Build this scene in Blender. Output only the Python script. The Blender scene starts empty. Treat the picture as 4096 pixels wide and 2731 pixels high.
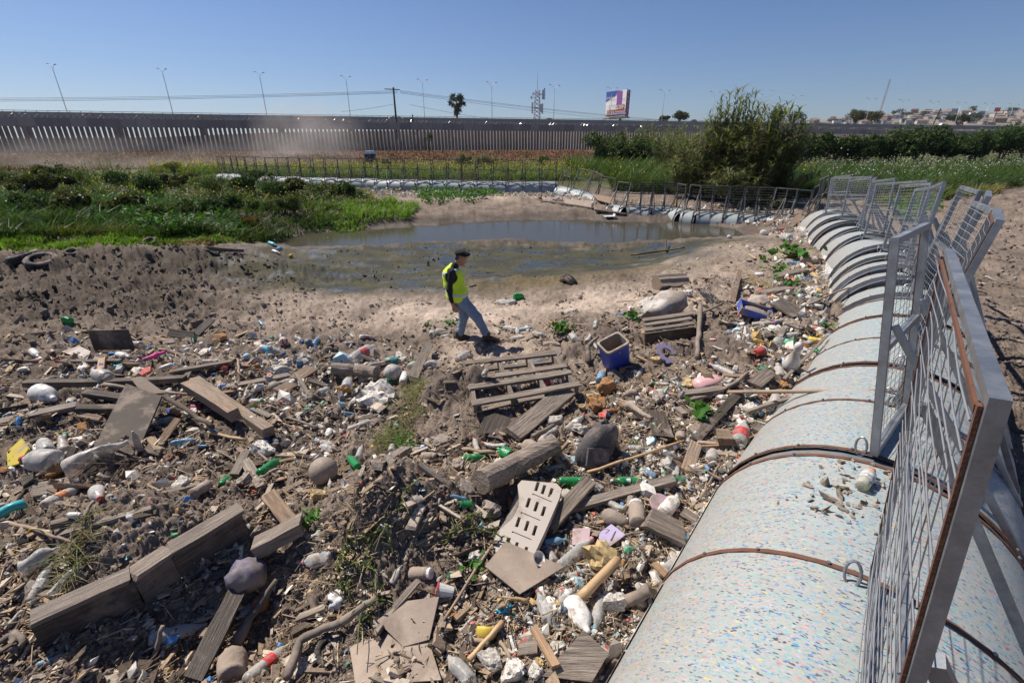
import bpy, math, random
import numpy as np
from mathutils import Vector, Matrix
random.seed(7); RNG = np.random.default_rng(7)
SC = bpy.context.scene
COL = SC.collection
# ------------------------------------------------------------------ camera, sky, sun, exposure
CH = 3.5; PITCH = math.radians(23.0); FPX = 468.0           # focal length in 1024-wide pixels
cam_d = bpy.data.cameras.new('camera'); cam = bpy.data.objects.new('camera', cam_d); COL.objects.link(cam)
cam.location = (0, 0, CH); cam.rotation_euler = (math.pi/2 - PITCH, 0, 0)
cam_d.sensor_width = 36; cam_d.lens = FPX/1024*36; cam_d.clip_start = 0.05; cam_d.clip_end = 9000
SC.camera = cam
SUN_AZ = math.radians(-55)      # from the view direction (+Y), negative = left
SUN_EL = math.radians(53)
world = bpy.data.worlds.new('World'); SC.world = world; world.use_nodes = True
wn = world.node_tree.nodes; wl = world.node_tree.links; wn.clear()
sky = wn.new('ShaderNodeTexSky'); sky.sky_type = 'NISHITA'; sky.sun_disc = False
sky.sun_elevation = SUN_EL; sky.sun_rotation = SUN_AZ
sky.altitude = 0; sky.air_density = 1.0; sky.dust_density = 0.25; sky.ozone_density = 3.5
bg = wn.new('ShaderNodeBackground'); bg.inputs[1].default_value = 0.056
tint = wn.new('ShaderNodeMix'); tint.data_type = 'RGBA'; tint.blend_type = 'MULTIPLY'; tint.inputs[0].default_value = 1.0; tint.inputs[7].default_value = (.82, .92, 1.17, 1)
wo = wn.new('ShaderNodeOutputWorld'); wl.new(sky.outputs[0], tint.inputs[6]); wl.new(tint.outputs[2], bg.inputs[0]); wl.new(bg.outputs[0], wo.inputs[0])
sd = bpy.data.lights.new('sun', 'SUN'); sd.energy = 5.0; sd.angle = math.radians(0.53); sd.color = (1.0, 0.925, 0.82)
sun = bpy.data.objects.new('sun', sd); COL.objects.link(sun)
_s = Vector((math.sin(SUN_AZ)*math.cos(SUN_EL), math.cos(SUN_AZ)*math.cos(SUN_EL), math.sin(SUN_EL)))
sun.rotation_euler = _s.to_track_quat('Z', 'Y').to_euler(); sun.location = _s*60
SC.view_settings.view_transform = 'Standard'; SC.view_settings.look = 'None'
SC.view_settings.exposure = 0.40; SC.view_settings.gamma = 1.0; SC.view_settings.use_curve_mapping = False
SC.cycles.use_denoising = True
SC.cycles.max_bounces = 6; SC.cycles.transparent_max_bounces = 12; SC.cycles.volume_bounces = 0
SC.cycles.diffuse_bounces = 3; SC.cycles.glossy_bounces = 3; SC.cycles.transmission_bounces = 4
SC.cycles.caustics_reflective = False; SC.cycles.caustics_refractive = False

# ------------------------------------------------------------------ measuring helpers (photo pixels are 4096 wide)
CP, SP = math.cos(PITCH), math.sin(PITCH)
def ray(px, py):
    a = (px/4-512)/FPX; b = (341-py/4)/FPX
    d = np.array([a, CP + b*SP, -SP + b*CP]); return d      # depth along the axis = 1
def at_depth(px, py, zc): return np.array([0, 0, CH]) + ray(px, py)*zc
def at_z(px, py, z):
    d = ray(px, py); return np.array([0, 0, CH]) + d*((z-CH)/d[2])
def proj(p):
    x, y, z = p[0], p[1], p[2]-CH
    zc = y*CP - z*SP; v = y*SP + z*CP
    return 4*(512+FPX*x/zc), 4*(341-FPX*v/zc), zc
def Q(c, r, u, v): return (1366*c-(2 if c == 2 else 0) + u/1.721, (200, 1000, 1820)[r] + v/1.721)

# ------------------------------------------------------------------ noise
def _h(ix, iy, s):
    n = (ix.astype(np.int64)*374761393 + iy.astype(np.int64)*668265263 + s*974711) & 0x7fffffff
    n = ((n ^ (n >> 13))*1274126177) & 0x7fffffff
    return ((n ^ (n >> 16)) & 0xffff)/65535.0
def vnoise(x, y, s=0):
    ix = np.floor(x); iy = np.floor(y); fx = x-ix; fy = y-iy
    ix = ix.astype(np.int64); iy = iy.astype(np.int64)
    ux = fx*fx*fx*(fx*(fx*6-15)+10); uy = fy*fy*fy*(fy*(fy*6-15)+10)
    def g(i, j):
        a = _h(ix+i, iy+j, s)*6.2831853; return np.cos(a)*(fx-i) + np.sin(a)*(fy-j)
    a = g(0, 0)*(1-ux)+g(1, 0)*ux; b = g(0, 1)*(1-ux)+g(1, 1)*ux
    return (a*(1-uy)+b*uy)*1.5
def fbm(x, y, o=4, s=0, lac=2.1, g=.5):
    r = 0; a = 1.0
    for k in range(o):
        r = r + a*vnoise(x, y, s+k*17); x = x*lac+3.1; y = y*lac+7.7; a *= g
    return r
def billow(x, y, o=3, s=0, g=.55):
    r = 0; a = 1.0
    for k in range(o):
        r = r + a*(np.abs(vnoise(x, y, s+k*13))*2-.45); x = x*2.17+1.3; y = y*2.17+5.1; a *= g
    return r
def smooth(a, b, x):
    t = np.clip((x-a)/(b-a), 0, 1); return t*t*(3-2*t)

# ------------------------------------------------------------------ terrain
CTRL = [(0,2731,.4),(700,2731,.2),(1400,2731,.35),(2300,2731,.5),(400,2250,.45),(1000,2350,.12),(1650,2060,.62),(1300,1700,.3),
 (2000,1750,.45),(2600,2100,.5),(2900,1750,.62),(3100,1500,.8),(600,1700,.25),(100,1600,.3),(2400,1300,.42),(2900,1150,.55),(3250,1250,.85),
 (3150,1000,.3),(1900,1350,0.),(1000,1250,.0),(300,1200,.05),(300,1000,.15),(900,985,.15),(1200,1060,-.25),(1500,1100,-.42),(2000,1050,-.46),
 (2400,1030,-.46),(2000,1170,-.2),(1500,1200,-.12),(2500,1150,.1),(1500,860,-.3),(2000,840,-.25),(2300,810,-.15),(2200,770,-.2),(2800,870,-.3),
 (1700,775,-.25),(1200,860,.05),(800,900,.15),(300,900,.2),(100,800,.5),(800,780,.25),(1300,740,-.1),(1000,700,0.),(3050,830,.1),(3500,850,.4),(4000,800,.45),
 (4000,1300,.5),(3900,1000,.45),(4096,2000,.4),(2500,730,.1),(3300,760,.2),(2900,760,.1)]
_cp = np.array([at_z(*c) for c in CTRL])
def macro(x, y):
    num = np.zeros_like(x); den = np.zeros_like(x)
    dist = np.sqrt(x*x+y*y)
    for cx_, cy_, cz_ in _cp:
        s2 = (.3 + .16*math.hypot(cx_, cy_))**2
        w = 1/((((x-cx_)**2+(y-cy_)**2)/s2)**1.6 + .05)
        w = w/ s2**.3
        num += w*cz_; den += w
    z = num/den
    # embankment up to the border wall far behind
    yw = 96+(x+96)*.4085       # wall line
    f = smooth(-48, -6, y-yw)
    far = smooth(44, 62, y)
    z = z*(1-far) + far*(.25 + 1.45*f)
    return z
_gx = np.arange(-110, 150.01, .4); _gy = np.arange(-4, 200.01, .4)
_MG = macro(*[g.ravel() for g in np.meshgrid(_gx, _gy)]).reshape(len(_gy), len(_gx))
def macro_fast(x, y):
    i = np.clip((x+110)/.4, 0, len(_gx)-1.001); j = np.clip((y+4)/.4, 0, len(_gy)-1.001)
    i0 = i.astype(int); j0 = j.astype(int); f = i-i0; g = j-j0
    return (_MG[j0, i0]*(1-f)+_MG[j0, i0+1]*f)*(1-g)+(_MG[j0+1, i0]*(1-f)+_MG[j0+1, i0+1]*f)*g
POND = [(1090,968),(1250,925),(1500,915),(1750,895),(2000,882),(2200,877),(2700,888),(2850,895),(3000,935),(2960,952),(2700,962),(2400,972),(2000,962),(1700,972),(1400,988),(1200,988)]
WATER_Z = -0.52
PONDW = np.array([at_z(px, py, WATER_Z)[:2] for px, py in POND])
def poly_sd(x, y, poly):
    d = np.full(x.shape, 1e9); inside = np.zeros(x.shape, bool); n = len(poly)
    for i in range(n):
        ax, ay = poly[i]; bx, by = poly[(i+1) % n]
        ex, ey = bx-ax, by-ay; t = np.clip(((x-ax)*ex+(y-ay)*ey)/(ex*ex+ey*ey), 0, 1)
        d = np.minimum(d, (x-ax-t*ex)**2+(y-ay-t*ey)**2)
        c = ((ay > y) != (by > y)) & (x < (bx-ax)*(y-ay)/(by-ay+1e-12)+ax); inside ^= c
    d = np.sqrt(d); return np.where(inside, -d, d)
def blob(x, y, px, py, rx, ry, z=0.0):
    """soft ellipse on the ground round the spot seen at photo pixel (px, py); radii in metres"""
    p = at_z(px, py, z); return np.exp(-(((x-p[0])/rx)**2+((y-p[1])/ry)**2))
def fields(x, y):
    """pale dry silt, dark wet mud, algae, roughness of the relief"""
    d = np.hypot(x, y)
    n = fbm(x*.55, y*.55, 4, 5)
    pale = (blob(x,y,1500,1230,3.2,1.3)+blob(x,y,2300,1230,2.5,1.6)+.9*blob(x,y,2950,1080,2.6,2.6)+.8*blob(x,y,1150,1180,2.0,1.0)+blob(x,y,1980,800,6.5,1.8,-.25)
            +.6*blob(x,y,2700,1300,1.2,1.0)+.7*blob(x,y,2000,1420,1.4,.7)+.9*blob(x,y,3150,960,2.,2.)+.15*blob(x,y,3900,900,6,5,.4))
    sdp = poly_sd(x, y, PONDW)+.55*fbm(x*.6, y*1.1, 3, 15)*(1-smooth(30, 45, d))
    dark = (smooth(2.6, .2, sdp)*.9 + .9*blob(x,y,1300,900,4,2.2,-.3) + .95*blob(x,y,500,1070,6,1.9) + 1.0*blob(x,y,200,1180,5,1.7)+.55*blob(x,y,650,1230,3,.8)+.6*blob(x,y,1150,1080,2.5,1.2)
            + .45*blob(x,y,800,1650,2.2,1.2)+.4*blob(x,y,2900,1350,1.3,.9))
    alg = (1.1*blob(x,y,1700,1085,5.2,2.4,-.4)+blob(x,y,2350,1045,4.8,2.2,-.4)+.9*blob(x,y,1420,1130,2.6,1.6,-.3)+.8*blob(x,y,1750,1010,6,2.0,-.4)+.7*blob(x,y,2650,1010,3,1.2,-.4))
    pale = np.clip(.8*pale*(1+.9*n), 0, 1); dark = np.clip(dark*(1+.6*n), 0, 1); alg = np.clip(alg*1.25*(1+.7*fbm(x*1.3,y*1.3,3,9)), 0, 1)*smooth(-.2,.4,sdp)
    return pale, dark, alg, sdp
def height(x, y):
    x = np.asarray(x, float); y = np.asarray(y, float)
    z = macro_fast(x, y)+mounds(x, y)
    pale, dark, alg, sdp = fields(x, y)
    d = np.hypot(x, y)
    rough = np.clip(1.0-.42*pale-1.0*alg+.95*dark, .07, 1.9)
    rtm = smooth(.2, .9, blob(x, y, 4000, 950, 9, 9, .4)+blob(x, y, 4000, 1250, 3, 3, .4))
    rough = rough*(1-.6*rtm)*smooth(-.3, 1.2, sdp)*(1-.6*smooth(40, 60, d))
    wx = x+.12*vnoise(x*2.3, y*2.3, 41); wy = y+.12*vnoise(x*2.3, y*2.3, 42)
    near = 1-smooth(6, 14, d)
    z = z + rough*(.10*fbm(x*.7, y*.7, 3, 1) + .06*billow(wx*1.5, wy*1.5, 4, 2, .6) + .026*billow(wx*7.3, wy*7.3, 3, 3, .6))
    z = z + rough*near*(.012*billow(x*21, y*21, 2, 4))
    # tyre and drag marks on the open dirt to the right of the boom
    rt = smooth(.2, .9, blob(x, y, 4000, 950, 9, 9, .4)+blob(x, y, 4000, 1250, 3, 3, .4))
    z = z + rt*.03*billow(x*.8+y*.3, y*5.0, 3, 8)
    ins = smooth(0, 1.3, -sdp)
    z = np.where(sdp < 0, np.minimum(z, WATER_Z-.03-.3*ins), np.maximum(z, WATER_Z+.012+.05*np.clip(sdp, 0, 3)*(.4+.6*(1-alg))))
    z = np.where(sdp > 0, np.minimum(z, WATER_Z+.04+.10*sdp+.05*sdp*sdp+.06*np.clip(fbm(x*1.5, y*1.5, 3, 55)+.3, 0, 1)*smooth(0, .8, sdp)), z)
    return z
MOUNDS = [(1560, 2080, .5, .62, .42, .46), (1850, 1600, .4, .55, .30, .42), (540, 2140, .4, .80, .42, .40), (960, 2520, .1, .65, .30, -.22), (700, 2620, .2, .5, .25, -.12), (600, 1040, .1, 4.0, .7, .32), (230, 1065, .1, 1.6, .5, .28), (1220, 1335, 0., .8, .3, .2), (2900, 1400, .55, .6, .4, .16), (2640, 1450, .45, .4, .25, .15), (300, 1800, .3, .6, .4, .15), (2250, 1850, .5, .4, .25, .12), (1000, 1700, .3, .5, .3, .15), (2950, 1010, .3, 2.6, 1.5, .3), (900, 1130, .0, 2.0, .5, .16), (1100, 1060, -.1, 1.2, .6, .22), (2000, 805, -.25, 4.0, 1.2, .3), (1350, 880, -.3, 3.0, 1.2, .4)]
_MD = [(at_z(a, b, c)[:2], rx, ry, h) for a, b, c, rx, ry, h in MOUNDS]
def mounds(x, y, near=None):
    z = 0.0
    for p, rx, ry, h in _MD: z = z+h*np.exp(-(((x-p[0])/rx)**2+((y-p[1])/ry)**2))
    return z
_BVH = [None]
def make_bvh(V, F):
    from mathutils.bvhtree import BVHTree
    _BVH[0] = BVHTree.FromPolygons(V.tolist(), F.tolist())
def hz(x, y):
    h = _BVH[0].ray_cast(Vector((x, y, 60)), Vector((0, 0, -1)))[0]
    return h.z if h is not None else float(height(np.array([x]), np.array([y]))[0])
def ground(px, py, up=0.0):
    """where the line of sight through a photo pixel meets the terrain (raised by up)"""
    d = ray(px, py); h = _BVH[0].ray_cast(Vector((0, 0, CH-up)), Vector(d).normalized())[0]
    return np.array(h)+np.array([0, 0, up]) if h is not None else at_depth(px, py, 240.0)
def ground_many(px, py, up=0.0, T=None):
    px = np.asarray(px, float); py = np.asarray(py, float)
    T = np.linspace(1.2, 160, 300) if T is None else T
    a = (px/4-512)/FPX; b = (341-py/4)/FPX
    D = np.stack([a, CP+b*SP, -SP+b*CP], -1)
    P = D[:, None, :]*T[None, :, None]; P[..., 2] += CH
    X = P[..., 0].ravel(); Y = P[..., 1].ravel()
    h = macro_fast(X, Y).reshape(P.shape[:2])+up
    below = P[..., 2] < h
    hit = below.any(1); i = np.clip(below.argmax(1), 1, None); k = np.arange(len(px))
    a_ = P[k, i-1, 2]-h[k, i-1]; b_ = h[k, i]-P[k, i, 2]; t = (a_/(a_+b_+1e-9))[:, None]
    R = P[k, i-1]*(1-t)+P[k, i]*t
    return R, hit

# ------------------------------------------------------------------ objects and meshes
def mesh_np(name, V, F, mat=None, smooth_=False, uv=None, col=None, mats=None, midx=None):
    """V (n,3); F (m,k) array of equal-sized faces or list of such arrays"""
    me = bpy.data.meshes.new(name); V = np.asarray(V, np.float32)
    Fs = [np.asarray(f, np.int32) for f in (F if isinstance(F, (list, tuple)) and len(F) and isinstance(F[0], np.ndarray) else [F])]
    Fs = [f for f in Fs if len(f)]
    nl = sum(f.size for f in Fs); nf = sum(len(f) for f in Fs)
    me.vertices.add(len(V)); me.vertices.foreach_set('co', V.ravel())
    me.loops.add(nl); me.loops.foreach_set('vertex_index', np.concatenate([f.ravel() for f in Fs]))
    tot = np.concatenate([np.full(len(f), f.shape[1], np.int32) for f in Fs]); st = np.concatenate([[0], np.cumsum(tot)[:-1]]).astype(np.int32)
    me.polygons.add(nf); me.polygons.foreach_set('loop_start', st)
    me.polygons.foreach_set('use_smooth', np.full(nf, bool(smooth_)))
    me.update(calc_edges=True)
    if uv is not None:
        l = me.uv_layers.new(name='UVMap'); li = np.concatenate([f.ravel() for f in Fs])
        l.data.foreach_set('uv', np.asarray(uv, np.float32)[li].ravel())
    if col is not None:
        a = me.color_attributes.new('Col', 'FLOAT_COLOR', 'POINT'); a.data.foreach_set('color', np.asarray(col, np.float32).ravel())
    for m in (mats or ([mat] if mat else [])): me.materials.append(m)
    if midx is not None: me.polygons.foreach_set('material_index', np.asarray(midx, np.int32))
    me.validate(verbose=False)
    return me
class MB:
    """collects shapes, then links them as ONE mesh object"""
    def __init__(s): s.V = []; s.F3 = []; s.F4 = []; s.n = 0
    def add(s, V, F):
        V = np.asarray(V, float).reshape(-1, 3)
        for f in F:
            (s.F4 if len(f) == 4 else s.F3).append([i+s.n for i in f]) if len(f) in (3, 4) else s._fan(f)
        s.V.append(V); s.n += len(V); return s
    def _fan(s, f):
        for k in range(1, len(f)-1): s.F3.append([f[0]+s.n, f[k]+s.n, f[k+1]+s.n])
    def box(s, c, size, R=None):
        h = np.array(size)/2; v = np.array([[x, y, z] for x in (-1, 1) for y in (-1, 1) for z in (-1, 1)])*h
        if R is not None: v = v @ np.array(R).T
        return s.add(v+np.array(c), [(0,1,3,2),(4,6,7,5),(0,4,5,1),(2,3,7,6),(0,2,6,4),(1,5,7,3)])
    def bar(s, a, b, w, h, up=(0, 0, 1)):
        """square bar from a to b: w sideways, h along up"""
        a = np.array(a, float); b = np.array(b, float); d = b-a; L = np.linalg.norm(d); d = d/(L+1e-9)
        u = np.array(up, float); sx = np.cross(d, u)
        if np.linalg.norm(sx) < 1e-4: sx = np.cross(d, (1, 0, 0))
        sx /= np.linalg.norm(sx); u = np.cross(sx, d)
        return s.box((a+b)/2, (L, w, h), np.stack([d, -sx, u], 1))
    def tube(s, pts, rad, n=6, cap=True):
        pts = np.array(pts, float); m = len(pts); rad = np.broadcast_to(np.array(rad, float), (m,))
        t = np.gradient(pts, axis=0); t /= np.linalg.norm(t, axis=1)[:, None]+1e-9
        ref = np.array([0, 0, 1.0]) if abs(t[0][2]) < .9 else np.array([1.0, 0, 0]); V = []
        for i in range(m):
            sx = np.cross(t[i], ref); sx /= np.linalg.norm(sx)+1e-9; uy = np.cross(sx, t[i]); ref = uy
            a = np.arange(n)*2*math.pi/n
            V.append(pts[i]+rad[i]*(np.cos(a)[:, None]*sx+np.sin(a)[:, None]*uy))
        F = [(i*n+j, i*n+(j+1) % n, (i+1)*n+(j+1) % n, (i+1)*n+j) for i in range(m-1) for j in range(n)]
        if cap: F += [tuple(range(n))[::-1], tuple((m-1)*n+j for j in range(n))]
        return s.add(np.concatenate(V), F)
    def lathe(s, prof, n=14, fn=None):
        """prof: (z, r) list round the z axis"""
        m = len(prof); a = np.arange(n)*2*math.pi/n
        V = np.array([[r*math.cos(t), r*math.sin(t), z] for z, r in prof for t in a])
        if fn is not None: V = fn(V)
        F = [(i*n+j, i*n+(j+1) % n, (i+1)*n+(j+1) % n, (i+1)*n+j) for i in range(m-1) for j in range(n)]
        F += [tuple(range(n))[::-1], tuple((m-1)*n+j for j in range(n))]
        return s.add(V, F)
    def prism(s, poly, z0, z1):
        n = len(poly); V = [(x, y, z0) for x, y in poly]+[(x, y, z1) for x, y in poly]
        return s.add(V, [tuple(range(n))[::-1], tuple(range(n, 2*n))]+[(i, (i+1) % n, n+(i+1) % n, n+i) for i in range(n)])
    def mesh(s, name, mat, sm=False):
        return mesh_np(name, np.concatenate(s.V), [np.array(s.F4, np.int32).reshape(-1, 4), np.array(s.F3, np.int32).reshape(-1, 3)], mat, sm)
    def build(s, name, mat, parent=None, sm=False, **k):
        return link(name, s.mesh(name, mat, sm), parent, **k)
def link(name, me, parent=None, loc=None, rot=None, **props):
    o = bpy.data.objects.new(name, me); COL.objects.link(o)
    if parent is not None: o.parent = parent
    if loc is not None: o.location = loc
    if rot is not None: o.rotation_euler = rot
    for k, v in props.items():
        if v is not None: o[k] = v
    return o
def thing(name, label, cat, loc=(0, 0, 0), rz=0.0, group=None):
    return link(name, None, None, loc, (0, 0, rz), label=label, category=cat, group=group)
def tag(o, label, cat, group=None):
    o['label'] = label; o['category'] = cat
    if group: o['group'] = group
    return o
def dup(o, parent=None):
    c = o.copy(); COL.objects.link(c); c.parent = parent
    for ch in o.children: dup(ch, c)
    return c
# ------------------------------------------------------------------ materials
class NT:
    def __init__(s, name):
        s.m = bpy.data.materials.new(name); s.m.use_nodes = True; s.t = s.m.node_tree; s.t.nodes.clear()
        s.out = s.n('OutputMaterial')
    def n(s, typ, ins=None, **kw):
        nd = s.t.nodes.new('ShaderNode'+typ)
        for k, v in kw.items(): setattr(nd, k, v)
        for k, v in (ins or {}).items(): s.put(nd.inputs[k], v)
        return nd
    def put(s, sock, v):
        if hasattr(v, 'is_output'): s.t.links.new(v, sock)
        elif isinstance(v, bpy.types.Node): s.t.links.new(v.outputs[0], sock)
        else:
            if isinstance(v, (tuple, list)) and len(v) == 3 and sock.type == 'RGBA': v = (*v, 1)
            sock.default_value = v
    def mix(s, f, a, b, mode='MIX'):
        nd = s.n('Mix', data_type='RGBA', blend_type=mode); s.put(nd.inputs[0], f); s.put(nd.inputs[6], a); s.put(nd.inputs[7], b); return nd.outputs[2]
    def math(s, op, a, b=0.0, clamp=False):
        nd = s.n('Math', operation=op, use_clamp=clamp); s.put(nd.inputs[0], a); s.put(nd.inputs[1], b); return nd.outputs[0]
    def ramp(s, f, stops, interp='LINEAR'):
        nd = s.n('ValToRGB'); r = nd.color_ramp; r.interpolation = interp
        while len(r.elements) < len(stops): r.elements.new(.5)
        for e, (p, c) in zip(r.elements, stops): e.position = p; e.color = (*c, 1) if isinstance(c, (tuple, list)) else (c, c, c, 1)
        s.put(nd.inputs[0], f); return nd.outputs[0]
    def noise(s, vec, scale, detail=4, rough=.55, dist=0):
        return s.n('TexNoise', {'Vector': vec, 'Scale': scale, 'Detail': detail, 'Roughness': rough, 'Distortion': dist}).outputs[0]
    def obj(s): return s.n('TexCoord').outputs['Object']
    def pos(s): return s.n('NewGeometry').outputs['Position']
    def princ(s, **k):
        p = s.n('BsdfPrincipled')
        for a, v in k.items(): s.put(p.inputs[a.replace('_', ' ')], v)
        return p
    def bump(s, h, strength=.3, dist=.02): return s.n('Bump', {'Height': h, 'Strength': strength, 'Distance': dist}).outputs[0]
    def done(s, sh, vol=None):
        if sh is not None: s.put(s.out.inputs[0], sh)
        if vol is not None: s.put(s.out.inputs[1], vol)
        return s.m
MUD = (.255, .20, .158)
def M(name, col, rough=.7, mud=.35, scale=7, var=.25, metal=0.0, bump=.2, grain=None, col2=None, coat=0, muds=None):
    """dusty weathered surface: base colour with small variation, dried mud in irregular patches"""
    t = NT(name); v = t.obj(); rnd = t.n('ObjectInfo').outputs['Random']
    w = t.n('VectorMath', {0: v}, operation='ADD'); cb = t.n('CombineXYZ', {0: t.math('MULTIPLY', rnd, 37.0), 1: t.math('MULTIPLY', rnd, 91.0)}); t.put(w.inputs[1], cb.outputs[0]); v = w.outputs[0]
    n1 = t.noise(v, scale, 5, .6)
    if grain:
        mp = t.n('Mapping', {'Vector': v, 'Scale': grain}); n1 = t.ramp(t.noise(mp.outputs[0], scale, 7, .7), [(.36, 0.0), (.5, .45), (.64, 1.0)])
    base = t.mix(n1, tuple(c*(1-var) for c in col), tuple(min(1, c*(1+var)) for c in (col2 or col)))
    if grain: base = t.mix(t.math('MULTIPLY', t.math('FRACT', t.math('MULTIPLY', rnd, 7.3)), .38), base, t.mix(n1, tuple(c*.5 for c in (.30, .27, .24)), (.34, .305, .27)))
    br = t.math('ADD', t.math('MULTIPLY', rnd, .5), .74)
    base = t.mix(1.0, base, t.n('CombineColor', {0: br, 1: br, 2: br}).outputs[0], 'MULTIPLY')
    n2 = t.noise(v, (muds or scale*.55), 6, .68)
    f = t.ramp(n2, [(.62-mud*.45, 0.0), (.72-mud*.38, 1.0)]) if mud > 0 else 0.0
    if mud > 0: base = t.mix(t.math('MULTIPLY', f, .88), base, t.mix(t.noise(v, scale*6, 3), tuple(c*.75 for c in MUD), tuple(c*1.3 for c in MUD)))
    p = t.princ(Base_Color=base, Roughness=(t.math('MAXIMUM', f, rough) if mud > 0 else rough), Metallic=metal)
    if coat: p.inputs['Coat Weight'].default_value = coat
    if bump: t.put(p.inputs['Normal'], t.bump(t.noise(v, scale*5, 5, .7) if not grain else n1, bump, .02))
    return t.done(p)
# ================================================================== SETTING
def ground_material():
    t = NT('ground_soil'); pos = t.pos()
    c = t.n('VertexColor', layer_name='Col')
    n1 = t.noise(pos, 9, 6, .68); n2 = t.noise(pos, 55, 5, .7); n3 = t.noise(pos, 1.7, 4, .6)
    f = t.ramp(n1, [(.3, .62), (.72, 1.32)]); f2 = t.ramp(n2, [(.25, .62), (.75, 1.34)]); f3 = t.ramp(n3, [(.3, .82), (.7, 1.15)])
    col = t.mix(1.0, t.mix(1.0, t.mix(1.0, c.outputs[0], f, 'MULTIPLY'), f2, 'MULTIPLY'), f3, 'MULTIPLY')
    wet = c.outputs[1]
    r = t.math('SUBTRACT', .95, t.math('MULTIPLY', wet, .7))
    p = t.princ(Base_Color=col, Roughness=r)
    t.put(p.inputs['Specular IOR Level'], t.math('ADD', .1, t.math('MULTIPLY', wet, .25)))
    t.put(p.inputs['Normal'], t.bump(t.math('ADD', n2, t.math('MULTIPLY', n1, 1.2)), .55, .035))
    return t.done(p)
def build_ground():
    ys = np.concatenate([np.arange(900, 148, -1.3), np.arange(148, 143.2, -.35)])
    ang = PITCH+np.arctan((ys-341)/FPX); d = CH/np.tan(ang)
    d = np.concatenate([[-60, -20, -6, -2, 0, .45, .8], d, [420, 600, 900, 1500, 2400]])
    px = np.concatenate([[-9000, -5000, -3200, -2200, -1500, -1000, -700, -500], np.arange(-380, -22, 4), np.arange(-20, 1045, 1.4), np.arange(1048, 1200, 5), np.arange(1206, 1404, 12), [1500, 1700, 2000, 2500, 3200, 4300, 6000, 9000]])
    zc = np.maximum(d*CP+CH*SP, 1.6)
    X = np.clip((px[None, :]-512)/FPX*zc[:, None], -2600, 2600); X = X+np.linspace(-.01, .01, len(px))[None, :]; Y = np.broadcast_to(d[:, None], X.shape)
    nr, nc = X.shape; x = X.ravel(); y = Y.ravel()
    z = height(x, y)
    pale, dark, alg, sdp = fields(x, y)
    dist = np.hypot(x, y)
    def C(*c): return np.array(c)[None, :]
    soil = C(.198, .156, .126)*(1+.35*fbm(x*.9, y*.9, 3, 61))[:, None]
    col = soil
    palec = C(.46, .37, .30)
    col = col*(1-pale[:, None]) + palec*pale[:, None]
    col = col*(1-.78*dark[:, None]) + C(.078, .064, .053)*.78*dark[:, None]
    an = smooth(-.25, .35, fbm(x*.8, y*1.6, 4, 71))[:, None]
    algc = C(.05, .05, .038)*(1-an) + C(.075, .07, .036)*an
    film = smooth(.1, .5, fbm(x*.6+3, y*1.5, 4, 77))*alg
    algc = algc*(1-film[:, None]) + C(.045, .055, .06)*film[:, None]
    a_ = alg[:, None]; col = col*(1-a_)+algc*a_
    # orange-brown scum line at the edge of the flat
    sc = np.clip(blob(x, y, 2150, 1130, 2.2, .7, -.2)+blob(x, y, 2500, 1090, 1.5, .5, -.1), 0, 1)[:, None]*.7
    col = col*(1-sc)+C(.13, .095, .035)*sc
    # far: dry brown embankment and weedy flat
    yw = 96+(x+96)*.4085
    emb = smooth(-44, -30, y-yw+3*fbm(x*.15, y*.15, 3, 31))[:, None]; fl = smooth(36, 46, y)[:, None]*(1-emb)
    col = col*(1-fl)+C(.075, .085, .03)*fl
    col = col*(1-emb)+C(.115, .056, .033)*(1+.5*fbm(x*.5, y*.2, 3, 33))[:, None]*emb
    beyond = smooth(4, 12, y-yw)[:, None]; col = col*(1-beyond)+C(.16, .14, .12)*beyond
    wet = np.clip(.25*alg+.75*film+.5*smooth(.9, 0, sdp), 0, 1)
    i = np.arange(nr-1)[:, None]*nc+np.arange(nc-1)[None, :]
    F = np.stack([i, i+1, i+nc+1, i+nc], -1).reshape(-1, 4)
    k = (d > .3) & (d < 330); r0, r1 = np.nonzero(k)[0][[0, -1]]; ii = np.arange(r0, r1)[:, None]*nc+np.arange(nc-1)[None, :]
    make_bvh(np.stack([x, y, z], 1), np.stack([ii, ii+1, ii+nc+1, ii+nc], -1).reshape(-1, 4))
    me = mesh_np('ground', np.stack([x, y, z], 1), F, ground_material(), True, col=np.concatenate([np.clip(col, .01, .8), wet[:, None]], 1))
    return link('ground', me, kind='structure')
build_ground()
# pond
def build_water():
    t = NT('murky_water'); pos = t.pos(); mp = t.n('Mapping', {'Vector': pos, 'Scale': (1.2, 3.5, 1)})
    n = t.math('ADD', t.noise(mp.outputs[0], 3.2, 3, .5), t.math('MULTIPLY', t.noise(mp.outputs[0], 14, 2, .5), .25))
    p = t.princ(Base_Color=(.06, .055, .04), Roughness=.07, Normal=t.bump(n, .08, .03)); p.inputs['IOR'].default_value = 1.13; p.inputs['Specular Tint'].default_value = (.85, .9, .72, 1)
    m = t.done(p)
    c = PONDW.mean(0); poly = c+(PONDW-c)*np.array([1.10, 1.22])
    b = MB(); b.add([(x, y, WATER_Z) for x, y in poly], [tuple(range(len(poly)))[::-1]])
    link('pond_water', b.mesh('pond_water', m), kind='structure')
build_water()

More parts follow.
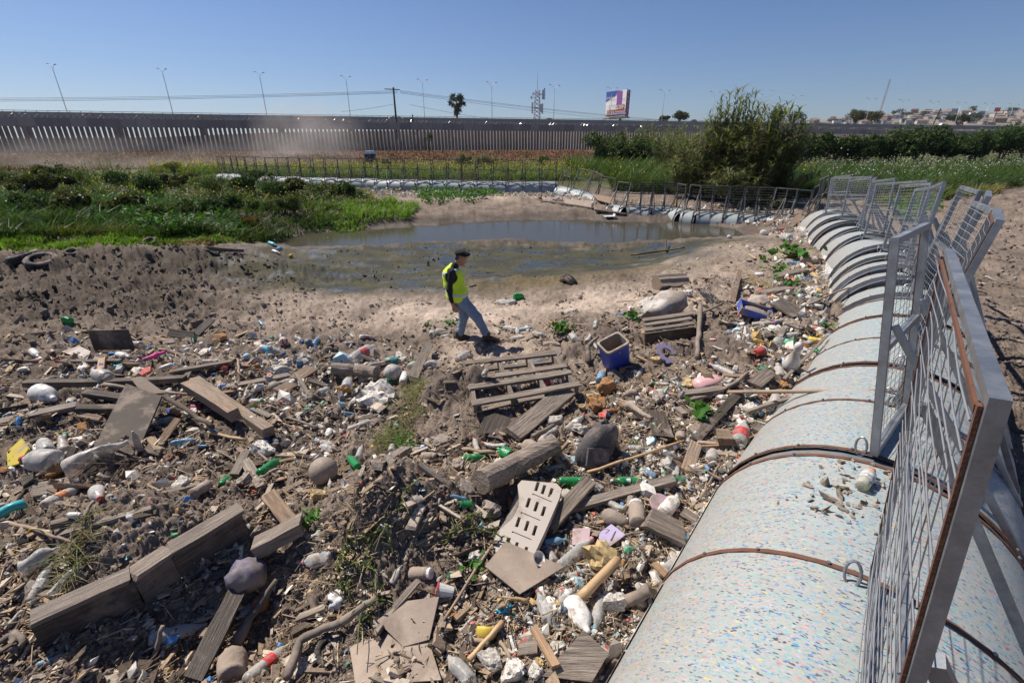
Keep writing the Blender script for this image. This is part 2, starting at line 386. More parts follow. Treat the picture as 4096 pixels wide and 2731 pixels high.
# ------------------------------------------------------------------ border wall
def wall_pt(px, dy=0.0):
    """point of the wall line seen at photo column px"""
    a = (px/4-512)/FPX
    # x = a*zc, zc ~ y*CP + (CH-1.6)*SP ; y = 96+(x+96)*.4085
    k = .4085; y0 = 96+96*k+dy; zc = (y0*CP+1.9*SP)/(1-a*k*CP); x = a*zc
    return np.array([x, y0+k*x])
def concrete(name, c, sc=2.0): return M(name, c, .85, .25, sc, .2, bump=.15)
def build_wall():
    m_post = M('weathered_post', (.25, .212, .187), .8, .2, 1.2, .25); m_plate = M('anti_climb_plate', (.30, .275, .255), .6, .1, .8, .15)
    m_wire = M('razor_wire_steel', (.62, .61, .6), .25, 0, 3, .1, metal=.85, bump=0)
    w = thing('border_wall', 'long grey bollard wall with solid top plates running along the horizon', 'wall', (*wall_pt(1000), 1.5))
    o0 = np.array(w.location)
    dr = np.array([1, .4085, 0]); dr /= np.linalg.norm(dr); nrm = np.array([dr[1], -dr[0], 0]); ang = math.atan2(dr[1], dr[0])
    b = MB(); b.box((0, 0, 2.55), (.56, .42, 5.1)); pm = b.mesh('post', m_post)
    a0 = wall_pt(-60); n = 0; s = 0.0
    L = np.linalg.norm(wall_pt(2950)-a0)
    more = MB()
    rr = random.Random(3)
    while s < L:
        p = np.array([*a0, 0])+dr*s; gz = hz(p[0], p[1])-.25
        if n < 292:
            o = link('post', pm, w, (p[0]-o0[0], p[1]-o0[1], gz-o0[2]), (0, rr.uniform(-.006, .006), ang))
        else: more.box((p[0]-o0[0], p[1]-o0[1], gz-o0[2]+2.5), (.50, .42, 5.0), Matrix.Rotation(ang, 3, 'Z'))
        n += 1; s += .88
    end = np.linalg.norm(wall_pt(4200)-a0)
    while s < end:
        p = np.array([*a0, 0])+dr*s; gz = hz(p[0], p[1])-.25
        more.box((p[0]-o0[0], p[1]-o0[1], gz-o0[2]+2.5), (.50, .42, 5.0), Matrix.Rotation(ang, 3, 'Z')); s += .88
    if more.n: more.build('post_row', m_post, w, kind='stuff')
    s = 0; k = 0
    pl = MB(); pl.box((0, 0, 0), (2.58, .05, 1.55)); plm = pl.mesh('top_plate', m_plate)
    rb = MB(); rb.box((1.3, -.05, 0), (.07, .10, 1.55)); rbm = rb.mesh('plate_rib', m_plate)
    while s < end:
        p = np.array([*a0, 0])+dr*s; gz = hz(p[0], p[1])
        o = link('top_plate', plm, w, (p[0]-o0[0]+nrm[0]*.26, p[1]-o0[1]+nrm[1]*.26, 1.55+4.9-o0[2]+.65), (0, 0, ang))
        link('plate_rib', rbm, o); s += 2.64; k += 1
    # coil of razor wire
    b = MB(); pts = []; tt = np.arange(0, end*1.25, .16)
    for t_ in tt:
        c = np.array([*a0, 8.15])+dr*(t_/1.25+.25*math.sin(t_*5.2)); pts.append(c+.36*(nrm*math.cos(t_*5.2)+np.array([0, 0, 1.15])*math.sin(t_*5.2)))
    b.tube(pts, .022, 3, False)
    r = b.build('razor_wire', m_wire); tag(r, 'shiny coil of razor wire along the top of the border wall', 'razor wire')
build_wall()

# ------------------------------------------------------------------ elevated highway behind the wall
DK0 = at_depth(0, 442, 148.0); DK1 = at_depth(4096, 503, 300.0)
DKD = (DK1-DK0); DKL = np.linalg.norm(DKD); DKD = DKD/DKL; DKN = np.array([DKD[1], -DKD[0], 0]); DKN /= np.linalg.norm(DKN)
def deck_pt(px):
    """point of the deck's near top edge at photo column px"""
    lo, hi = -.3, 1.3
    for _ in range(40):
        mid = (lo+hi)/2; q = proj(DK0+DKD*DKL*mid)
        if q[0] < px: lo = mid
        else: hi = mid
    return DK0+DKD*DKL*lo
def text_mesh(name, s, size, mat, parent, M4, ext=.01):
    cu = bpy.data.curves.new(name, 'FONT'); cu.body = s; cu.size = size; cu.align_x = 'CENTER'; cu.align_y = 'CENTER'; cu.extrude = ext
    o = bpy.data.objects.new(name, cu); COL.objects.link(o); dg = bpy.context.evaluated_depsgraph_get()
    me = bpy.data.meshes.new_from_object(o.evaluated_get(dg)); bpy.data.objects.remove(o)
    me.materials.clear(); me.materials.append(mat)
    r = link(name, me, parent); r.matrix_local = M4; return r
def face_matrix(pos, xdir, up=(0, 0, 1)):
    x = Vector(xdir).normalized(); z = Vector(up); y = z; n = x.cross(y).normalized(); y = n.cross(x)
    m = Matrix((x, y, n)).transposed().to_4x4(); m.translation = Vector(pos); return m
def build_highway():
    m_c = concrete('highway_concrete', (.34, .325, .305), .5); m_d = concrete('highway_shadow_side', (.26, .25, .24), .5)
    m_r = M('guard_rail', (.42, .42, .42), .45, .1, 1, .2, metal=.3, bump=0)
    h = thing('elevated_highway', 'raised concrete highway viaduct running behind the border wall', 'highway', DK0*np.array([1, 1, 0]))
    o0 = np.array(h.location); up = np.array([0, 0, 1.0])
    A = DK0-DKD*60-o0; B = DK0+DKD*(DKL+160)-o0
    w = 13.0; mid = -DKN*w/2
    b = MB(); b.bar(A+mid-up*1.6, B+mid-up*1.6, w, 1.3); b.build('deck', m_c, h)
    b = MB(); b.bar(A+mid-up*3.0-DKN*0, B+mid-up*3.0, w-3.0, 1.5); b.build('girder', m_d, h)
    b = MB(); b.bar(A-up*.55, B-up*.55, .3, .8); b.build('parapet', m_c, h)
    b = MB(); b.bar(A-DKN*w-up*.55, B-DKN*w-up*.55, .3, .8); b.build('parapet', m_c, h)
    b = MB(); b.bar(A+up*.22, B+up*.22, .14, .16); b.build('guard_rail', m_r, h)
    b = MB(); b.box((0, 0, 0), (.14, .14, .5)); pm = b.mesh('rail_post', m_r)
    n = int((DKL+200)/2.9)
    for i in range(min(n, 150)): link('rail_post', pm, h, tuple(A+DKD*(20+i*2.9)-up*.02))
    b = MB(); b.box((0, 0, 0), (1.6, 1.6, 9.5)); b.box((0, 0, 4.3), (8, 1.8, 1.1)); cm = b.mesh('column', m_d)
    for i in range(int((DKL+200)/26)):
        p = A+DKD*(10+i*26)+mid; link('column', cm, h, (p[0], p[1], p[2]-8.4), (0, 0, math.atan2(DKN[1], DKN[0])))
    # banners on the girder side
    m_w = M('banner_white', (.75, .75, .76), .7, .1, 2, .1, bump=0); m_b = M('banner_blue', (.03, .08, .35), .6, 0, 2, .1, bump=0)
    for px, word in ((1075, None), (1380, 'ITISA'), (1475, None), (860, 'ITISA'), (1020, 'o'), (1585, 'ITISA'), (710, None), (1790, None), (600, 'o')):
        p = deck_pt(px)-o0-up*2.95-DKN*1.2+DKN*.06
        p = deck_pt(px)-o0-up*2.9+DKN*.35
        bb = MB(); bb.bar(p-DKD*(1.5 if word else 2.0), p+DKD*(1.5 if word else 2.0), .06, 1.15 if word else .8)
        bn = bb.build('banner', m_w if word != 'o' else m_b, h)
        if word == 'ITISA': text_mesh('banner_lettering', word, 1.1, m_b, bn, face_matrix(p+DKN*.05, DKD))
build_highway()
# lamp posts on the highway
def build_lamps():
    m_p = M('lamp_pole_white', (.56, .57, .58), .5, .05, 2, .1, metal=.2, bump=0); m_h = M('lamp_head_grey', (.10, .10, .11), .5, 0, 3, .1, bump=0)
    tops = [(229,443,170,272),(669,451,629,290),(1058,456,1030,303),(1403,461,1385,318),(1709,466,1700,331),(1986,470,1985,341),(2238,473,2239,352),(2468,475,2474,361),(2679,484,2691,371),
            (2880,488,2900,377),(3050,490,3062,386),(3208,492,3226,391),(3505,493,3529,402),(3635,497,3654,408),(3755,499,3774,413),(3865,500,3890,418),(3975,502,3998,421),(4075,503,4094,424)]
    words = ['first','second','third','fourth','fifth','sixth','seventh','eighth','ninth','tenth','eleventh','twelfth','thirteenth','fourteenth','fifteenth','sixteenth','seventeenth','eighteenth']
    for i, (bx, by, tx, ty) in enumerate(tops):
        p = deck_pt(bx)-DKN*6.5; zc = proj(p)[2]; base = np.array([p[0], p[1], p[2]-.9])
        # height so that the top shows at ty
        lo, hi = 3., 20.
        for _ in range(30):
            mid = (lo+hi)/2
            if proj((p[0], p[1], p[2]+mid))[1] > ty: lo = mid
            else: hi = mid
        H = lo
        o = thing('lamp_post', 'slim twin-arm street lamp on the highway, %s from the left' % words[i], 'street lamp', base, group='street lamps along the highway')
        b = MB(); b.tube([(0, 0, 0), (0, 0, H*.5), (0, 0, H+.9)], [.15, .12, .085], 6); b.build('pole', m_p, o, True)
        for s in (-1, 1):
            d = DKN*(2.4*s)*(.5)+DKD*(1.3 if s > 0 else -1.3)
            e = np.array([d[0], d[1], H+.9+1.0+(0.35 if s < 0 else -.1)])
            b = MB(); b.tube([(0, 0, H+.85), e*.55+np.array([0, 0, (H+.9)*.45+.12]), e], .06, 5); b.build('arm', m_p, o)
            b = MB(); dd = np.array([d[0], d[1], 0])/np.linalg.norm(d); b.bar(e-dd*.15, e+dd*.75+np.array([0, 0, .08]), .34, .16); b.build('lamp_head', m_h, o)
build_lamps()
# cars on the highway
def car(px, col, cname, L=4.5, off=-3.0, suv=False, dark=False):
    m = M('car_paint_'+cname, col, .3, 0, 1, .05, bump=0, coat=.6)
    p = deck_pt(px)+DKN*off; ang = math.atan2(DKD[1], DKD[0])
    o = thing('car', '%s car driving on the highway %s' % (cname, car_where.pop(0)), 'car', (p[0], p[1], p[2]-.95), ang)
    H = 1.75 if suv else 1.45
    prof = [(-L/2, .35), (-L/2, .85), (-L/2+.35, .95), (-L*.30, .98), (-L*.17, H), (L*.20, H-.02), (L*.34, 1.0), (L*.47, .86), (L/2, .6), (L/2, .35)]
    b = MB(); n = len(prof); W = .86
    V = [(x, -W*(1 if z < 1.1 else .82), z) for x, z in prof]+[(x, W*(1 if z < 1.1 else .82), z) for x, z in prof]
    b.add(V, [tuple(range(n)), tuple(range(2*n-1, n-1, -1))]+[(i, n+i, n+(i+1) % n, (i+1) % n) for i in range(n)]); b.build('body', m, o)
    for s in (-1, 1):
        b = MB(); b.prism([(-L*.26, 1.02), (-L*.165, H-.1), (L*.17, H-.1), (L*.29, 1.02)], 0, .02)
        w = b.build('side_window', MAT['car_glass'], o); w.rotation_euler = (math.pi/2, 0, 0); w.location = (0, s*(W*.93)+.01, 0)
        for q in (-1, 1):
            b = MB(); b.lathe([(-.11, .30), (.11, .30)], 12); wh = b.build('wheel', MAT['tyre'], o); wh.rotation_euler = (math.pi/2, 0, 0); wh.location = (q*L*.3, s*(W-.08), .32)
        b = MB(); b.box((0, 0, 0), (.06, .34, .14)); b.build('headlight', MAT['lamp_glass'], o, loc=(L/2-.02, s*.6, .68))
MAT = {}
MAT['tyre'] = M('rubber_tyre', (.022, .022, .022), .85, .35, 6, .3, bump=.4)
MAT['car_glass'] = M('car_glass', (.02, .025, .03), .1, 0, 1, .1, bump=0); MAT['lamp_glass'] = M('lamp_glass', (.7, .7, .68), .2, 0, 1, .1, bump=0)
car_where = ['between the telecom tower and a lamp post', 'just left of the tall reed thicket', 'in front of the dark round trees', 'near the right edge of the picture', 'behind the wall above the leftmost dust']
car(2205, (.32, .36, .42), 'grey blue'); car(2790, (.05, .045, .045), 'dark', suv=True); car(3405, (.62, .62, .62), 'pale'); car(3790, (.75, .76, .77), 'white', 5.2, suv=True)
# ------------------------------------------------------------------ utility pole and its wires
def build_pole():
    m = M('dark_timber_pole', (.06, .045, .035), .9, 0, 3, .3); m_w = M('cable_black', (.03, .03, .035), .7, 0, 3, .1, bump=0)
    P = at_depth(1597, 620, 122.0); g = hz(P[0], P[1]); zt = at_depth(1590, 360, 122.0)[2]
    o = thing('utility_pole', 'dark wooden utility pole rising in front of the border wall', 'utility pole', (P[0], P[1], g))
    H = zt-g
    b = MB(); b.tube([(0, 0, -.3), (0, 0, H*.5), (0, 0, H)], [.3, .26, .2], 8); b.build('pole', m, o)
    b = MB(); b.bar((-2.2, 0, H-.35), (1.6, 0, H-.5), .16, .18); b.build('crossarm', m, o)
    b = MB(); b.bar((-2.0, 0, H-6.9), (0, 0, H-6.3), .14, .14); b.build('bracket_arm', m, o); b = MB(); b.bar((2.0, 0, H-6.9), (0, 0, H-6.3), .14, .14); b.build('bracket_arm', m, o)
    for s in (-1, 1):
        b = MB(); b.lathe([(0, .18), (.25, .3), (.5, .2)], 8); b.build('pole_lamp', MAT['lamp_glass'], o, loc=(1.7*s, 0, H-7.1))
        b = MB(); b.lathe([(0, .1), (.12, .16), (.3, .06)], 8); b.build('insulator', MAT['lamp_glass'], o, loc=(-2+s*.2+2, 0, H-.4))
    top = at_depth(1590, 365, 122.0)
    ends = [((0, 392), (1590, 362), 6), ((0, 398), (1590, 367), 6), ((0, 404), (1590, 371), 6), ((1600, 362), (2650, 478), 10), ((1600, 367), (2650, 481), 10), ((1600, 371), (2560, 484), 10), ((1366, 446), (1575, 416), 3), ((1640, 418), (1960, 474), 4), ((0, 408), (1366, 446), 30)]
    nm = ['uppermost left', 'middle left', 'lowest left', 'uppermost right', 'middle right', 'lowest right', 'short left', 'short right']
    for i, (a, c, sag) in enumerate(ends[:8]):
        A = at_depth(*a, 120 if i != 7 else 122); B_ = at_depth(*c, 122 if c[0] < 1600 else 190); pts = []
        for k in range(25):
            q = k/24; p = A*(1-q)+B_*q; p[2] -= sag*.055*4*q*(1-q); pts.append(p)
        b = MB(); b.tube(pts, .035, 4, False); tag(b.build('power_cable', m_w), 'thin black power cable, %s span from the utility pole' % nm[i], 'cable', 'cables of the utility pole')
build_pole()
# thin rod standing in front of the wall right of the pole
def build_rod():
    P = at_depth(1660, 590, 118.0); T = at_depth(1660, 466, 118.0); b = MB(); b.tube([(0, 0, -1), (0, 0, T[2]-P[2])], .13, 6); b.lathe([(T[2]-P[2], .2), (T[2]-P[2]+.5, .02)], 6)
    tag(b.build('sensor_mast', M('mast_brown', (.09, .07, .055), .8, 0, 2), loc=P), 'short dark mast with pointed tip right of the utility pole', 'mast')
build_rod()
def lattice_tower(name, label, cat, px, y0, y1, zc, w0, w1, mat, secs):
    P = at_depth(px, y0, zc); T = at_depth(px, y1, zc); H = T[2]-P[2]; o = thing(name, label, cat, P)
    def c(k, q): return np.array([(w0*(1-q)+w1*q)*[-1, 1, 1, -1][k]/2, (w0*(1-q)+w1*q)*[-1, -1, 1, 1][k]/2, q*H])
    for k in range(4): b = MB(); b.bar(c(k, 0), c(k, 1), w0*.08, w0*.08); b.build('leg', mat[0], o)
    b = MB(); b2 = MB()
    for i in range(secs):
        q0, q1 = i/secs, (i+1)/secs
        for k in range(4): (b if i % 2 else b2).bar(c(k, q0), c((k+1) % 4, q1), w0*.055, w0*.055); (b2 if i % 2 else b).bar(c((k+1) % 4, q0), c(k, q1), w0*.055, w0*.055)
    b.build('lattice_bracing', mat[0], o, kind='stuff'); b2.build('lattice_bracing', mat[1], o, kind='stuff')
    return o, H
def build_towers():
    mr = M('tower_red', (.38, .10, .08), .6, 0, 2, .2, bump=0); mw = M('tower_white', (.6, .6, .62), .6, 0, 2, .1, bump=0); mg = M('tower_grey', (.4, .41, .44), .6, 0, 2, .1, bump=0)
    o, H = lattice_tower('telecom_tower', 'red and white telecom lattice tower behind the highway', 'tower', 2147, 500, 366, 260.0, 3.6, 2.3, (mw, mr), 9)
    for sx, z, h in ((-3.2, .8, 1.5), (3.0, .88, 4.5), (3.8, .9, 5.5), (-2.6, .5, 5.5), (2.9, .48, 5.0), (2.0, .5, 4.), (-2.2, .9, 1.5)):
        b = MB(); b.bar((0, 0, 0), (sx, 0, 0), .25, .25); a = b.build('antenna_bracket', mg, o, loc=(0, 0, z*H)); b = MB(); b.box((sx, 0, 0), (.9, .7, h)); b.build('antenna_panel', mw, a)
    b = MB(); b.tube([(0, 0, H), (0, 0, H+9)], [.16, .05], 5); b.build('spire', mg, o)
    o, H = lattice_tower('guyed_mast', 'very tall thin lattice radio mast above the far hillside', 'mast', 3510, 480, 322, 520.0, 1.5, 1.1, (mg, mr), 22)
    o.rotation_euler = (0, math.radians(2.0), 0)
build_towers()
# ------------------------------------------------------------------ billboard
def build_billboard():
    C = at_depth(2480, 470, 330.0); o = thing('billboard', 'big two-sided advertising billboard with grocery prices above the highway', 'billboard', C)
    def loc(px, py, dz=0): return at_depth(px, py, 330.0+dz)-C
    TL, TR, BR, BL = loc(2423, 383), loc(2505, 367, -17), loc(2500, 458, -17), loc(2420, 470)
    W = np.linalg.norm(TR-TL); H = np.linalg.norm(TL-BL); xd = np.array([*(BR-BL)[:2], 0]); xd /= np.linalg.norm(xd); nn = np.array([xd[1], -xd[0], 0])
    W = np.linalg.norm((BR-BL)[:2]); H = 16.0; zb = BL[2]
    m = {k: M('billboard_'+k, c, .6, 0, 3, .06, bump=0) for k, c in dict(white=(.74, .7, .68), blue=(.05, .10, .42), green=(.2, .45, .06), purple=(.26, .08, .33), red=(.30, .03, .04), tan=(.45, .28, .2), dark=(.04, .035, .035), navy=(.05, .05, .25)).items()}
    def P(u, v, out=0): return BL*np.array([1, 1, 0])+xd*(u*W)+np.array([0, 0, zb+v*H])+nn*out
    def rect(u0, v0, u1, v1, mat, nm='printed_panel', out=.12, poly=None, par=o):
        pts = poly or [(u0, v0), (u1, v0), (u1, v1), (u0, v1)]; n = len(pts)
        V = [P(u, v, out) for u, v in pts]+[P(u, v, out-.1) for u, v in pts]
        b = MB(); b.add(V, [tuple(range(n)), tuple(range(2*n-1, n-1, -1))]+[(i, n+i, n+(i+1) % n, (i+1) % n) for i in range(n)]); return b.build(nm, mat, par)
    sheet = rect(0, 0, 1, 1, m['white'], 'advert_sheet')
    rect(0, 0, 0, 0, m['blue'], out=.24, poly=[(0, .62), (.45, .80), (.62, 1), (0, 1)], par=sheet)
    rect(0, 0, 0, 0, m['green'], out=.24, poly=[(.45, .80), (.66, .93), (.72, 1), (.62, 1)], par=sheet)
    rect(.55, .42, .80, .97, m['purple'], out=.26, par=sheet); rect(0, .0, 1, .30, m['tan'], out=.22, par=sheet)
    rect(.02, .1, .2, .5, m['white'], out=.3, par=sheet)
    for s, u, v, sz, mt in (('El Florido', .25, .74, 2.3, 'white'), ('$139', .30, .16, 3.6, 'white'), ('$389', .74, .36, 3.8, 'white'), ('QUE BARATO AHORA!', .68, .12, 1.5, 'white'), ('LIMPIADOR', .86, .66, .8, 'navy'), ('DETERGENTE', .40, .45, .8, 'navy')):
        if s[0] == '$': rect(u-.2, v-.11, u+.2, v+.11, m['red'], 'price_plate', .34, par=sheet)
        if s[0] == 'Q': rect(u-.3, v-.055, u+.3, v+.055, m['navy'], 'slogan_plate', .34, par=sheet)
        text_mesh('lettering', s, sz, m[mt], sheet, face_matrix(P(u, v, .48), xd))
    # second face, frame and catwalk
    E = P(1, 0); ed = np.array([.45, .89, 0]); ed /= np.linalg.norm(ed)
    bk = P(0, 0)+ed*9
    b = MB(); b.add([E+ed*7+np.array([0, 0, z]) for z in (0, H)]+[bk+np.array([0, 0, z]) for z in (0, H)], [(0, 1, 3, 2)]); b.build('rear_sheet', m['dark'], o)
    for i in range(7):
        z = i*H/6; b = MB(); b.bar(E+np.array([0, 0, z]), E+ed*7+np.array([0, 0, z]), .35, .35); b.build('frame_bar', m['dark'], o)
        if i < 6: b = MB(); b.bar(E+np.array([0, 0, z]), E+ed*7+np.array([0, 0, z+H/6]), .25, .25); b.build('frame_brace', m['dark'], o)
    b = MB(); b.bar(E+ed*7+np.array([0, 0, -.1]), E+ed*7+np.array([0, 0, H+.1]), .9, .9); b.build('end_post', m['purple'], o)
    b = MB(); b.bar(P(-.02, -.06, 1.2), P(1.25, -.06, 1.2), 2.4, .5); b.build('catwalk', m['dark'], o)
    b = MB(); b.tube([P(.5, -.05, -5), P(.5, -1.4, -5)], .9, 10); b.build('column', m['dark'], o)
build_billboard()

# low earth berm and barrier between wall and highway, seen through the gaps
def build_berm():
    V = []; px = np.linspace(-300, 4500, 60)
    for x in px:
        top = float(np.interp(x, [-300, 600, 1100, 1500, 2600, 4500], [553, 550, 530, 523, 520, 515]))
        for dy, k in ((6, 0), (9, 1), (13, 1), (17, 0)):
            p = wall_pt(x, dy); zc = proj((p[0], p[1], 2))[2]; zt = at_depth(x, top, zc)[2]; V.append((p[0], p[1], zt*k+1.3*(1-k)))
    n = len(px); F = [(i*4+j, (i+1)*4+j, (i+1)*4+j+1, i*4+j+1) for i in range(n-1) for j in range(3)]
    link('earth_berm', mesh_np('earth_berm', np.array(V), np.array(F), M('berm_earth', (.10, .085, .07), .95, .2, .4, .3), True), kind='structure')
build_berm()
# ================================================================== TRASH BOOM
def speckle_material(name, teal, sc=1.0):
    t = NT(name); uv = t.n('UVMap').outputs[0]; rnd = t.n('ObjectInfo').outputs['Random']
    off = t.n('CombineXYZ', {0: t.math('MULTIPLY', rnd, 50), 1: t.math('MULTIPLY', rnd, 31)})
    def cells(scale, sx, sy, o):
        mp = t.n('Mapping', {'Vector': uv, 'Scale': (scale*sx, scale*sy, 1), 'Location': (o, o*1.7, 0)})
        ad = t.n('VectorMath', {0: mp.outputs[0], 1: off.outputs[0]}, operation='ADD')
        nz = t.n('TexNoise', {'Vector': ad.outputs[0], 'Scale': .9, 'Detail': 2}); ad2 = t.n('VectorMath', {0: ad.outputs[0], 1: nz.outputs[1]}, operation='ADD')
        v = t.n('TexVoronoi', {'Vector': ad2.outputs[0], 'Scale': 1.0, 'Randomness': 1.0}); sp = t.n('SeparateColor', {0: v.outputs['Color']}); return sp.outputs
    a = cells(105*sc, 1.0, .40, 0.0); b = cells(165*sc, 1.0, .4, 5.3)
    W = (.40, .385, .365)
    c1 = t.ramp(a[0], [(0, W), (.40, (.47, .455, .43)), (.40, (.25, .40, .40)), (.58, (.24, .52, .52) if teal else (.30, .43, .43)), (.77, (.06, .11, .22)), (.83, (.45, .46, .48)), (.865, (.09, .25, .52)), (.92, (.62, .5, .16)), (.945, (.55, .2, .22)), (.965, (.05, .055, .06)), (.985, W)], 'CONSTANT')
    c2 = t.ramp(b[1], [(0, W), (.5, (.46, .45, .43)), (.46, (.22, .37, .385)), (.76, (.42, .40, .38)), (.84, (.10, .16, .26)), (.89, (.5, .42, .55)), (.93, (.2, .36, .6)), (.96, (.06, .06, .07))], 'CONSTANT')
    c = t.mix(t.math('GREATER_THAN', b[2], .52), c1, c2)
    pos = t.pos(); n = t.noise(pos, 2.2, 5, .65); n2 = t.noise(pos, 30, 3, .6)
    f = t.ramp(n, [(.42, .03), (.74, .5)]); c = t.mix(t.math('MULTIPLY', f, t.ramp(n2, [(.3, .5), (.7, 1.0)])), c, (.36, .315, .27))
    st = t.noise(t.n('Mapping', {'Vector': uv, 'Scale': (5, .7, 1)}).outputs[0], 3.0, 5, .7); arc = t.n('SeparateXYZ', {0: uv}).outputs[1]
    splash = t.math('MULTIPLY', t.ramp(t.math('MULTIPLY', arc, -1.0), [(.3, .0), (1.0, .6)]), t.ramp(st, [(.35, .25), (.62, 1.0)])); c = t.mix(splash, c, (.33, .275, .225))
    c = t.mix(t.math('MULTIPLY', t.ramp(st, [(.5, 0.0), (.75, .45)]), rnd), c, (.30, .26, .22))
    c = t.mix(1.0, c, (.90, .90, .90), 'MULTIPLY'); p = t.princ(Base_Color=c, Roughness=.55, Normal=t.bump(t.noise(pos, 120, 2), .12, .005)); return t.done(p)
SPK = [speckle_material('recycled_plastic_speckle', False), speckle_material('recycled_plastic_teal_speckle', True, 1.15)]
def rust_mat():
    t = NT('rusty_strap'); v = t.pos(); n = t.noise(v, 16, 6, .7); n2 = t.noise(v, 70, 3, .6)
    c = t.ramp(n, [(.3, (.07, .034, .024)), (.5, (.13, .055, .034)), (.7, (.10, .07, .056))]); c = t.mix(t.math('MULTIPLY', n2, .5), c, (.17, .075, .045))
    return t.done(t.princ(Base_Color=c, Roughness=.85, Metallic=.1, Normal=t.bump(n2, .4, .006)))
def galv_mat():
    t = NT('galvanised_steel'); v = t.pos(); n = t.noise(v, 7, 6, .7); n2 = t.noise(v, 45, 3, .6)
    c = t.ramp(n, [(.3, (.20, .215, .235)), (.6, (.33, .35, .375)), (.8, (.47, .48, .50))]); c = t.mix(t.math('MULTIPLY', t.ramp(n2, [(.5, 0.0), (.8, 1.0)]), .35), c, (.42, .40, .37))
    r = t.ramp(n, [(.3, .34), (.7, .6)])
    return t.done(t.princ(Base_Color=c, Roughness=r, Metallic=.72, Normal=t.bump(n2, .12, .004)))
MAT['rust'] = rust_mat(); MAT['galv'] = galv_mat()
MAT['farsteel'] = M('backlit_dark_steel', (.10, .105, .11), .7, .2, 4, .2, metal=.2, bump=0)  # far fence steel: its backlit shade is put into a darker colour
MAT['ring'] = M('steel_end_ring', (.25, .27, .295), .5, .25, 5, .25, metal=.5)
MAT['skirt'] = M('white_plastic_flange', (.60, .59, .58), .5, .25, 4, .1)
MAT['wire'] = M('mesh_wire', (.40, .40, .40), .4, .1, 8, .15, metal=.55, bump=0)
def arc_shell(A, B, lat, up, R, a0, a1, n, m, th=0.0, e0=0, e1=0):
    """tube strip from A to B round the axis (A, B are axis points)"""
    d = (B-A); L = np.linalg.norm(d); ang = np.linspace(a0, a1, n); s = np.linspace(e0, L-e1, m)/L
    V = []; UV = []
    for q in s:
        for a in ang:
            V.append(A+d*q+R*(lat*math.sin(a)+up*math.cos(a))); UV.append((q*L, a*R))
    F = [(i*n+j, (i+1)*n+j, (i+1)*n+j+1, i*n+j+1) for i in range(m-1) for j in range(n-1)]
    return np.array(V), F, np.array(UV)
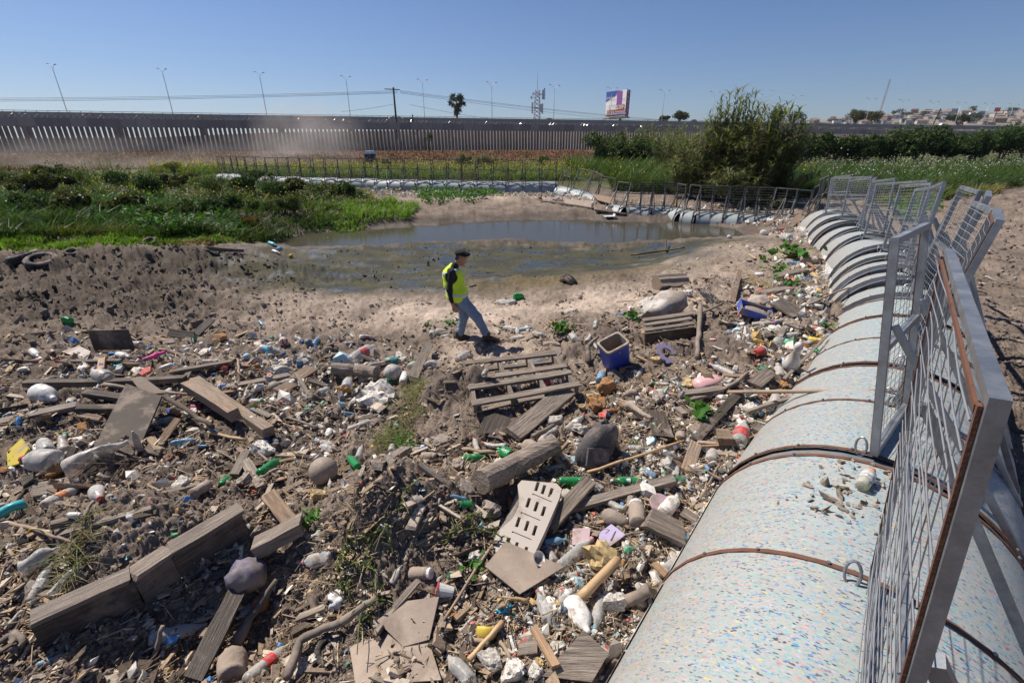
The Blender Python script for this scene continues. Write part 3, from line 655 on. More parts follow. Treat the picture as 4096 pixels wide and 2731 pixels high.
def boom_segment(Ra, Rb, R, label, group, detail, panel=True, ph=1.75, lean=.0, yaw=0.0, spk=0, over=0.0, sag=0.0, g0=.05, g1=.05, pw=.044, rusty=True, rec=.025):
    """one boom segment: ridge points Ra -> Rb; lean > 0 tips the panel towards the litter side (left)"""
    Ra = np.array(Ra, float); Rb = np.array(Rb, float); d = Rb-Ra; L = np.linalg.norm(d); dn = d/L
    lat = np.cross(dn, (0, 0, 1.0)); lat /= np.linalg.norm(lat); up = np.cross(lat, dn)      # lat points to the right
    o = thing('boom_segment', label, 'trash boom', Ra-np.array([0, 0, R]), group=group); O = np.array(o.location)
    A = Ra-up*R-O; B = Rb-up*R-O; gap = .05 if detail else .06; g0, g1 = (g0, g1) if detail else (gap, gap); mg = MAT['galv'] if detail else MAT['farsteel']; mw_ = MAT['wire'] if detail else MAT['farsteel']
    n = 30 if detail else 16
    V, F, UV = arc_shell(A, B, lat, up, R, -2.2, 2.2, n, 3, 0, g0, g1)
    link('shell', mesh_np('shell', V, np.array(F), SPK[spk], True, uv=UV), o)
    V, F, UV = arc_shell(A, B, lat, up, R-rec, -2.3, 2.3, n, 2, 0, -.05, -.05); link('end_ring', mesh_np('end_ring', V, np.array(F), MAT['ring'], True), o)
    if rec > .03:
        aa = np.linspace(-2.2, 2.2, 34); Vp = [A+dn*g0+r_*(lat*math.sin(a)+up*math.cos(a)) for a in aa for r_ in (R, R-.20)]
        link('end_plate', mesh_np('end_plate', np.array(Vp), np.array([(2*q, 2*q+1, 2*q+3, 2*q+2) for q in range(33)]), MAT['ring'], False), o)
    if detail:
        # rusty straps next to both ends, with bolts
        for e in ([g0+.004] if g0 > 0 else [])+[L-g1-.04]:
            b = MB(); Vs = []
            aa = np.linspace(-2.2, 2.2, 34)
            for a in aa:
                r = lat*math.sin(a)+up*math.cos(a); c = A+dn*e
                for rr_, ee in ((R+.001, 0), (R+.008, 0), (R+.008, .034), (R+.001, .034)): Vs.append(c+r*rr_+dn*ee)
            Fs = [(i*4+j, i*4+(j+1) % 4, (i+1)*4+(j+1) % 4, (i+1)*4+j) for i in range(33) for j in range(4)]
            b.add(Vs, Fs); st = b.build('strap', MAT['rust'], o)
            for a in np.arange(-1.5, 1.2, .33):
                r = lat*math.sin(a)+up*math.cos(a); b = MB(); c = A+dn*(e+.018)+r*(R+.011)
                b.tube([c, c+r*.011], .0105, 6); b.build('bolt', MAT['galv'], st)
        V, F, UV = arc_shell(A, B, lat, up, R+.008, -2.1, -1.22, 6, 2, 0, gap+.02, gap+.02); link('flange', mesh_np('flange', V, np.array(F), MAT['skirt'], False), o)
    else:
        for e in (gap, L-gap-.05):
            V, F, UV = arc_shell(A+dn*e, A+dn*(e+.05), lat, up, R+.012, -2.1, 2.1, n, 2); link('strap', mesh_np('strap', V, np.array(F), MAT['ring'], True), o)
    if panel:
        # upright mesh panel along the ridge
        q = Matrix.Rotation(yaw, 3, 'Z'); fd = np.array(q @ Vector((dn[0], dn[1], dn[2]+sag))); fd /= np.linalg.norm(fd)
        fl = np.cross(fd, (0, 0, 1.0)); fl /= np.linalg.norm(fl); pu = np.cross(fl, fd)
        pu = pu*math.cos(lean)-fl*math.sin(lean); fl = np.cross(fd, pu)
        W = (L+over)*(.93 if detail else .9); mid = A+dn*(L/2)+up*R+up*.02; w = pw if detail else .045
        def P(u, v, out=0): return mid+fd*(u*W/2)+pu*(v*ph)+fl*out
        for u in (-1, 1): b = MB(); b.bar(P(u, 0), P(u, 1), w, w, fd); b.build('post', mg, o)
        inn = w/2+.001
        for nm, v in (('top_rail', 1), ('middle_rail', .52), ('bottom_rail', .02)):
            vv = v - (w/2/ph if nm == 'top_rail' else 0)
            b = MB(); b.bar(P(-1, vv)+fd*inn, P(1, vv)-fd*inn, w*.98, w*.98, pu); b.build(nm, mg, o)
        if detail and rusty:
            for u in (-1, 1): b = MB(); b.bar(P(u, .0, -w/2-.005)-fd*(u*.012), P(u, .985, -w/2-.005)-fd*(u*.012), .018, .007, fl); b.build('rust_strip', MAT['rust'], o)
            b = MB(); b.bar(P(-1, .975, -w/2-.0055)+fd*.03, P(1, .975, -w/2-.0055)-fd*.03, .016, .007, fl); b.build('rust_strip', MAT['rust'], o)
        wm = MB(); hh = .065 if detail else .12; ww = .12 if detail else .2; rw = .0023 if detail else .0045
        ns = 9 if detail else 4; rr = random.Random(int(abs(Ra[0]*977+Ra[1]*131)))
        nv = max(3, int(W/ww)); nh = int(ph/hh)
        for i in range(1, nv):
            k = rr.uniform(-.005, .005); wm.tube([P(-1+2*i/nv+k*math.sin(6*t_), t_*.97+.01, -w*.62+.006*math.sin(5*t_+i)) for t_ in np.linspace(0, 1, ns)], rw, 4 if detail else 3, False)
        for i in range(1, nh):
            am = rr.uniform(-.02, .02)*(rr.random() < .35) if detail else 0; phs = rr.uniform(0, 6)
            wm.tube([P(t_, (i+am*math.sin(3.1*t_+phs)*3)/nh, -w*.75+.006*math.sin(phs+4*t_)) for t_ in np.linspace(-.97, .97, ns)], rw, 4 if detail else 3, False)
        wm.build('wire_mesh', mw_, o, kind='stuff')
        # braces behind the panel down to the boom's back
        for u in (-1, 1):
            foot = A+dn*(L*(.5+.40*u))+R*(lat*math.sin(1.0)+up*math.cos(1.0))
            b = MB(); b.bar(P(u*.93, .62, w/2+.012), foot, .042, .042, fd); b.build('brace', mg, o)
        if detail:
            for u in (-1, 1):
                c = P(u*.96, .02, -.09); b = MB(); a = np.linspace(0, 6.28, 15)
                b.tube([c+.045*np.cos(t_)*fl*.8+.07*np.sin(t_)*pu+.02*np.sin(t_)*fd for t_ in a], .0085, 6, False); b.build('hook', MAT['galv'], o)
    return o
def chain_labels(n, txt): return txt
NEAR = [at_z(3470, 2731+900, 1.33), at_z(3490, 2310, 1.33), at_z(3533, 1850, 1.33)]
NEAR[0] = NEAR[1]-(NEAR[2]-NEAR[1])*1.3
p2 = NEAR[2]; pH = at_z(3571, 998, 1.22)
for k, bul in ((.11, .08), (.215, .16), (.32, .23), (.43, .29), (.54, .30), (.655, .26), (.77, .19), (.885, .1), (1.0, 0)):
    q = p2*(1-k)+pH*k; NEAR.append(q+np.array([.8, -.6, 0])*bul)
NEAR += [at_z(3512, 946, 1.15), at_z(3462, 917, 1.12), at_z(3418, 897, 1.1), at_z(3388, 873, 1.05), at_z(3362, 848, 1.0), at_z(3318, 832, .95)]
BR = 1.10
ordw = ['first', 'second', 'third', 'fourth', 'fifth', 'sixth', 'seventh', 'eighth', 'ninth', 'tenth', 'eleventh', 'twelfth', 'thirteenth', 'fourteenth', 'fifteenth', 'sixteenth', 'seventeenth', 'eighteenth', 'nineteenth', 'twentieth', 'twenty-first', 'twenty-second', 'twenty-third', 'twenty-fourth', 'twenty-fifth', 'twenty-sixth', 'twenty-seventh', 'twenty-eighth', 'twenty-ninth', 'thirtieth']
NEARP = [(1.76, .10, 0.0, .0), None, (1.6, .18, -.12, .0), (1.65, -.12, -.02, .05), (1.62, -.10, .12, 0), (1.68, -.13, -.05, 0), (1.66, -.08, .10, 0), (1.7, -.1, -.1, 0), (1.75, -.02, .02, 0), (1.65, -.08, .22, 0), (1.65, -.03, .35, 0), (1.6, 0., .3, 0), (1.6, .02, .15, 0), (1.6, -.03, -.2, 0), (1.5, 0, .2, 0), (1.5, .02, .5, 0), (1.5, 0, .1, 0)]
for i in range(len(NEAR)-1):
    pp = NEARP[i] if i < len(NEARP) else (1.5, 0, 0, 0)
    lab = 'speckled recycled-plastic boom tube with mesh fence, %s segment counted from the camera' % ordw[i] if pp else 'speckled plastic boom tube without fence carrying the sports drink bottle'
    a, b = NEAR[i].copy(), NEAR[i+1].copy()
    if i >= 7: j = (.10, .07, .12)[i % 3]; a[2] += j; b[2] -= .05      # the far ones sit unevenly, near end up
    boom_segment(a, b, BR, lab, 'near boom segments', True, pp is not None, *((pp[0]-(.2 if i >= 7 else 0), pp[1], pp[2]) if pp else (1.7, 0, 0)), spk=[0, 0, 0, 0, 0, 1, 1, 1, 0, 0, 1, 0, 1, 0, 0, 0, 0][i % 17], over=(pp[3] if pp else 0), g0=0.0 if i in (1, 3, 5) else (.045 if i < 7 else .075), g1=0.0 if i+1 in (1, 3, 5) else (.045 if i+1 < 7 else .075), pw=.029 if i == 0 else .048, rusty=i < 4, rec=.025 if i < 7 else .06)
# far boom across the channel, left to right
FZ = .10
FAR = [(880, 694, .55), (1000, 702, .55), (1100, 706, .52), (1200, 709, .52), (1300, 712, .5), (1400, 714, .5), (1500, 716, .5), (1600, 719, .5), (1700, 721, .5), (1800, 723, .5), (1900, 725, .5), (2000, 727, .5), (2100, 728, .5), (2226, 727, .52)]
fp = np.array([at_z(c[0], c[1]-2, c[2]+FZ) for c in FAR]); L = np.r_[0, np.cumsum(np.linalg.norm(np.diff(fp, axis=0), axis=1))]
nseg = 27; s = np.linspace(0, L[-1], nseg+1); FJ = np.stack([np.interp(s, L, fp[:, k]) for k in range(3)], 1)
for i in range(nseg):
    boom_segment(FJ[i]+np.array([0, 0, .05*((i*7) % 3-1)]), FJ[i+1], .72, 'far boom tube with open mesh fence, %s from the left end' % ordw[i], 'far boom segments', False, True, 1.62, .02*((i*5) % 3-1), .05*((i*3) % 5-2), spk=(i % 3 == 1)*1)
BRK = [(2240, 742, .38), (2295, 752, .30), (2345, 768, .16), (2400, 790, -.02), (2450, 810, -.15), (2505, 818, -.2), (2560, 818, -.2), (2605, 820, -.2), (2655, 820, -.2), (2705, 824, -.2), (2740, 832, -.18), (2790, 836, -.18), (2845, 838, -.18), (2905, 842, -.18), (2965, 846, -.18), (3020, 848, -.18), (3080, 850, -.15), (3125, 856, -.15), (3170, 860, -.12), (3225, 868, -.05), (3250, 862, .2), (3278, 852, .5), (3305, 840, .75)]
for i in range(len(BRK)-1):
    lo = i >= 4 and i < 19; a, b = [at_z(q[0], q[1]+5, .10) if lo else at_z(*q) for q in (BRK[i], BRK[i+1])]
    boom_segment(a, b, .66, 'half sunken boom tube under a leaning mesh panel, %s right of the break' % ordw[i], 'broken boom segments', False, True, 1.5 if not lo else 1.3, .08*((i*5) % 3-1)+(.15 if i in (1, 2, 4) else 0), .12*((i*3) % 5-2), spk=1 if i % 2 else 0)
# ================================================================== VEGETATION
def leaf_mat(name, tint=(1, 1, 1), trans=.35, rough=.5):
    t = NT(name); c = t.n('VertexColor', layer_name='Col').outputs[0]; c = t.mix(1.0, c, tint, 'MULTIPLY')
    p = t.princ(Base_Color=c, Roughness=rough); p.inputs['Specular IOR Level'].default_value = .15
    tr = t.n('BsdfTranslucent', {'Color': t.mix(1.0, c, (1.15, 1.25, .5), 'MULTIPLY')})
    m = t.n('MixShader', {0: trans, 1: p.outputs[0], 2: tr.outputs[0]}); return t.done(m.outputs[0])
MAT['leaf'] = leaf_mat('living_leaf'); MAT['dry'] = leaf_mat('dry_grass', trans=.2, rough=.8); MAT['petal'] = leaf_mat('flower_petal', trans=.3)
MAT['stem'] = M('green_brown_stem', (.07, .08, .03), .8, 0, 6, .3); MAT['bark'] = M('bark', (.10, .075, .055), .9, 0, 6, .3)
def unit(v): return v/(np.linalg.norm(v, axis=-1, keepdims=True)+1e-9)
def blades(roots, h, w, dirs, bend, col, rng, levels=3, face=None):
    """curved tapering blades; every argument an array per blade"""
    n = len(roots); ts = np.linspace(0, 1, levels); up = np.array([0, 0, 1.0])
    side = unit(np.cross(dirs, up)) if face is None else face
    jit = rng.uniform(-1, 1, n)[:, None]; side = unit(side+.8*jit*unit(dirs))
    V = []
    for k, t in enumerate(ts):
        hgt = h*(t-bend*.45*t*t); out = h*bend*t*t*1.0+h*.12*t
        c = roots+up*hgt[:, None]+dirs*out[:, None]
        ww = (w*(1-.92*t**1.6))[:, None]*.5
        V += [c-side*ww, c+side*ww]
    V = np.stack(V, 1).reshape(-1, 3)
    o = np.arange(n)[:, None]*(2*levels)
    F = np.concatenate([o+np.array([[2*k, 2*k+1, 2*k+3, 2*k+2]]) for k in range(levels-1)])
    C = np.repeat(np.concatenate([col, np.ones((n, 1))], 1), 2*levels, 0)
    return V, F, C
def leaves(cen, size, nrm, col, rng, asp=.5):
    """diamond leaves with a crease"""
    n = len(cen); r = unit(rng.normal(size=(n, 3))); a = unit(np.cross(nrm, r)); b = np.cross(nrm, a); s = size[:, None]
    V = np.stack([cen-a*s*.5, cen+b*s*asp*.5+nrm*s*.08, cen+a*s*.5-nrm*s*.12, cen-b*s*asp*.5+nrm*s*.08], 1).reshape(-1, 3)
    o = np.arange(n)[:, None]*4; F = np.concatenate([o+np.array([[0, 1, 2]]), o+np.array([[0, 2, 3]])])
    C = np.repeat(np.concatenate([col, np.ones((n, 1))], 1), 4, 0); return V, F, C
def merge(parts):
    V = []; F = []; C = []; n = 0
    for v, f, c in parts: V.append(v); F.append(f+n); C.append(c); n += len(v)
    f4 = [f for f in F if f.shape[1] == 4]; f3 = [f for f in F if f.shape[1] == 3]
    return np.concatenate(V), [np.concatenate(x) for x in (f4, f3) if x], np.concatenate(C)
def veg(name, parts, mat, parent=None, **k):
    V, F, C = merge(parts); return link(name, mesh_np(name, V, F, mat, False, col=C), parent, **k)
def in_poly(poly, n, rng, pw=1.0):
    P = np.array(poly, float); lo, hi = P.min(0), P.max(0); out = []
    while sum(map(len, out)) < n:
        x = rng.uniform(lo[0], hi[0], n*2); y = rng.uniform(lo[1], hi[1], n*2)
        k = poly_sd(x, y, P) < 0; out.append(np.stack([x[k], y[k]], 1))
    return np.concatenate(out)[:n]
def plant(poly, n, rng):
    q = in_poly(poly, n, rng); R, hit = ground_many(q[:, 0], q[:, 1], T=np.concatenate([np.linspace(12, 60, 130), np.linspace(61, 160, 60)])); R = R[hit]
    R[:, 2] = height(R[:, 0], R[:, 1])-.03; return R
def vary(base, n, rng, v=.3, cl=None):
    c = np.array(base)[None, :]*(1+v*rng.normal(size=(n, 1))*.6)*(1+.12*rng.normal(size=(n, 3)))
    return np.clip(c, .005, .9)
def grass_area(name, label, poly, n, h0, base, rng, bend=.55, w=.035, clumpy=.5, sd=1, mat='leaf', mix=None, hv=.35):
    R = plant(poly, n, rng); n = len(R)
    cn = fbm(R[:, 0]*.45, R[:, 1]*.45, 3, sd*19); cn2 = fbm(R[:, 0]*1.6, R[:, 1]*1.6, 2, sd*23)
    h = h0*(1+clumpy*cn*1.2+.4*clumpy*cn2)*(1+hv*rng.uniform(-1, 1, n)); h = np.clip(h, .15*h0, 2.2*h0)
    a = rng.uniform(0, 6.28, n); wnd = np.stack([np.cos(a)*.8+.5, np.sin(a)*.8-.35, np.zeros(n)], 1); D = unit(wnd)
    col = vary(base, n, rng)*(1+.6*cn2[:, None])
    if mix is not None:
        k = smooth(.0, .35, fbm(R[:, 0]*.3+9, R[:, 1]*.3, 3, sd*29))[:, None]; col = col*(1-k)+vary(mix, n, rng)*k
    dist = np.hypot(R[:, 0], R[:, 1]); ww = w*(.6+dist/38)*rng.uniform(.6, 1.4, n)
    return blades(R, h, ww, D, bend*rng.uniform(.5, 1.5, n), np.clip(col, .005, .8), rng), R, h
def flowers(R, h, n, col, size, rng, lo=.85, hi=1.1):
    k = rng.integers(0, len(R), n); c = R[k]+np.stack([rng.normal(0, .12, n), rng.normal(0, .12, n), h[k]*rng.uniform(lo, hi, n)], 1)
    return leaves(c, size*rng.uniform(.6, 1.4, n), unit(rng.normal(size=(n, 3))+np.array([0, -.4, 1.2])), vary(col, n, rng, .2), rng, 1.0)
rg = np.random.default_rng(11)
G1 = (.085, .135, .032); G2 = (.055, .10, .024); G3 = (.13, .19, .04); GD = (.10, .105, .04)
LB = [(-150, 720), (150, 690), (500, 700), (900, 705), (1150, 735), (1450, 765), (1500, 800), (1540, 840), (1330, 870), (1130, 905), (1040, 930), (880, 950), (600, 965), (420, 950), (150, 960), (-150, 985)]
parts = []
p1, R1, h1 = grass_area('g', '', LB, 30000, .6, (.038, .068, .018), rg, .7, .035, .8, 1, mix=(.085, .11, .03)); parts.append(p1)
p2_, R2, h2 = grass_area('g', '', [(-100, 800), (300, 780), (700, 820), (800, 900), (500, 930), (100, 930), (-100, 900)], 10000, .75, (.03, .08, .016), rg, .9, .04, .5, 2); parts.append(p2_)
parts.append(grass_area('g', '', [(-100, 960), (400, 955), (700, 940), (900, 950), (960, 965), (600, 985), (300, 1005), (-100, 1010)], 5000, .22, (.12, .20, .035), rg, .5, .04, .4, 3)[0])
parts.append(grass_area('g', '', [(1250, 860), (1400, 810), (1560, 800), (1680, 830), (1640, 870), (1480, 880), (1300, 905)], 4200, .42, (.12, .20, .035), rg, .5, .045, .6, 4)[0])
# creeping leafy plants over the bank
q = plant([(420, 830), (700, 830), (900, 860), (1000, 930), (760, 960), (560, 950)], 2600, rg); parts.append(leaves(q+np.stack([rg.normal(0, .1, len(q)), rg.normal(0, .1, len(q)), rg.uniform(.1, .75, len(q))], 1), rg.uniform(.14, .3, len(q)), unit(rg.normal(size=(len(q), 3))+np.array([0, -.5, 1.3])), vary((.075, .15, .04), len(q), rg), rg, .7))
q = plant([(1650, 765), (1950, 755), (2020, 790), (1900, 815), (1700, 820)], 1500, rg); parts.append(leaves(q+np.stack([rg.normal(0, .1, len(q)), rg.normal(0, .1, len(q)), rg.uniform(.1, .5, len(q))], 1), rg.uniform(.14, .28, len(q)), unit(rg.normal(size=(len(q), 3))+np.array([0, -.5, 1.3])), vary((.08, .17, .04), len(q), rg), rg, .7))
veg('left_bank_grass', parts, MAT['leaf'], kind='stuff', label='tangled green grass and weeds covering the left bank', category='grass')
veg('left_bank_flowers', [flowers(R1[R1[:, 1] > 27], h1[R1[:, 1] > 27], 1300, (.5, .38, .03), .09, rg), flowers(R1[R1[:, 1] > 24], h1[R1[:, 1] > 24], 1500, (.5, .5, .45), .06, rg)], MAT['petal'], kind='stuff', label='small yellow and white wild flowers on the left bank', category='flowers')
# weedy strip behind the far boom
parts = []
p, R3, h3 = grass_area('g', '', [(550, 690), (900, 680), (1500, 690), (2250, 690), (2400, 700), (2400, 725), (1500, 715), (900, 700)], 9000, .8, G1, rg, .5, .04, .5, 5, mix=GD); parts.append(p)
p, R4, h4 = grass_area('g', '', [(600, 668), (1300, 668), (2300, 668), (2400, 690), (1300, 695), (600, 690)], 6000, .85, (.12, .14, .04), rg, .5, .045, .5, 6); parts.append(p)
veg('far_strip_weeds', parts, MAT['leaf'], kind='stuff', label='green weeds growing behind the far boom', category='weeds')
veg('far_strip_flowers', [flowers(R4, h4, 2600, (.55, .42, .03), .13, rg), flowers(R3, h3, 1200, (.5, .4, .04), .11, rg)], MAT['petal'], kind='stuff', label='yellow flowers among the weeds behind the far boom', category='flowers')
# right bank
parts = []
p, R5, h5 = grass_area('g', '', [(2420, 700), (2700, 690), (3250, 700), (3260, 790), (3050, 800), (2700, 775), (2450, 765)], 17000, 1.6, (.035, .07, .017), rg, .8, .04, .45, 7, mix=(.07, .105, .027)); parts.append(p)
p, R6, h6 = grass_area('g', '', [(3200, 690), (3600, 680), (4200, 650), (4200, 730), (3900, 770), (3600, 800), (3300, 800)], 16000, 1.25, (.036, .07, .017), rg, .7, .04, .5, 8, mix=(.065, .095, .028)); parts.append(p)
parts.append(grass_area('g', '', [(2250, 660), (2700, 650), (2750, 700), (2500, 720), (2280, 700)], 5000, 1.5, (.06, .095, .025), rg, .5, .05, .5, 9)[0])
parts.append(grass_area('g', '', [(3480, 790), (3700, 770), (4000, 745), (4000, 775), (3800, 795), (3600, 830), (3520, 830)], 4200, .55, (.11, .14, .045), rg, .6, .035, .6, 12, mix=(.2, .17, .08))[0])
p, R7, h7 = grass_area('g', '', [(3100, 640), (3600, 640), (4200, 625), (4200, 690), (3600, 705), (3100, 690)], 13000, .95, (.07, .092, .033), rg, .5, .045, .5, 10, mix=(.10, .12, .05)); parts.append(p)
q = plant([(3560, 830), (3680, 800), (3760, 800), (3740, 850), (3600, 900)], 900, rg); parts.append(leaves(q+np.stack([rg.normal(0, .1, len(q)), rg.normal(0, .1, len(q)), rg.uniform(.05, .45, len(q))], 1), rg.uniform(.1, .22, len(q)), unit(rg.normal(size=(len(q), 3))+np.array([0, -.4, 1.3])), vary((.09, .19, .045), len(q), rg), rg, .8))
veg('right_bank_grass', parts, MAT['leaf'], kind='stuff', label='tall green grass and weeds on the right bank behind the boom', category='grass')
veg('right_bank_flowers', [flowers(R7, h7, 6000, (.62, .61, .56), .10, rg, .75), flowers(R6, h6, 900, (.55, .55, .5), .08, rg), flowers(R5, h5, 500, (.55, .42, .03), .10, rg)], MAT['petal'], kind='stuff', label='haze of small white wild flowers on the right bank', category='flowers')
# dry grass of the embankment
p, R8, h8 = grass_area('g', '', [(-100, 610), (2300, 603), (2600, 640), (2400, 665), (1200, 668), (-100, 690)], 14000, .55, (.12, .072, .048), rg, .5, .05, .5, 13, mix=(.15, .105, .072)); veg('dry_embankment_grass', [p], MAT['dry'], kind='stuff', label='dry brown grass on the embankment below the border wall', category='grass')
p, R9, h9 = grass_area('g', '', [(700, 955), (820, 945), (900, 960), (800, 985), (680, 985)], 900, .2, (.30, .22, .12), rg, .9, .03, .4, 14); veg('dry_grass_heap', [p], MAT['dry'], kind='stuff', label='tan dry grass heap at the edge of the left bank', category='grass')
# ------------------------------------------------------------------ giant reed
def reed(px, py, H, spread, n, label, rng, grp='giant reed thickets', lv=40, ll=.95, lw=.07, tilt=.3, base=(.125, .14, .068), zc=None):
    P = ground(px, py); o = thing('giant_reed', label, 'reed', P, group=grp)
    sm = MB(); parts = []
    for i in range(n):
        a = rng.uniform(0, 6.28); r = spread*math.sqrt(rng.uniform(0, 1)); rt = np.array([r*math.cos(a), r*.7*math.sin(a), -.2])
        h = H*rng.uniform(.55, 1.0)*(1-.35*(r/spread)**2); ln = tilt*(r/spread)*rng.uniform(.5, 1.3)
        d = np.array([math.cos(a), math.sin(a), 0])+rng.normal(0, .35, 3)*np.array([1, 1, 0])
        t = np.linspace(0, 1, 5)[:, None]; pts = rt+np.array([0, 0, h])*(t-.18*ln*t*t)+d*h*ln*t**1.8
        sm.tube(pts, np.linspace(.018, .006, 5), 3, False)
        k = rng.uniform(.18, 1.0, lv)**.75; k[0] = 1.0
        pos = np.stack([np.interp(k, t[:, 0], pts[:, j]) for j in range(3)], 1)
        az = rng.uniform(0, 6.28, lv); D = np.stack([np.cos(az), np.sin(az), np.zeros(lv)], 1)
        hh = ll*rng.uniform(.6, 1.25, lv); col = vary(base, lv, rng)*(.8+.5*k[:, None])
        dry = rng.uniform(0, 1, lv) < .16*(1.2-k)*2; col[dry] = vary((.26, .22, .12), int(dry.sum()), rng)
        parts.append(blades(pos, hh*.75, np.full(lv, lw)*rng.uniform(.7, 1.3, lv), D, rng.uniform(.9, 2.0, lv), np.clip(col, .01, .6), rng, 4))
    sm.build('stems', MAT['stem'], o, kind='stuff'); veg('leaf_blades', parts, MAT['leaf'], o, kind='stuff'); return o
reed(2890, 800, 6.9, 1.4, 190, 'tallest giant reed thicket rising above the highway on the right', rg, tilt=.22)
reed(3040, 808, 6.0, 1.15, 110, 'narrow giant reed lobe on the right of the tallest thicket', rg, tilt=.25)
reed(2780, 790, 4.2, 1.4, 60, 'lower giant reed lobe on the left of the tallest thicket', rg, tilt=.45)
reed(3000, 818, 3.4, 1.8, 55, 'drooping reeds at the right foot of the tallest thicket', rg, tilt=.55)
reed(2740, 700, 5.6, 3.4, 130, 'broad reed thicket left of the tallest one', rg)
reed(2600, 672, 6.2, 5.0, 170, 'pale reed thicket between the wall and the tallest one', rg)
reed(2480, 668, 4.6, 4.0, 110, 'low reed thicket at the left end of the right bank greenery', rg)
reed(420, 725, 2.6, 2.1, 34, 'scattered young reeds standing above the left bank', rg, lv=15, ll=.7, tilt=.6)
reed(560, 740, 1.6, .6, 8, 'small reed shoot right of the young left bank reeds', rg, lv=14)
reed(1860, 672, 2.4, 1.0, 26, 'short reed tuft behind the far boom, left of a pair', rg)
reed(1950, 672, 2.2, 1.3, 26, 'short reed tuft behind the far boom, right of a pair', rg)
reed(1545, 672, 1.8, 1.0, 14, 'sparse reed tuft beside the portable toilet', rg)
reed(3120, 832, 1.1, .6, 10, 'low reed shoots at the bend of the boom', rg, lv=10, tilt=.9)
# ------------------------------------------------------------------ shrubs and trees
def shrub(px, py, w, h, n, label, rng, base=(.06, .095, .03), name='shrub', cat='shrub', grp=None, ls=.28, lobes=9, zc=None, trunk=.12, gz=None):
    P = ground(px, py) if zc is None else at_depth(px, py, zc)
    o = thing(name, label, cat, P, group=grp)
    C = rng.normal(0, .42, (lobes, 3))*np.array([w*.5, w*.4, h*.24])+np.array([0, 0, h*.58]); rad = rng.uniform(.16, .34, lobes)*min(w, h)
    k = rng.integers(0, lobes, n); u = unit(rng.normal(size=(n, 3))); rr = rad[k]*rng.uniform(.55, 1.08, n)
    pos = C[k]+u*rr[:, None]*np.array([1.15, 1, .9]); ok = pos[:, 2] > .05*h; pos = pos[ok]; u = u[ok]; n = len(pos)
    col = vary(base, n, rng, .35)
    veg('crown', [leaves(pos, ls*rng.uniform(.6, 1.5, n), unit(u+.9*rng.normal(size=(n, 3))+np.array([0, 0, .5])), col, rng, .62)], MAT['leaf'], o)
    b = MB(); 
    for j in range(min(lobes, 6)):
        b.tube([(rng.normal(0, .08)*w, 0, -.3), C[j]*np.array([.4, .4, .6]), C[j]], [trunk, trunk*.7, trunk*.25], 5, False)
    b.build('trunk', MAT['bark'], o); return o
SH = [(2420, 668, 6, 4.6), (2560, 680, 5, 4.0), (3110, 672, 6, 4.8), (3215, 670, 7, 4.4), (3330, 670, 7, 4.8), (3440, 668, 7, 4.4), (3560, 668, 7.5, 5.0), (3660, 668, 8, 5.8), (3770, 668, 7.5, 5.4), (3880, 664, 7, 5.0), (3990, 660, 8, 6.0), (4085, 656, 8, 6.8), (3060, 700, 4, 3.0), (2680, 690, 4, 3.0)]
SW = ['first', 'second', 'third', 'fourth', 'fifth', 'sixth', 'seventh', 'eighth', 'ninth', 'tenth', 'eleventh', 'twelfth']
for i, (px, py, w, h) in enumerate(SH):
    lab = 'dark leafy castor shrub in the right bank hedge, %s from the left' % SW[i] if i < 12 else ('small dark shrub at the foot of the tallest reed thicket' if i == 12 else 'small dark shrub left of the tallest reed thicket')
    shrub(px, py, w, h, 3600, lab, rg, (.05, .082, .028) if i % 3 else (.065, .10, .035), 'castor_shrub', grp='castor shrubs of the right bank', ls=.34, lobes=12)
shrub(700, 700, 1.6, 1.7, 900, 'yellow flowering bush beside the far boom end', rg, (.11, .14, .03), 'flowering_bush', ls=.13)
shrub(780, 715, 2.0, .9, 700, 'low pale bush right of the yellow flowering bush', rg, (.12, .14, .05), 'low_bush', ls=.13)
shrub(1715, 605, 2.2, 5.5, 260, 'thin sapling standing against the border wall', rg, (.06, .08, .03), 'sapling', 'tree', ls=.3, lobes=5)
shrub(2410, 620, 3.0, 5.0, 420, 'sparse young tree in front of the right end of the wall', rg, (.05, .08, .03), 'young_tree', 'tree', ls=.35, lobes=7)
shrub(2165, 663, 2.0, 1.6, 420, 'round green bush on the brown slope behind the far boom', rg, (.07, .11, .03), 'green_bush', ls=.2)
shrub(1010, 925, 1.5, .8, 700, 'reddish brown bush at the right tip of the left bank', rg, (.14, .085, .03), 'brown_bush', ls=.09)
bush_px = [(60, 760, 2.2, 1.1), (190, 800, 2.6, 1.2), (330, 780, 2.4, 1.3), (470, 760, 2.0, 1.0), (600, 800, 2.4, 1.1), (720, 770, 2.0, 1.0), (850, 800, 2.2, 1.1), (980, 780, 2.2, 1.0), (1090, 810, 2.0, 1.0), (1180, 790, 2.2, .9), (1290, 800, 2.0, .9), (1390, 800, 1.8, .8), (130, 880, 2.0, .9), (330, 880, 2.2, 1.0), (700, 905, 1.6, .8), (820, 890, 1.8, .8), (930, 870, 1.8, .9), (520, 870, 1.8, .8), (1150, 860, 1.6, .7), (250, 725, 2.4, 1.0), (1030, 735, 2.2, .9)]
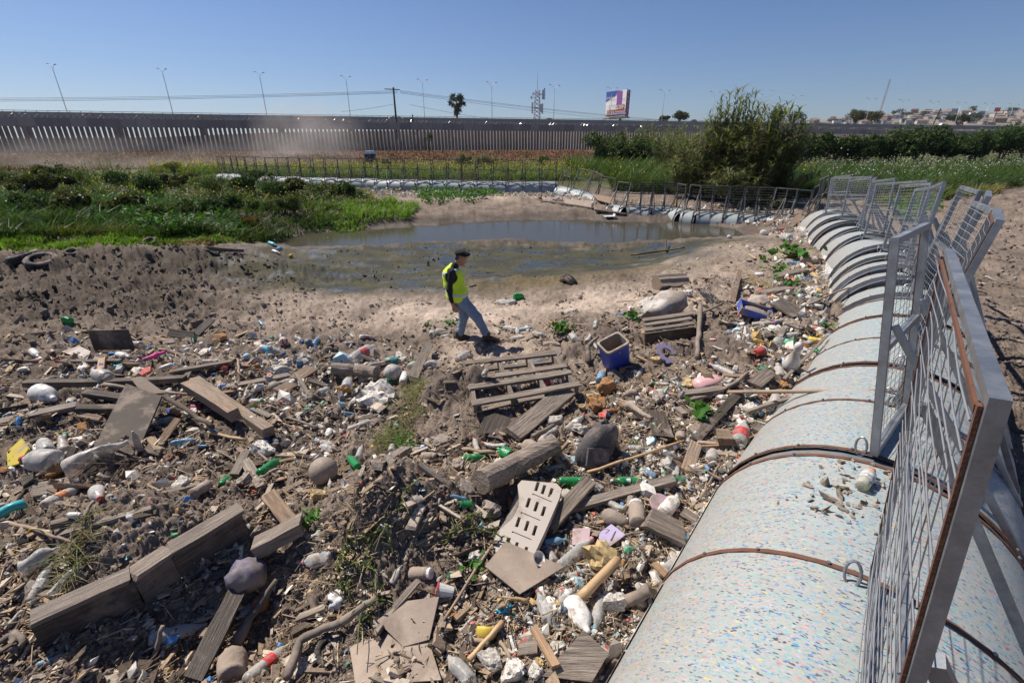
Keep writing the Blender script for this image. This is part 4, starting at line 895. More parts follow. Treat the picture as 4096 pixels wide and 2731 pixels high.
for i, (px, py, w, h) in enumerate(bush_px):
    shrub(px, py, w*1.15, h*1.45, 1700, 'low leafy bush on the left bank, %s of them from the left' % ['first', 'third', 'sixth', 'eighth', 'tenth', 'twelfth', 'fifteenth', 'seventeenth', 'eighteenth', 'twentieth', 'twenty-second', 'last', 'second', 'seventh', 'eleventh', 'thirteenth', 'sixteenth', 'ninth', 'twenty-first', 'fourth', 'nineteenth'][i], rg, [(.042, .075, .02), (.03, .06, .016), (.065, .095, .026), (.08, .09, .034)][(i*7) % 4], 'bank_bush', grp='low bushes on the left bank', ls=(.12, .2, .09, .15)[i % 4], lobes=10, trunk=.02)
# trees beyond the highway
for px, py, w, h, lab, c in ((2715, 482, 9, 6.5, 'feathery tree behind the highway, right of the billboard', (.06, .07, .035)), (2660, 482, 7, 4, 'low tree behind the highway beside the feathery tree', (.06, .07, .035)),
        (3105, 486, 11, 9, 'dark round tree showing right of the tallest reeds', (.035, .05, .025)), (3170, 488, 12, 8, 'second dark round tree right of the tallest reeds', (.035, .05, .025)),
        (3420, 488, 11, 9, 'olive green tree below the radio mast', (.09, .09, .035)), (3475, 488, 14, 8.5, 'wide olive green tree below the radio mast', (.09, .085, .035)), (3835, 496, 24, 8, 'dark wide tree behind the white car', (.04, .055, .03))):
    shrub(px, py+8, w, h, 1500, lab, rg, c, 'roadside_tree', 'tree', 'trees beyond the highway', ls=.85, lobes=14, zc=270.0 if px < 3000 else 300, trunk=.35)
def palm():
    P = at_depth(1829, 490, 215.0); T = at_depth(1829, 413, 215.0); H = T[2]-P[2]; rng = rg
    o = thing('palm_tree', 'lone fan palm tree standing behind the highway', 'palm tree', P); b = MB(); b.tube([(0, 0, -4), (.1, 0, H*.5), (0, 0, H)], [.5, .4, .36], 7); b.build('trunk', MAT['bark'], o)
    parts = []
    for i in range(30):
        u = unit(rng.normal(size=3)+np.array([0, 0, .3])); L = rng.uniform(2.4, 3.8); e = np.array([0, 0, H])+u*L
        m = 14; a = rng.normal(size=(m, 3))*.32; D = unit(u[None]+a); pos = np.repeat((np.array([0, 0, H])+u*L*.5)[None], m, 0)
        parts.append(leaves(pos+D*L*.45, np.full(m, L*.75), unit(np.cross(D, rng.normal(size=(m, 3)))), vary((.045, .055, .028), m, rng), rng, .14))
    for i in range(120):
        p = np.array([rng.normal(0, .5), rng.normal(0, .4), H-rng.uniform(.6, 5.)]); parts.append(leaves(p[None], np.array([2.2]), unit(rng.normal(size=(1, 3))*np.array([1, 1, .1])), vary((.13, .105, .06), 1, rng), rng, .3))
    veg('crown', parts, MAT['leaf'], o)
palm()
# ------------------------------------------------------------------ far hillside with houses
def build_hill():
    prof = [(2700, 512), (3050, 500), (3200, 490), (3300, 480), (3400, 470), (3500, 460), (3600, 452), (3720, 443), (3800, 446), (3900, 441), (4000, 452), (4100, 442), (4300, 435), (4700, 460)]
    px = np.linspace(2700, 4700, 120); py = np.interp(px, [p[0] for p in prof], [p[1] for p in prof]); V = []; rows = 10
    for k in range(rows):
        q = k/(rows-1); zc = 700+q*600
        for x, y in zip(px, py): V.append(at_depth(x, 560*(1-q)+(y+5*math.sin(x*.03)*.3)*q if q else 575, zc))
    for x, y in zip(px, py): V.append(at_depth(x, 600, 1700))
    n = len(px); F = [(k*n+i, k*n+i+1, (k+1)*n+i+1, (k+1)*n+i) for k in range(rows) for i in range(n-1)]
    m = M('hill_soil', (.13, .115, .085), .95, .3, .02, .35, bump=0)
    link('hill', mesh_np('hill', np.array(V), np.array(F), m, True), kind='structure')
    rng = random.Random(5); cols = [('white', (.62, .6, .57)), ('cream', (.5, .42, .33)), ('grey', (.33, .32, .31)), ('brick red', (.33, .17, .12)), ('pale blue', (.35, .42, .48))]
    ms = [M('house_'+c[0].replace(' ', '_'), c[1], .85, 0, .3, .15, bump=0) for c in cols]; mr = M('house_roof', (.2, .14, .11), .9, 0, .3, .2, bump=0); mw = M('house_window', (.03, .035, .045), .3, 0, 1, .1, bump=0)
    base = []
    for j in range(5):
        b = MB(); b.box((0, 0, 3), (11, 9, 6)); wm = b.mesh('house_wall', ms[j])
        b = MB(); (b.box((0, 0, 6.3), (11.8, 9.8, .6)) if j in (0, 2, 4) else b.add([(-5.9, -4.9, 6.05), (5.9, -4.9, 6.05), (5.9, 4.9, 6.05), (-5.9, 4.9, 6.05), (-4, 0, 8.2), (4, 0, 8.2)], [(0, 1, 5, 4), (2, 3, 4, 5), (1, 2, 5), (3, 0, 4), (3, 2, 1, 0)])); rm = b.mesh('roof', mr if j in (1, 3) else ms[(j+2) % 5])
        b = MB(); b.box((0, -4.52, 0), (1.6, .1, 1.6)); wn_ = b.mesh('window', mw); base.append((wm, rm, wn_))
    for i in range(130):
        x = rng.uniform(3180, 4150); top = float(np.interp(x, [p[0] for p in prof], [p[1] for p in prof])); q = rng.uniform(.55, .99)
        P = at_depth(x, 560*(1-q)+top*q+2, 700+q*600); j = rng.choice([0, 0, 1, 1, 2, 3, 4]); wm, rm, wn_ = base[j]; sc = rng.uniform(.7, 1.5)
        o = thing('hillside_house', '%s house on the far hillside, number %d of its colour from the left' % (cols[j][0], 1), 'house', P, rng.uniform(-.7, .7), '%s houses on the far hillside' % cols[j][0]); o.scale = (sc*rng.uniform(.8, 1.5), sc, sc*rng.uniform(.8, 1.3))
        link('house_wall', wm, o); link('roof', rm, o)
        for wx in (-3.2, 0, 3.2): link('window', wn_, o, (wx, 0, 3.4))
    for i in range(36):
        x = rng.uniform(3190, 4120); top = float(np.interp(x, [p[0] for p in prof], [p[1] for p in prof])); q = rng.uniform(.6, 1.0)
        if i < 3: x = (3890, 3600, 4040)[i]; q = 1.0; top = float(np.interp(x, [p[0] for p in prof], [p[1] for p in prof]))
        P = at_depth(x, 560*(1-q)+top*q+1, 700+q*600)
        b = MB(); o = thing('hillside_tree', 'small dark tree among the far hillside houses', 'tree', P, group='trees on the far hillside')
        b.tube([(0, 0, -1), (0, 0, 6)], .5, 5); b.build('trunk', MAT['bark'], o); n = 160; g = np.random.default_rng(i); w = rng.uniform(5, 10) if i < 3 else rng.uniform(3, 7)
        veg('crown', [leaves(g.normal(size=(n, 3))*np.array([w*.5, w*.5, w*.3])+np.array([0, 0, 5+w*.4]), g.uniform(2, 4, n), unit(g.normal(size=(n, 3))), vary((.035, .05, .025), n, g), g, .7)], MAT['leaf'], o)
    # red hoarding on the hill
    P = at_depth(3978, 470, 900.0); b = MB(); b.box((0, 0, 14), (11, .5, 7)); o = thing('red_hoarding', 'small red billboard on a post among the far houses', 'billboard', P); b.build('board', M('hoarding_red', (.5, .06, .05), .6, 0, 1, .1, bump=0), o); b = MB(); b.tube([(0, .5, -12), (0, .5, 14)], .5, 6); b.build('post', MAT['bark'], o)
build_hill()
def order(nm, fmt):
    by = {}
    for o in bpy.data.objects:
        if o.name.split('.')[0] == nm: by.setdefault(o['group'], []).append((proj(o.location)[0], o))
    for g, L in by.items():
        for i, (x, o) in enumerate(sorted(L, key=lambda t: t[0])): k = i+1; o['label'] = fmt % (g.split(' houses')[0] if 'house' in g else '', '%d%s' % (k, 'th' if 10 < k % 100 < 14 else {1: 'st', 2: 'nd', 3: 'rd'}.get(k % 10, 'th')))
order('hillside_house', '%s house on the far hillside, %s of its colour from the left'); order('hillside_tree', '%ssmall dark tree among the far hillside houses, %s from the left')
# leaning dark pole at the right behind the hedge
P = at_depth(3722, 515, 110.0); b = MB(); b.tube([(-.6, 0, -4), (.9, 0, 4.3)], .12, 6); tag(b.build('leaning_pole', MAT['bark'], loc=P), 'dark leaning pole rising above the right bank hedge', 'pole')
# portable toilet on the brown slope
def toilet():
    P = ground(1486, 668); mb = M('toilet_navy', (.02, .025, .06), .5, .2, 3, .1); mw = M('toilet_roof', (.66, .66, .68), .5, .15, 3, .1)
    o = thing('portable_toilet', 'dark portable toilet with white roof on the brown slope', 'portable toilet', P); b = MB(); b.box((0, 0, .85), (1.25, 1.2, 1.9)); b.build('cabin', mb, o)
    b = MB(); b.add([(-.68, -.66, 1.8), (.68, -.66, 1.8), (.68, .66, 1.8), (-.68, .66, 1.8), (-.5, -.5, 2.2), (.5, -.5, 2.2), (.5, .5, 2.2), (-.5, .5, 2.2)], [(0, 1, 5, 4), (1, 2, 6, 5), (2, 3, 7, 6), (3, 0, 4, 7), (4, 5, 6, 7), (3, 2, 1, 0)]); b.build('roof', mw, o)
    for x in (-.3, 0, .3): b = MB(); b.box((x, -.60, 1.95), (.08, .06, .35)); b.build('roof_rib', mw, o)
    b = MB(); b.box((0, -.62, .85), (.8, .03, 1.6)); b.build('door', mb, o)
toilet()
# ================================================================== LITTER
def plastic(name, col, alpha, rough=.28, mud=.3, tint=None):
    """thin dusty plastic: part see-through, part milky film, glossy"""
    t = NT(name); v = t.obj(); rnd = t.n('ObjectInfo').outputs['Random']
    w = t.n('VectorMath', {0: v, 1: t.n('CombineXYZ', {0: t.math('MULTIPLY', rnd, 40), 1: t.math('MULTIPLY', rnd, 17)}).outputs[0]}, operation='ADD').outputs[0]
    n = t.noise(w, 3.2, 6, .68); f = t.ramp(n, [(.66-.4*mud, 0.0), (.80-.35*mud, 1.0)])
    c = t.mix(f, col, tuple(x*1.15 for x in MUD))
    p = t.princ(Base_Color=c, Roughness=t.math('ADD', rough, t.math('MULTIPLY', f, .5)), Normal=t.bump(t.noise(w, 9, 3), .25, .03))
    if alpha >= 1: return t.done(p)
    tr = t.n('BsdfTransparent', {'Color': tint or (.97, .97, .97)}); lw = t.n('LayerWeight', {'Blend': .35})
    fac = t.math('ADD', t.math('ADD', alpha, t.math('MULTIPLY', lw.outputs[1], .45)), t.math('MULTIPLY', f, .7), True)
    return t.done(t.n('MixShader', {0: fac, 1: tr.outputs[0], 2: p.outputs[0]}).outputs[0])
PM = dict(c=plastic('clear_pet', (.62, .62, .60), .30, mud=.45), k=plastic('cloudy_pet', (.50, .48, .45), .55, mud=.5), w=plastic('milky_plastic', (.66, .64, .60), 1, .4, .42), g=plastic('green_pet', (.03, .26, .09), .6, .18, .2, (.25, .8, .4)),
          b=plastic('blue_pet', (.25, .42, .58), .5, .25, .25, (.7, .88, 1)), m=plastic('mud_coated_plastic', (.36, .32, .28), 1, .7, .85), a=plastic('amber_plastic', (.30, .12, .04), .8, .3, .4), p=plastic('pink_plastic', (.62, .36, .36), 1, .45, .25), y=plastic('yellow_plastic', (.55, .42, .05), 1, .45, .35), t=plastic('teal_plastic', (.03, .33, .36), 1, .4, .3))
FLAT = {k: M('paint_'+n, c, .55, .25, 9, .15, bump=.1) for k, (n, c) in dict(r=('red', (.45, .03, .035)), b=('blue', (.03, .12, .50)), w=('white', (.68, .67, .65)), g=('green', (.03, .27, .12)), y=('yellow', (.58, .42, .05)), o=('orange', (.55, .17, .04)), t=('teal', (.03, .36, .38)), p=('pink', (.60, .25, .30)), k=('black', (.03, .03, .033)), u=('purple', (.30, .25, .40)), m=('magenta', (.55, .03, .22)), c=('cyan', (.05, .42, .6)), n=('brown', (.20, .10, .055)), s=('silver', (.5, .5, .5)), v=('mauve', (.36, .25, .27))).items()}
CN = dict(r='red', b='blue', w='white', g='green', y='yellow', o='orange', t='teal', p='pink', k='black', c='cyan', m='magenta', n='brown', s='silver')
MN = dict(c='clear plastic', k='cloudy plastic', w='white plastic', g='green plastic', b='pale blue plastic', m='mud-coated', a='amber', p='pink plastic', y='yellow plastic', t='teal plastic')
WOOD = [M('weathered_grey_timber', (.25, .20, .16), .85, .24, 3, .55, grain=(1, 16, 16), bump=.6, muds=2.2), M('brown_timber', (.27, .175, .11), .8, .18, 3, .45, grain=(1, 16, 16), bump=.5, muds=2.2), M('dark_wet_timber', (.085, .064, .049), .85, .25, 3, .55, grain=(1, 16, 16), bump=.6, muds=2.0), M('fresh_split_wood', (.38, .23, .12), .8, .15, 3, .4, grain=(1, 16, 16), bump=.5)]
PLY = [M('dusty_plywood', (.33, .26, .205), .85, .35, 6, .38, muds=2.5), M('dark_board', (.095, .075, .06), .85, .3, 5, .45, muds=2.5), M('pale_board', (.46, .41, .37), .8, .35, 5, .3, muds=2.5)]
FOAM = [M('white_foam', (.66, .63, .57), .9, .34, 9, .12, bump=.5), M('ochre_foam', (.42, .20, .06), .95, .3, 6, .35, bump=.6), M('pale_yellow_foam', (.58, .43, .20), .95, .25, 6, .3, bump=.6), M('grey_rubble', (.40, .35, .31), .95, .5, 6, .25, bump=.6), M('red_brick_lump', (.26, .12, .075), .95, .35, 8, .3, bump=.5)]
STK = [M('dry_stick', (.26, .19, .13), .85, .25, 7, .3), M('grey_branch', (.17, .14, .115), .9, .4, 6, .35), M('bamboo', (.42, .28, .15), .55, .15, 6, .25), M('dark_branch', (.075, .058, .045), .9, .2, 6, .3)]
# ---- shared unit shapes (base at 0, top at 1 along x)
PROF = {'A': [(0, .075), (.015, .105), (.05, .118), (.30, .118), (.33, .110), (.36, .118), (.55, .118), (.70, .105), (.80, .07), (.87, .043), (.885, .05), (.90, .04), (.955, .04)],
        'B': [(0, .08), (.02, .11)]+[(.06+.045*i, (.122, .110)[i % 2]) for i in range(13)]+[(.68, .118), (.78, .085), (.86, .05), (.90, .045), (.955, .045)],
        'C': [(0, .08), (.02, .105), (.10, .115), (.22, .10), (.32, .098), (.48, .120), (.62, .118), (.74, .085), (.84, .055), (.90, .042), (.955, .042)],
        'D': [(0, .20), (.03, .25), (.10, .27), (.45, .27), (.60, .25), (.72, .18), (.80, .09), (.86, .07), (.95, .07)],
        'J': [(0, .22), (.03, .25), (.70, .25), (.78, .235), (.80, .21), (.985, .21)],
        'L': [(0, .13), (.02, .16), (.10, .17), (.58, .17), (.68, .15), (.78, .09), (.84, .06), (.955, .06)]}
CAPR = dict(A=.052, B=.058, C=.055, D=.085, J=.22, L=.075); LBR = dict(A=(.36, .56, .121), B=(.30, .52, .125), C=(.34, .56, .124), D=(.2, .42, .274), J=(.15, .6, .254), L=(.2, .5, .174))
_B = {}
def body_mesh(kind, var, mat):
    key = ('body', kind, var, mat)
    if key in _B: return _B[key]
    rng = np.random.default_rng(hash((kind, var)) % 999 if False else (ord(kind)*7+var*13)); pr = PROF[kind]
    z = [];
    for (z0, r0), (z1, r1) in zip(pr[:-1], pr[1:]):
        m = 2 if z1-z0 > .1 else 1
        for i in range(m): z.append((z0+(z1-z0)*i/m, r0+(r1-r0)*i/m))
    z.append(pr[-1]); amt = (0, .35, .75, 1.0)[var]
    def fn(V):
        x, y, zz = V[:, 0].copy(), V[:, 1].copy(), V[:, 2].copy()
        if amt:
            env = smooth(.02, .2, zz)*smooth(.92, .7, zz)
            sq = 1-env*amt*.55*(.6+.4*np.sin(zz*7+rng.uniform(0, 6))); nx = fbm(zz*6+x*9, y*9+var, 3, var*5)
            x = x*sq+amt*env*.035*nx; y = y*(1+.25*env*amt)+amt*env*.03*fbm(zz*5+y*8, x*8+4, 3, var*7+1); x += amt*.07*np.sin(zz*4+var)*env
        return np.stack([zz, y, x], 1)
    b = MB(); b.lathe(z, 14, fn); me = b.mesh('bottle_body', PM[mat], True); _B[key] = me; return me
def cap_mesh(kind, c):
    key = ('cap', kind, c)
    if key not in _B:
        b = MB(); r = CAPR[kind]; b.lathe([(.92 if kind != 'J' else .86, r), (.925 if kind != 'J' else .87, r*1.03), (.985, r*1.0), (1.0, r*.85)], 12, lambda V: V[:, [2, 1, 0]]); _B[key] = b.mesh('cap', FLAT[c])
    return _B[key]
def band_mesh(kind, c):
    key = ('band', kind, c)
    if key not in _B:
        z0, z1, r = LBR[kind]; n = 14; a = np.arange(n+1)*2*math.pi/n
        V = np.array([[z, r*math.sin(t), r*math.cos(t)] for z in (z0, (z0+z1)/2, z1) for t in a]); F = [(i*(n+1)+j, i*(n+1)+j+1, (i+1)*(n+1)+j+1, (i+1)*(n+1)+j) for i in range(2) for j in range(n)]
        b = MB(); b.add(V, F); _B[key] = b.mesh('label_band', FLAT[c], True)
    return _B[key]
LIT = []        # (object, look, category, group, x, y)
def axis_matrix(A, B, roll=0.0, up=(0, 0, 1)):
    A = Vector(A); B = Vector(B); x = (B-A); L = x.length; x = x.normalized(); u = Vector(up)
    if abs(x.dot(u)) > .97: u = Vector((0, 1, 0))
    y = u.cross(x).normalized(); z = x.cross(y); m = Matrix((x, y, z)).transposed() @ Matrix.Rotation(roll, 3, 'X')
    m = m.to_4x4(); m.translation = A; return m, L
def pxy(c, r, u, v): return Q(c, r, u, v) if c is not None else (u, v)
def bottle3(A, B, kind, var, mat, cap=None, band=None, look=None, roll=None, name='plastic_bottle', cat='bottle', group='plastic bottles among the litter', scale_r=1.0):
    m, L = axis_matrix(A, B, random.uniform(0, 6.28) if roll is None else roll)
    o = link(name, None); o.matrix_world = m @ Matrix.Diagonal((L, L*scale_r, L*scale_r, 1))
    link('bottle_body', body_mesh(kind, var, mat), o)
    if cap: link('cap', cap_mesh(kind, cap), o)
    if band and var < 3: link('label_band', band_mesh(kind, band), o)
    st = {0: '', 1: 'dented ', 2: 'crumpled ', 3: 'crushed '}[var]
    sh = {'A': 'bottle', 'B': 'ribbed bottle', 'C': 'soda bottle', 'D': 'jug', 'J': 'jar', 'L': 'squat bottle'}[kind]
    lk = look or (st+MN[mat]+' '+sh+((' with %s cap' % CN[cap]) if cap in CN else '')+((' and %s label' % CN[band]) if band in CN and not cap else ''))
    LIT.append((o, lk, cat, group, (A[0]+B[0])/2, (A[1]+B[1])/2)); return o
def bottle(c, r, u, v, ln, ang, kind='A', var=0, mat='c', cap=None, band=None, look=None, lift=0.0, **k):
    a = math.radians(ang); dx, dy = math.cos(a)*ln/2, -math.sin(a)*ln/2
    R = PROF[kind][3][1]
    G0 = ground(*pxy(c, r, u, v)); mpp = proj(G0)[2]/1882/1.721
    if ang is not None and abs(math.sin(a)) > .0:
        pass
    A = ground(*pxy(c, r, u-dx, v-dy)); B = ground(*pxy(c, r, u+dx, v+dy))
    L = ln*mpp; d = B-A; dl = np.linalg.norm(d)
    if dl > 1.7*L or dl < .4*L:       # keep the size seen in the photo
        d = d*(1.35*L if dl > L else .7*L)/dl
    mid = (A+B)/2 if dl < 2*L else G0
    A = mid-d/2; B = mid+d/2; Lf = np.linalg.norm(d)
    za = max(hz(A[0], A[1]), A[2]-.08); zb = max(hz(B[0], B[1]), B[2]-.08)
    A[2] = za+R*Lf*.72+lift; B[2] = zb+R*Lf*.72+lift
    return bottle3(A, B, kind, var, mat, cap, band, look, **k)
def upright(c, r, u, v, h_px, kind, var, mat, cap=None, band=None, look=None, **k):
    """v is the base"""
    P = ground(*pxy(c, r, u, v)); mpp = proj(P)[2]/1882/1.721; P[2] -= .01; T = P+np.array([random.uniform(-.02, .02), random.uniform(-.02, .02), h_px*mpp])
    return bottle3(P, T, kind, var, mat, cap, band, look, **k)
def add(o, look, cat, group=None, p=None):
    p = o.location if p is None else p; LIT.append((o, look, cat, group, p[0], p[1])); return o
def fixed(o, label, cat, group=None): return tag(o, label, cat, group)
def grd(c, r, u, v, lift=0.0):
    g = ground(*pxy(c, r, u, v), up=lift); return np.array(g)
def plank3(A, B, w, th, mat, roll=0.0, name='plank', jag=.5, parent=None):
    m, L = axis_matrix(A, B, roll); n = 7; rng = random.Random(int(abs(A[0]*733+A[1]*911+L*57))); b = MB(); V = []
    bw = rng.uniform(-.012, .012)
    for i in range(n):
        q = i/(n-1); x = q*L; ww = w/2*(1+rng.uniform(-.05, .05)); tt = th/2*(1+rng.uniform(-.06, .06)); zz = bw*math.sin(q*3.14)*L
        e = [0, 0, 0, 0]
        if i in (0, n-1): e = [rng.uniform(-1, 1)*w*.45*jag for _ in range(4)]
        V += [(x+e[0], -ww, zz-tt), (x+e[1], ww, zz-tt), (x+e[2], ww, zz+tt), (x+e[3], -ww, zz+tt)]
    F = [(i*4+j, (i+1)*4+j, (i+1)*4+(j+1) % 4, i*4+(j+1) % 4) for i in range(n-1) for j in range(4)]+[(0, 1, 2, 3), (n*4-1, n*4-2, n*4-3, n*4-4)]
    b.add(V, F); o = b.build(name, mat, parent); o.matrix_world = m if parent is None else o.matrix_world
    if parent is not None: o.matrix_local = m
    return o
def plank(c, r, u1, v1, u2, v2, w, th, mat=0, roll=0.0, l1=0.0, l2=0.0, look=None, label=None, group='loose planks in the litter', name='plank'):
    A = grd(c, r, u1, v1); B = grd(c, r, u2, v2); A[2] += th*.5+l1; B[2] += th*.5+l2
    o = plank3(A, B, w, th, WOOD[mat], roll, name)
    if label: return tag(o, label, 'plank')
    return add(o, look or ('grey', 'brown', 'dark', 'raw')[mat]+' timber '+('beam' if th > .06 else 'plank'), 'plank', group, (A+B)/2)
def sheet(c, r, corners, th, mat, label=None, look=None, cat='board', name='board_sheet', group=None, sm=False):
    """flat sheet through photo corners (u, v, lift)"""
    P = np.array([grd(c, r, u, v)+np.array([0, 0, l]) for u, v, l in corners]); cen = P.mean(0)
    U, S, Vt = np.linalg.svd(P-cen); nr = Vt[2]*(1 if Vt[2][2] > 0 else -1); P = P-np.outer((P-cen) @ nr, nr)
    b = MB(); n = len(P); a = np.cross(P[1]-P[0], P[2]-P[0]); V = np.concatenate([P-cen, P-cen-nr*th])
    F = [tuple(range(n)), tuple(range(2*n-1, n-1, -1))]+[(i, n+i, n+(i+1) % n, (i+1) % n) for i in range(n)]
    if a @ nr < 0: F = [f[::-1] for f in F]
    b.add(V, F); o = b.build(name, mat, loc=cen+np.array([0, 0, th*.5]))
    if label: return tag(o, label, cat, group)
    return add(o, look, cat, group, cen)
def stick(c, r, pts, r0, r1, mat=0, look=None, label=None, n=6, group='loose sticks in the litter', name='stick', cat='stick'):
    P = np.array([grd(c, r, u, v)+np.array([0, 0, l+r0]) for u, v, l in pts])
    k = max(5, 3*len(P)); t = np.linspace(0, len(P)-1, k); Pi = np.stack([np.interp(t, range(len(P)), P[:, j]) for j in range(3)], 1)
    rng = np.random.default_rng(int(abs(P[0][0]*331+P[0][1]*77))); Pi[1:-1] += rng.normal(0, min(r0*.25, .004), (k-2, 3)); b = MB(); O = Pi[0].copy()
    b.tube(Pi-O, np.linspace(r0, r1, k)*rng.uniform(.85, 1.12, k), n); o = b.build(name, STK[mat], loc=O, sm=r0 < .07)
    if label: return tag(o, label, cat)
    return add(o, look or ('tan', 'grey', 'bamboo', 'dark')[mat]+' stick', cat, group, P.mean(0))
def ico(sub=2):
    import bmesh
    bm = bmesh.new(); bmesh.ops.create_icosphere(bm, subdivisions=sub, radius=1.0); V = np.array([v.co[:] for v in bm.verts]); F = np.array([[v.index for v in f.verts] for f in bm.faces]); bm.free(); return V, F
ICO2, ICO3 = ico(2), ico(3)
def lump_mesh(seed, mat, rough=.35, box=.5, name='lump', hi=True):
    key = ('lump', seed, mat.name, rough, box)
    if key in _B: return _B[key]
    V, F = ICO3 if hi else ICO2; g = np.random.default_rng(seed); V = V.copy(); R = np.array(Matrix.Rotation(g.uniform(0, 6), 3, Vector(g.normal(size=3)).normalized()))
    V = V @ R.T; mx = np.abs(V).max(1, keepdims=True); V = V*(1-box)+box*V/mx*.85
    n = fbm(V[:, 0]*1.7+seed, V[:, 1]*1.7+V[:, 2]*1.3, 3, seed)+.5*fbm(V[:, 2]*3.7, V[:, 0]*3.7-V[:, 1]*2, 2, seed+3); V = V*(1+rough*n+.25*rough*fbm(V[:, 0]*7+V[:, 2]*3, V[:, 1]*7, 2, seed+8))[:, None]
    for _ in range(3):                                   # broken faces
        d = unit(g.normal(size=3)); h = g.uniform(.45, .8); s_ = V @ d; V = V-np.outer(np.maximum(s_-h, 0), d)*.9
    _B[key] = mesh_np(name, V, F, mat, False); return _B[key]
def lump(c, r, u, v, wpx, asp=(1, .8, .6), mi=0, seed=None, label=None, look=None, name=None, cat=None, box=.5, rz=None, lift=0.0, group=None, tilt=0.0, rough=.35):
    P = grd(c, r, u, v); mpp = proj(P)[2]/1882/1.721; s = wpx*mpp/2
    nm = name or ('foam_chunk', 'ochre_foam_chunk', 'yellow_foam_chunk', 'rubble_stone', 'brick_lump')[mi]
    o = link(nm, lump_mesh(seed if seed is not None else random.randrange(14), FOAM[mi], rough, box, nm)); o.location = P+np.array([0, 0, s*asp[2]*.62+lift]); o.scale = (s*asp[0], s*asp[1], s*asp[2])
    o.rotation_euler = (random.uniform(-.4, .4)+tilt, random.uniform(-.4, .4), random.uniform(0, 6.28) if rz is None else rz)
    if label: return tag(o, label, cat or 'foam')
    return add(o, look or ('broken white foam chunk', 'ochre foam lump', 'pale yellow foam piece', 'grey rubble stone', 'reddish brick lump')[mi], cat or ('foam', 'foam', 'foam', 'stone', 'brick')[mi], group or ('foam chunks' if mi < 3 else 'rubble lumps')+' in the litter')
def ball_mat(name, c1, c2, sc, mud):
    t = NT(name); v = t.obj(); vo = t.n('TexVoronoi', {'Vector': v, 'Scale': sc}, feature='DISTANCE_TO_EDGE'); e = t.math('LESS_THAN', vo.outputs[0], .035)
    vc = t.n('TexVoronoi', {'Vector': v, 'Scale': sc}); sp = t.n('SeparateColor', {0: vc.outputs['Color']})
    c = t.mix(t.math('GREATER_THAN', sp.outputs[0], .62), c1, c2); c = t.mix(t.math('MULTIPLY', e, .6), c, (.06, .05, .045))
    n = t.noise(v, 2.5, 6, .65); c = t.mix(t.ramp(n, [(.62-.45*mud, 0.0), (.78-.4*mud, .95)]), c, tuple(x*1.1 for x in MUD))
    return t.done(t.princ(Base_Color=c, Roughness=.7, Normal=t.bump(t.math('SUBTRACT', n, t.math('MULTIPLY', e, .8)), .3, .02)))
def ball(c, r, u, v, dpx, mat, label, lift=0.0, sink=.15, sq=1.0):
    P = grd(c, r, u, v+dpx*.35); s = dpx*proj(P)[2]/1882/1.721/2
    key = ('ball', mat.name)
    if key not in _B: V, F = ICO3; _B[key] = mesh_np('ball', V, F, mat, True)
    o = link('ball', _B[key]); o.location = P+np.array([0, 0, s*(1-sink)+lift]); o.scale = (s, s*sq, s*sq); o.rotation_euler = (random.uniform(0, 3), random.uniform(0, 3), 0); return tag(o, label, 'ball')
def tyre(c, r, u, v, dpx, label, tilt=(0, 0, 0), sink=.3, wd=.34):
    P = grd(c, r, u, v); R = dpx*proj(P)[2]/1882/1.721/2; o = thing('tyre', label, 'tyre', P+np.array([0, 0, R*wd*(1-sink)])); o.rotation_euler = tilt
    pr = [(-wd*.8, .60), (-wd, .70), (-wd*.95, .90), (-wd*.75, .98), (-wd*.3, 1.0), (0, .985), (wd*.3, 1.0), (wd*.75, .98), (wd*.95, .90), (wd, .70), (wd*.8, .60), (wd*.5, .62), (-wd*.5, .62), (-wd*.8, .60)]
    b = MB(); n = 36; a = np.arange(n)*2*math.pi/n; m = len(pr); V = np.array([[R*q*math.cos(t), R*q*math.sin(t), R*z] for z, q in pr for t in a]); b.add(V, [(i*n+j, i*n+(j+1) % n, (i+1)*n+(j+1) % n, (i+1)*n+j) for i in range(m-1) for j in range(n)]); b.build('casing', MAT['tyre'], o, sm=True)
    b = MB()
    for t in np.arange(0, 2*math.pi, 2*math.pi/44):
        for s in (-1, 1): Rm = Matrix.Rotation(t, 3, 'Z'); b.box(np.array(Rm @ Vector((R*1.0, 0, s*R*wd*.42))), (R*.035, R*.09, R*wd*.55), np.array(Rm @ Matrix.Rotation(.4*s, 3, 'X')))
    b.build('tread', MAT['tyre'], o, kind='stuff'); return o
def hollow(prof, th=.06, n=16):
    """open cup: outer profile up, inner back down"""
    return prof+[(z if i else z, r-th) for i, (z, r) in list(enumerate(prof))[::-1] if i > 0]+[(prof[1][0]+th, .001)]
def cup(c, r, u, v, hpx, ang, mat, rim, label, tp=.72, wide=.42):
    a = math.radians(ang); A = grd(c, r, u-math.cos(a)*hpx/2, v+math.sin(a)*hpx/2); P = grd(c, r, u, v); L = hpx*proj(P)[2]/1882/1.721
    B = grd(c, r, u+math.cos(a)*hpx/2, v-math.sin(a)*hpx/2); d = B-A; d *= L/np.linalg.norm(d); A = P-d/2; B = P+d/2; A[2] += L*wide*.8; B[2] += L*wide*.9
    m, L = axis_matrix(A, B); o = link('cup', None, label=label, category='cup'); o.matrix_world = m @ Matrix.Scale(L, 4)
    b = MB(); b.lathe(hollow([(0, .001), (0, wide*tp), (1, wide)], .03), 16, lambda V: V[:, [2, 1, 0]]); b.build('cup_wall', mat, o, sm=False)
    b = MB(); b.lathe([(.95, wide), (.95, wide+.04), (1.02, wide+.04), (1.02, wide)], 16, lambda V: V[:, [2, 1, 0]]); b.build('rim', rim, o); return o
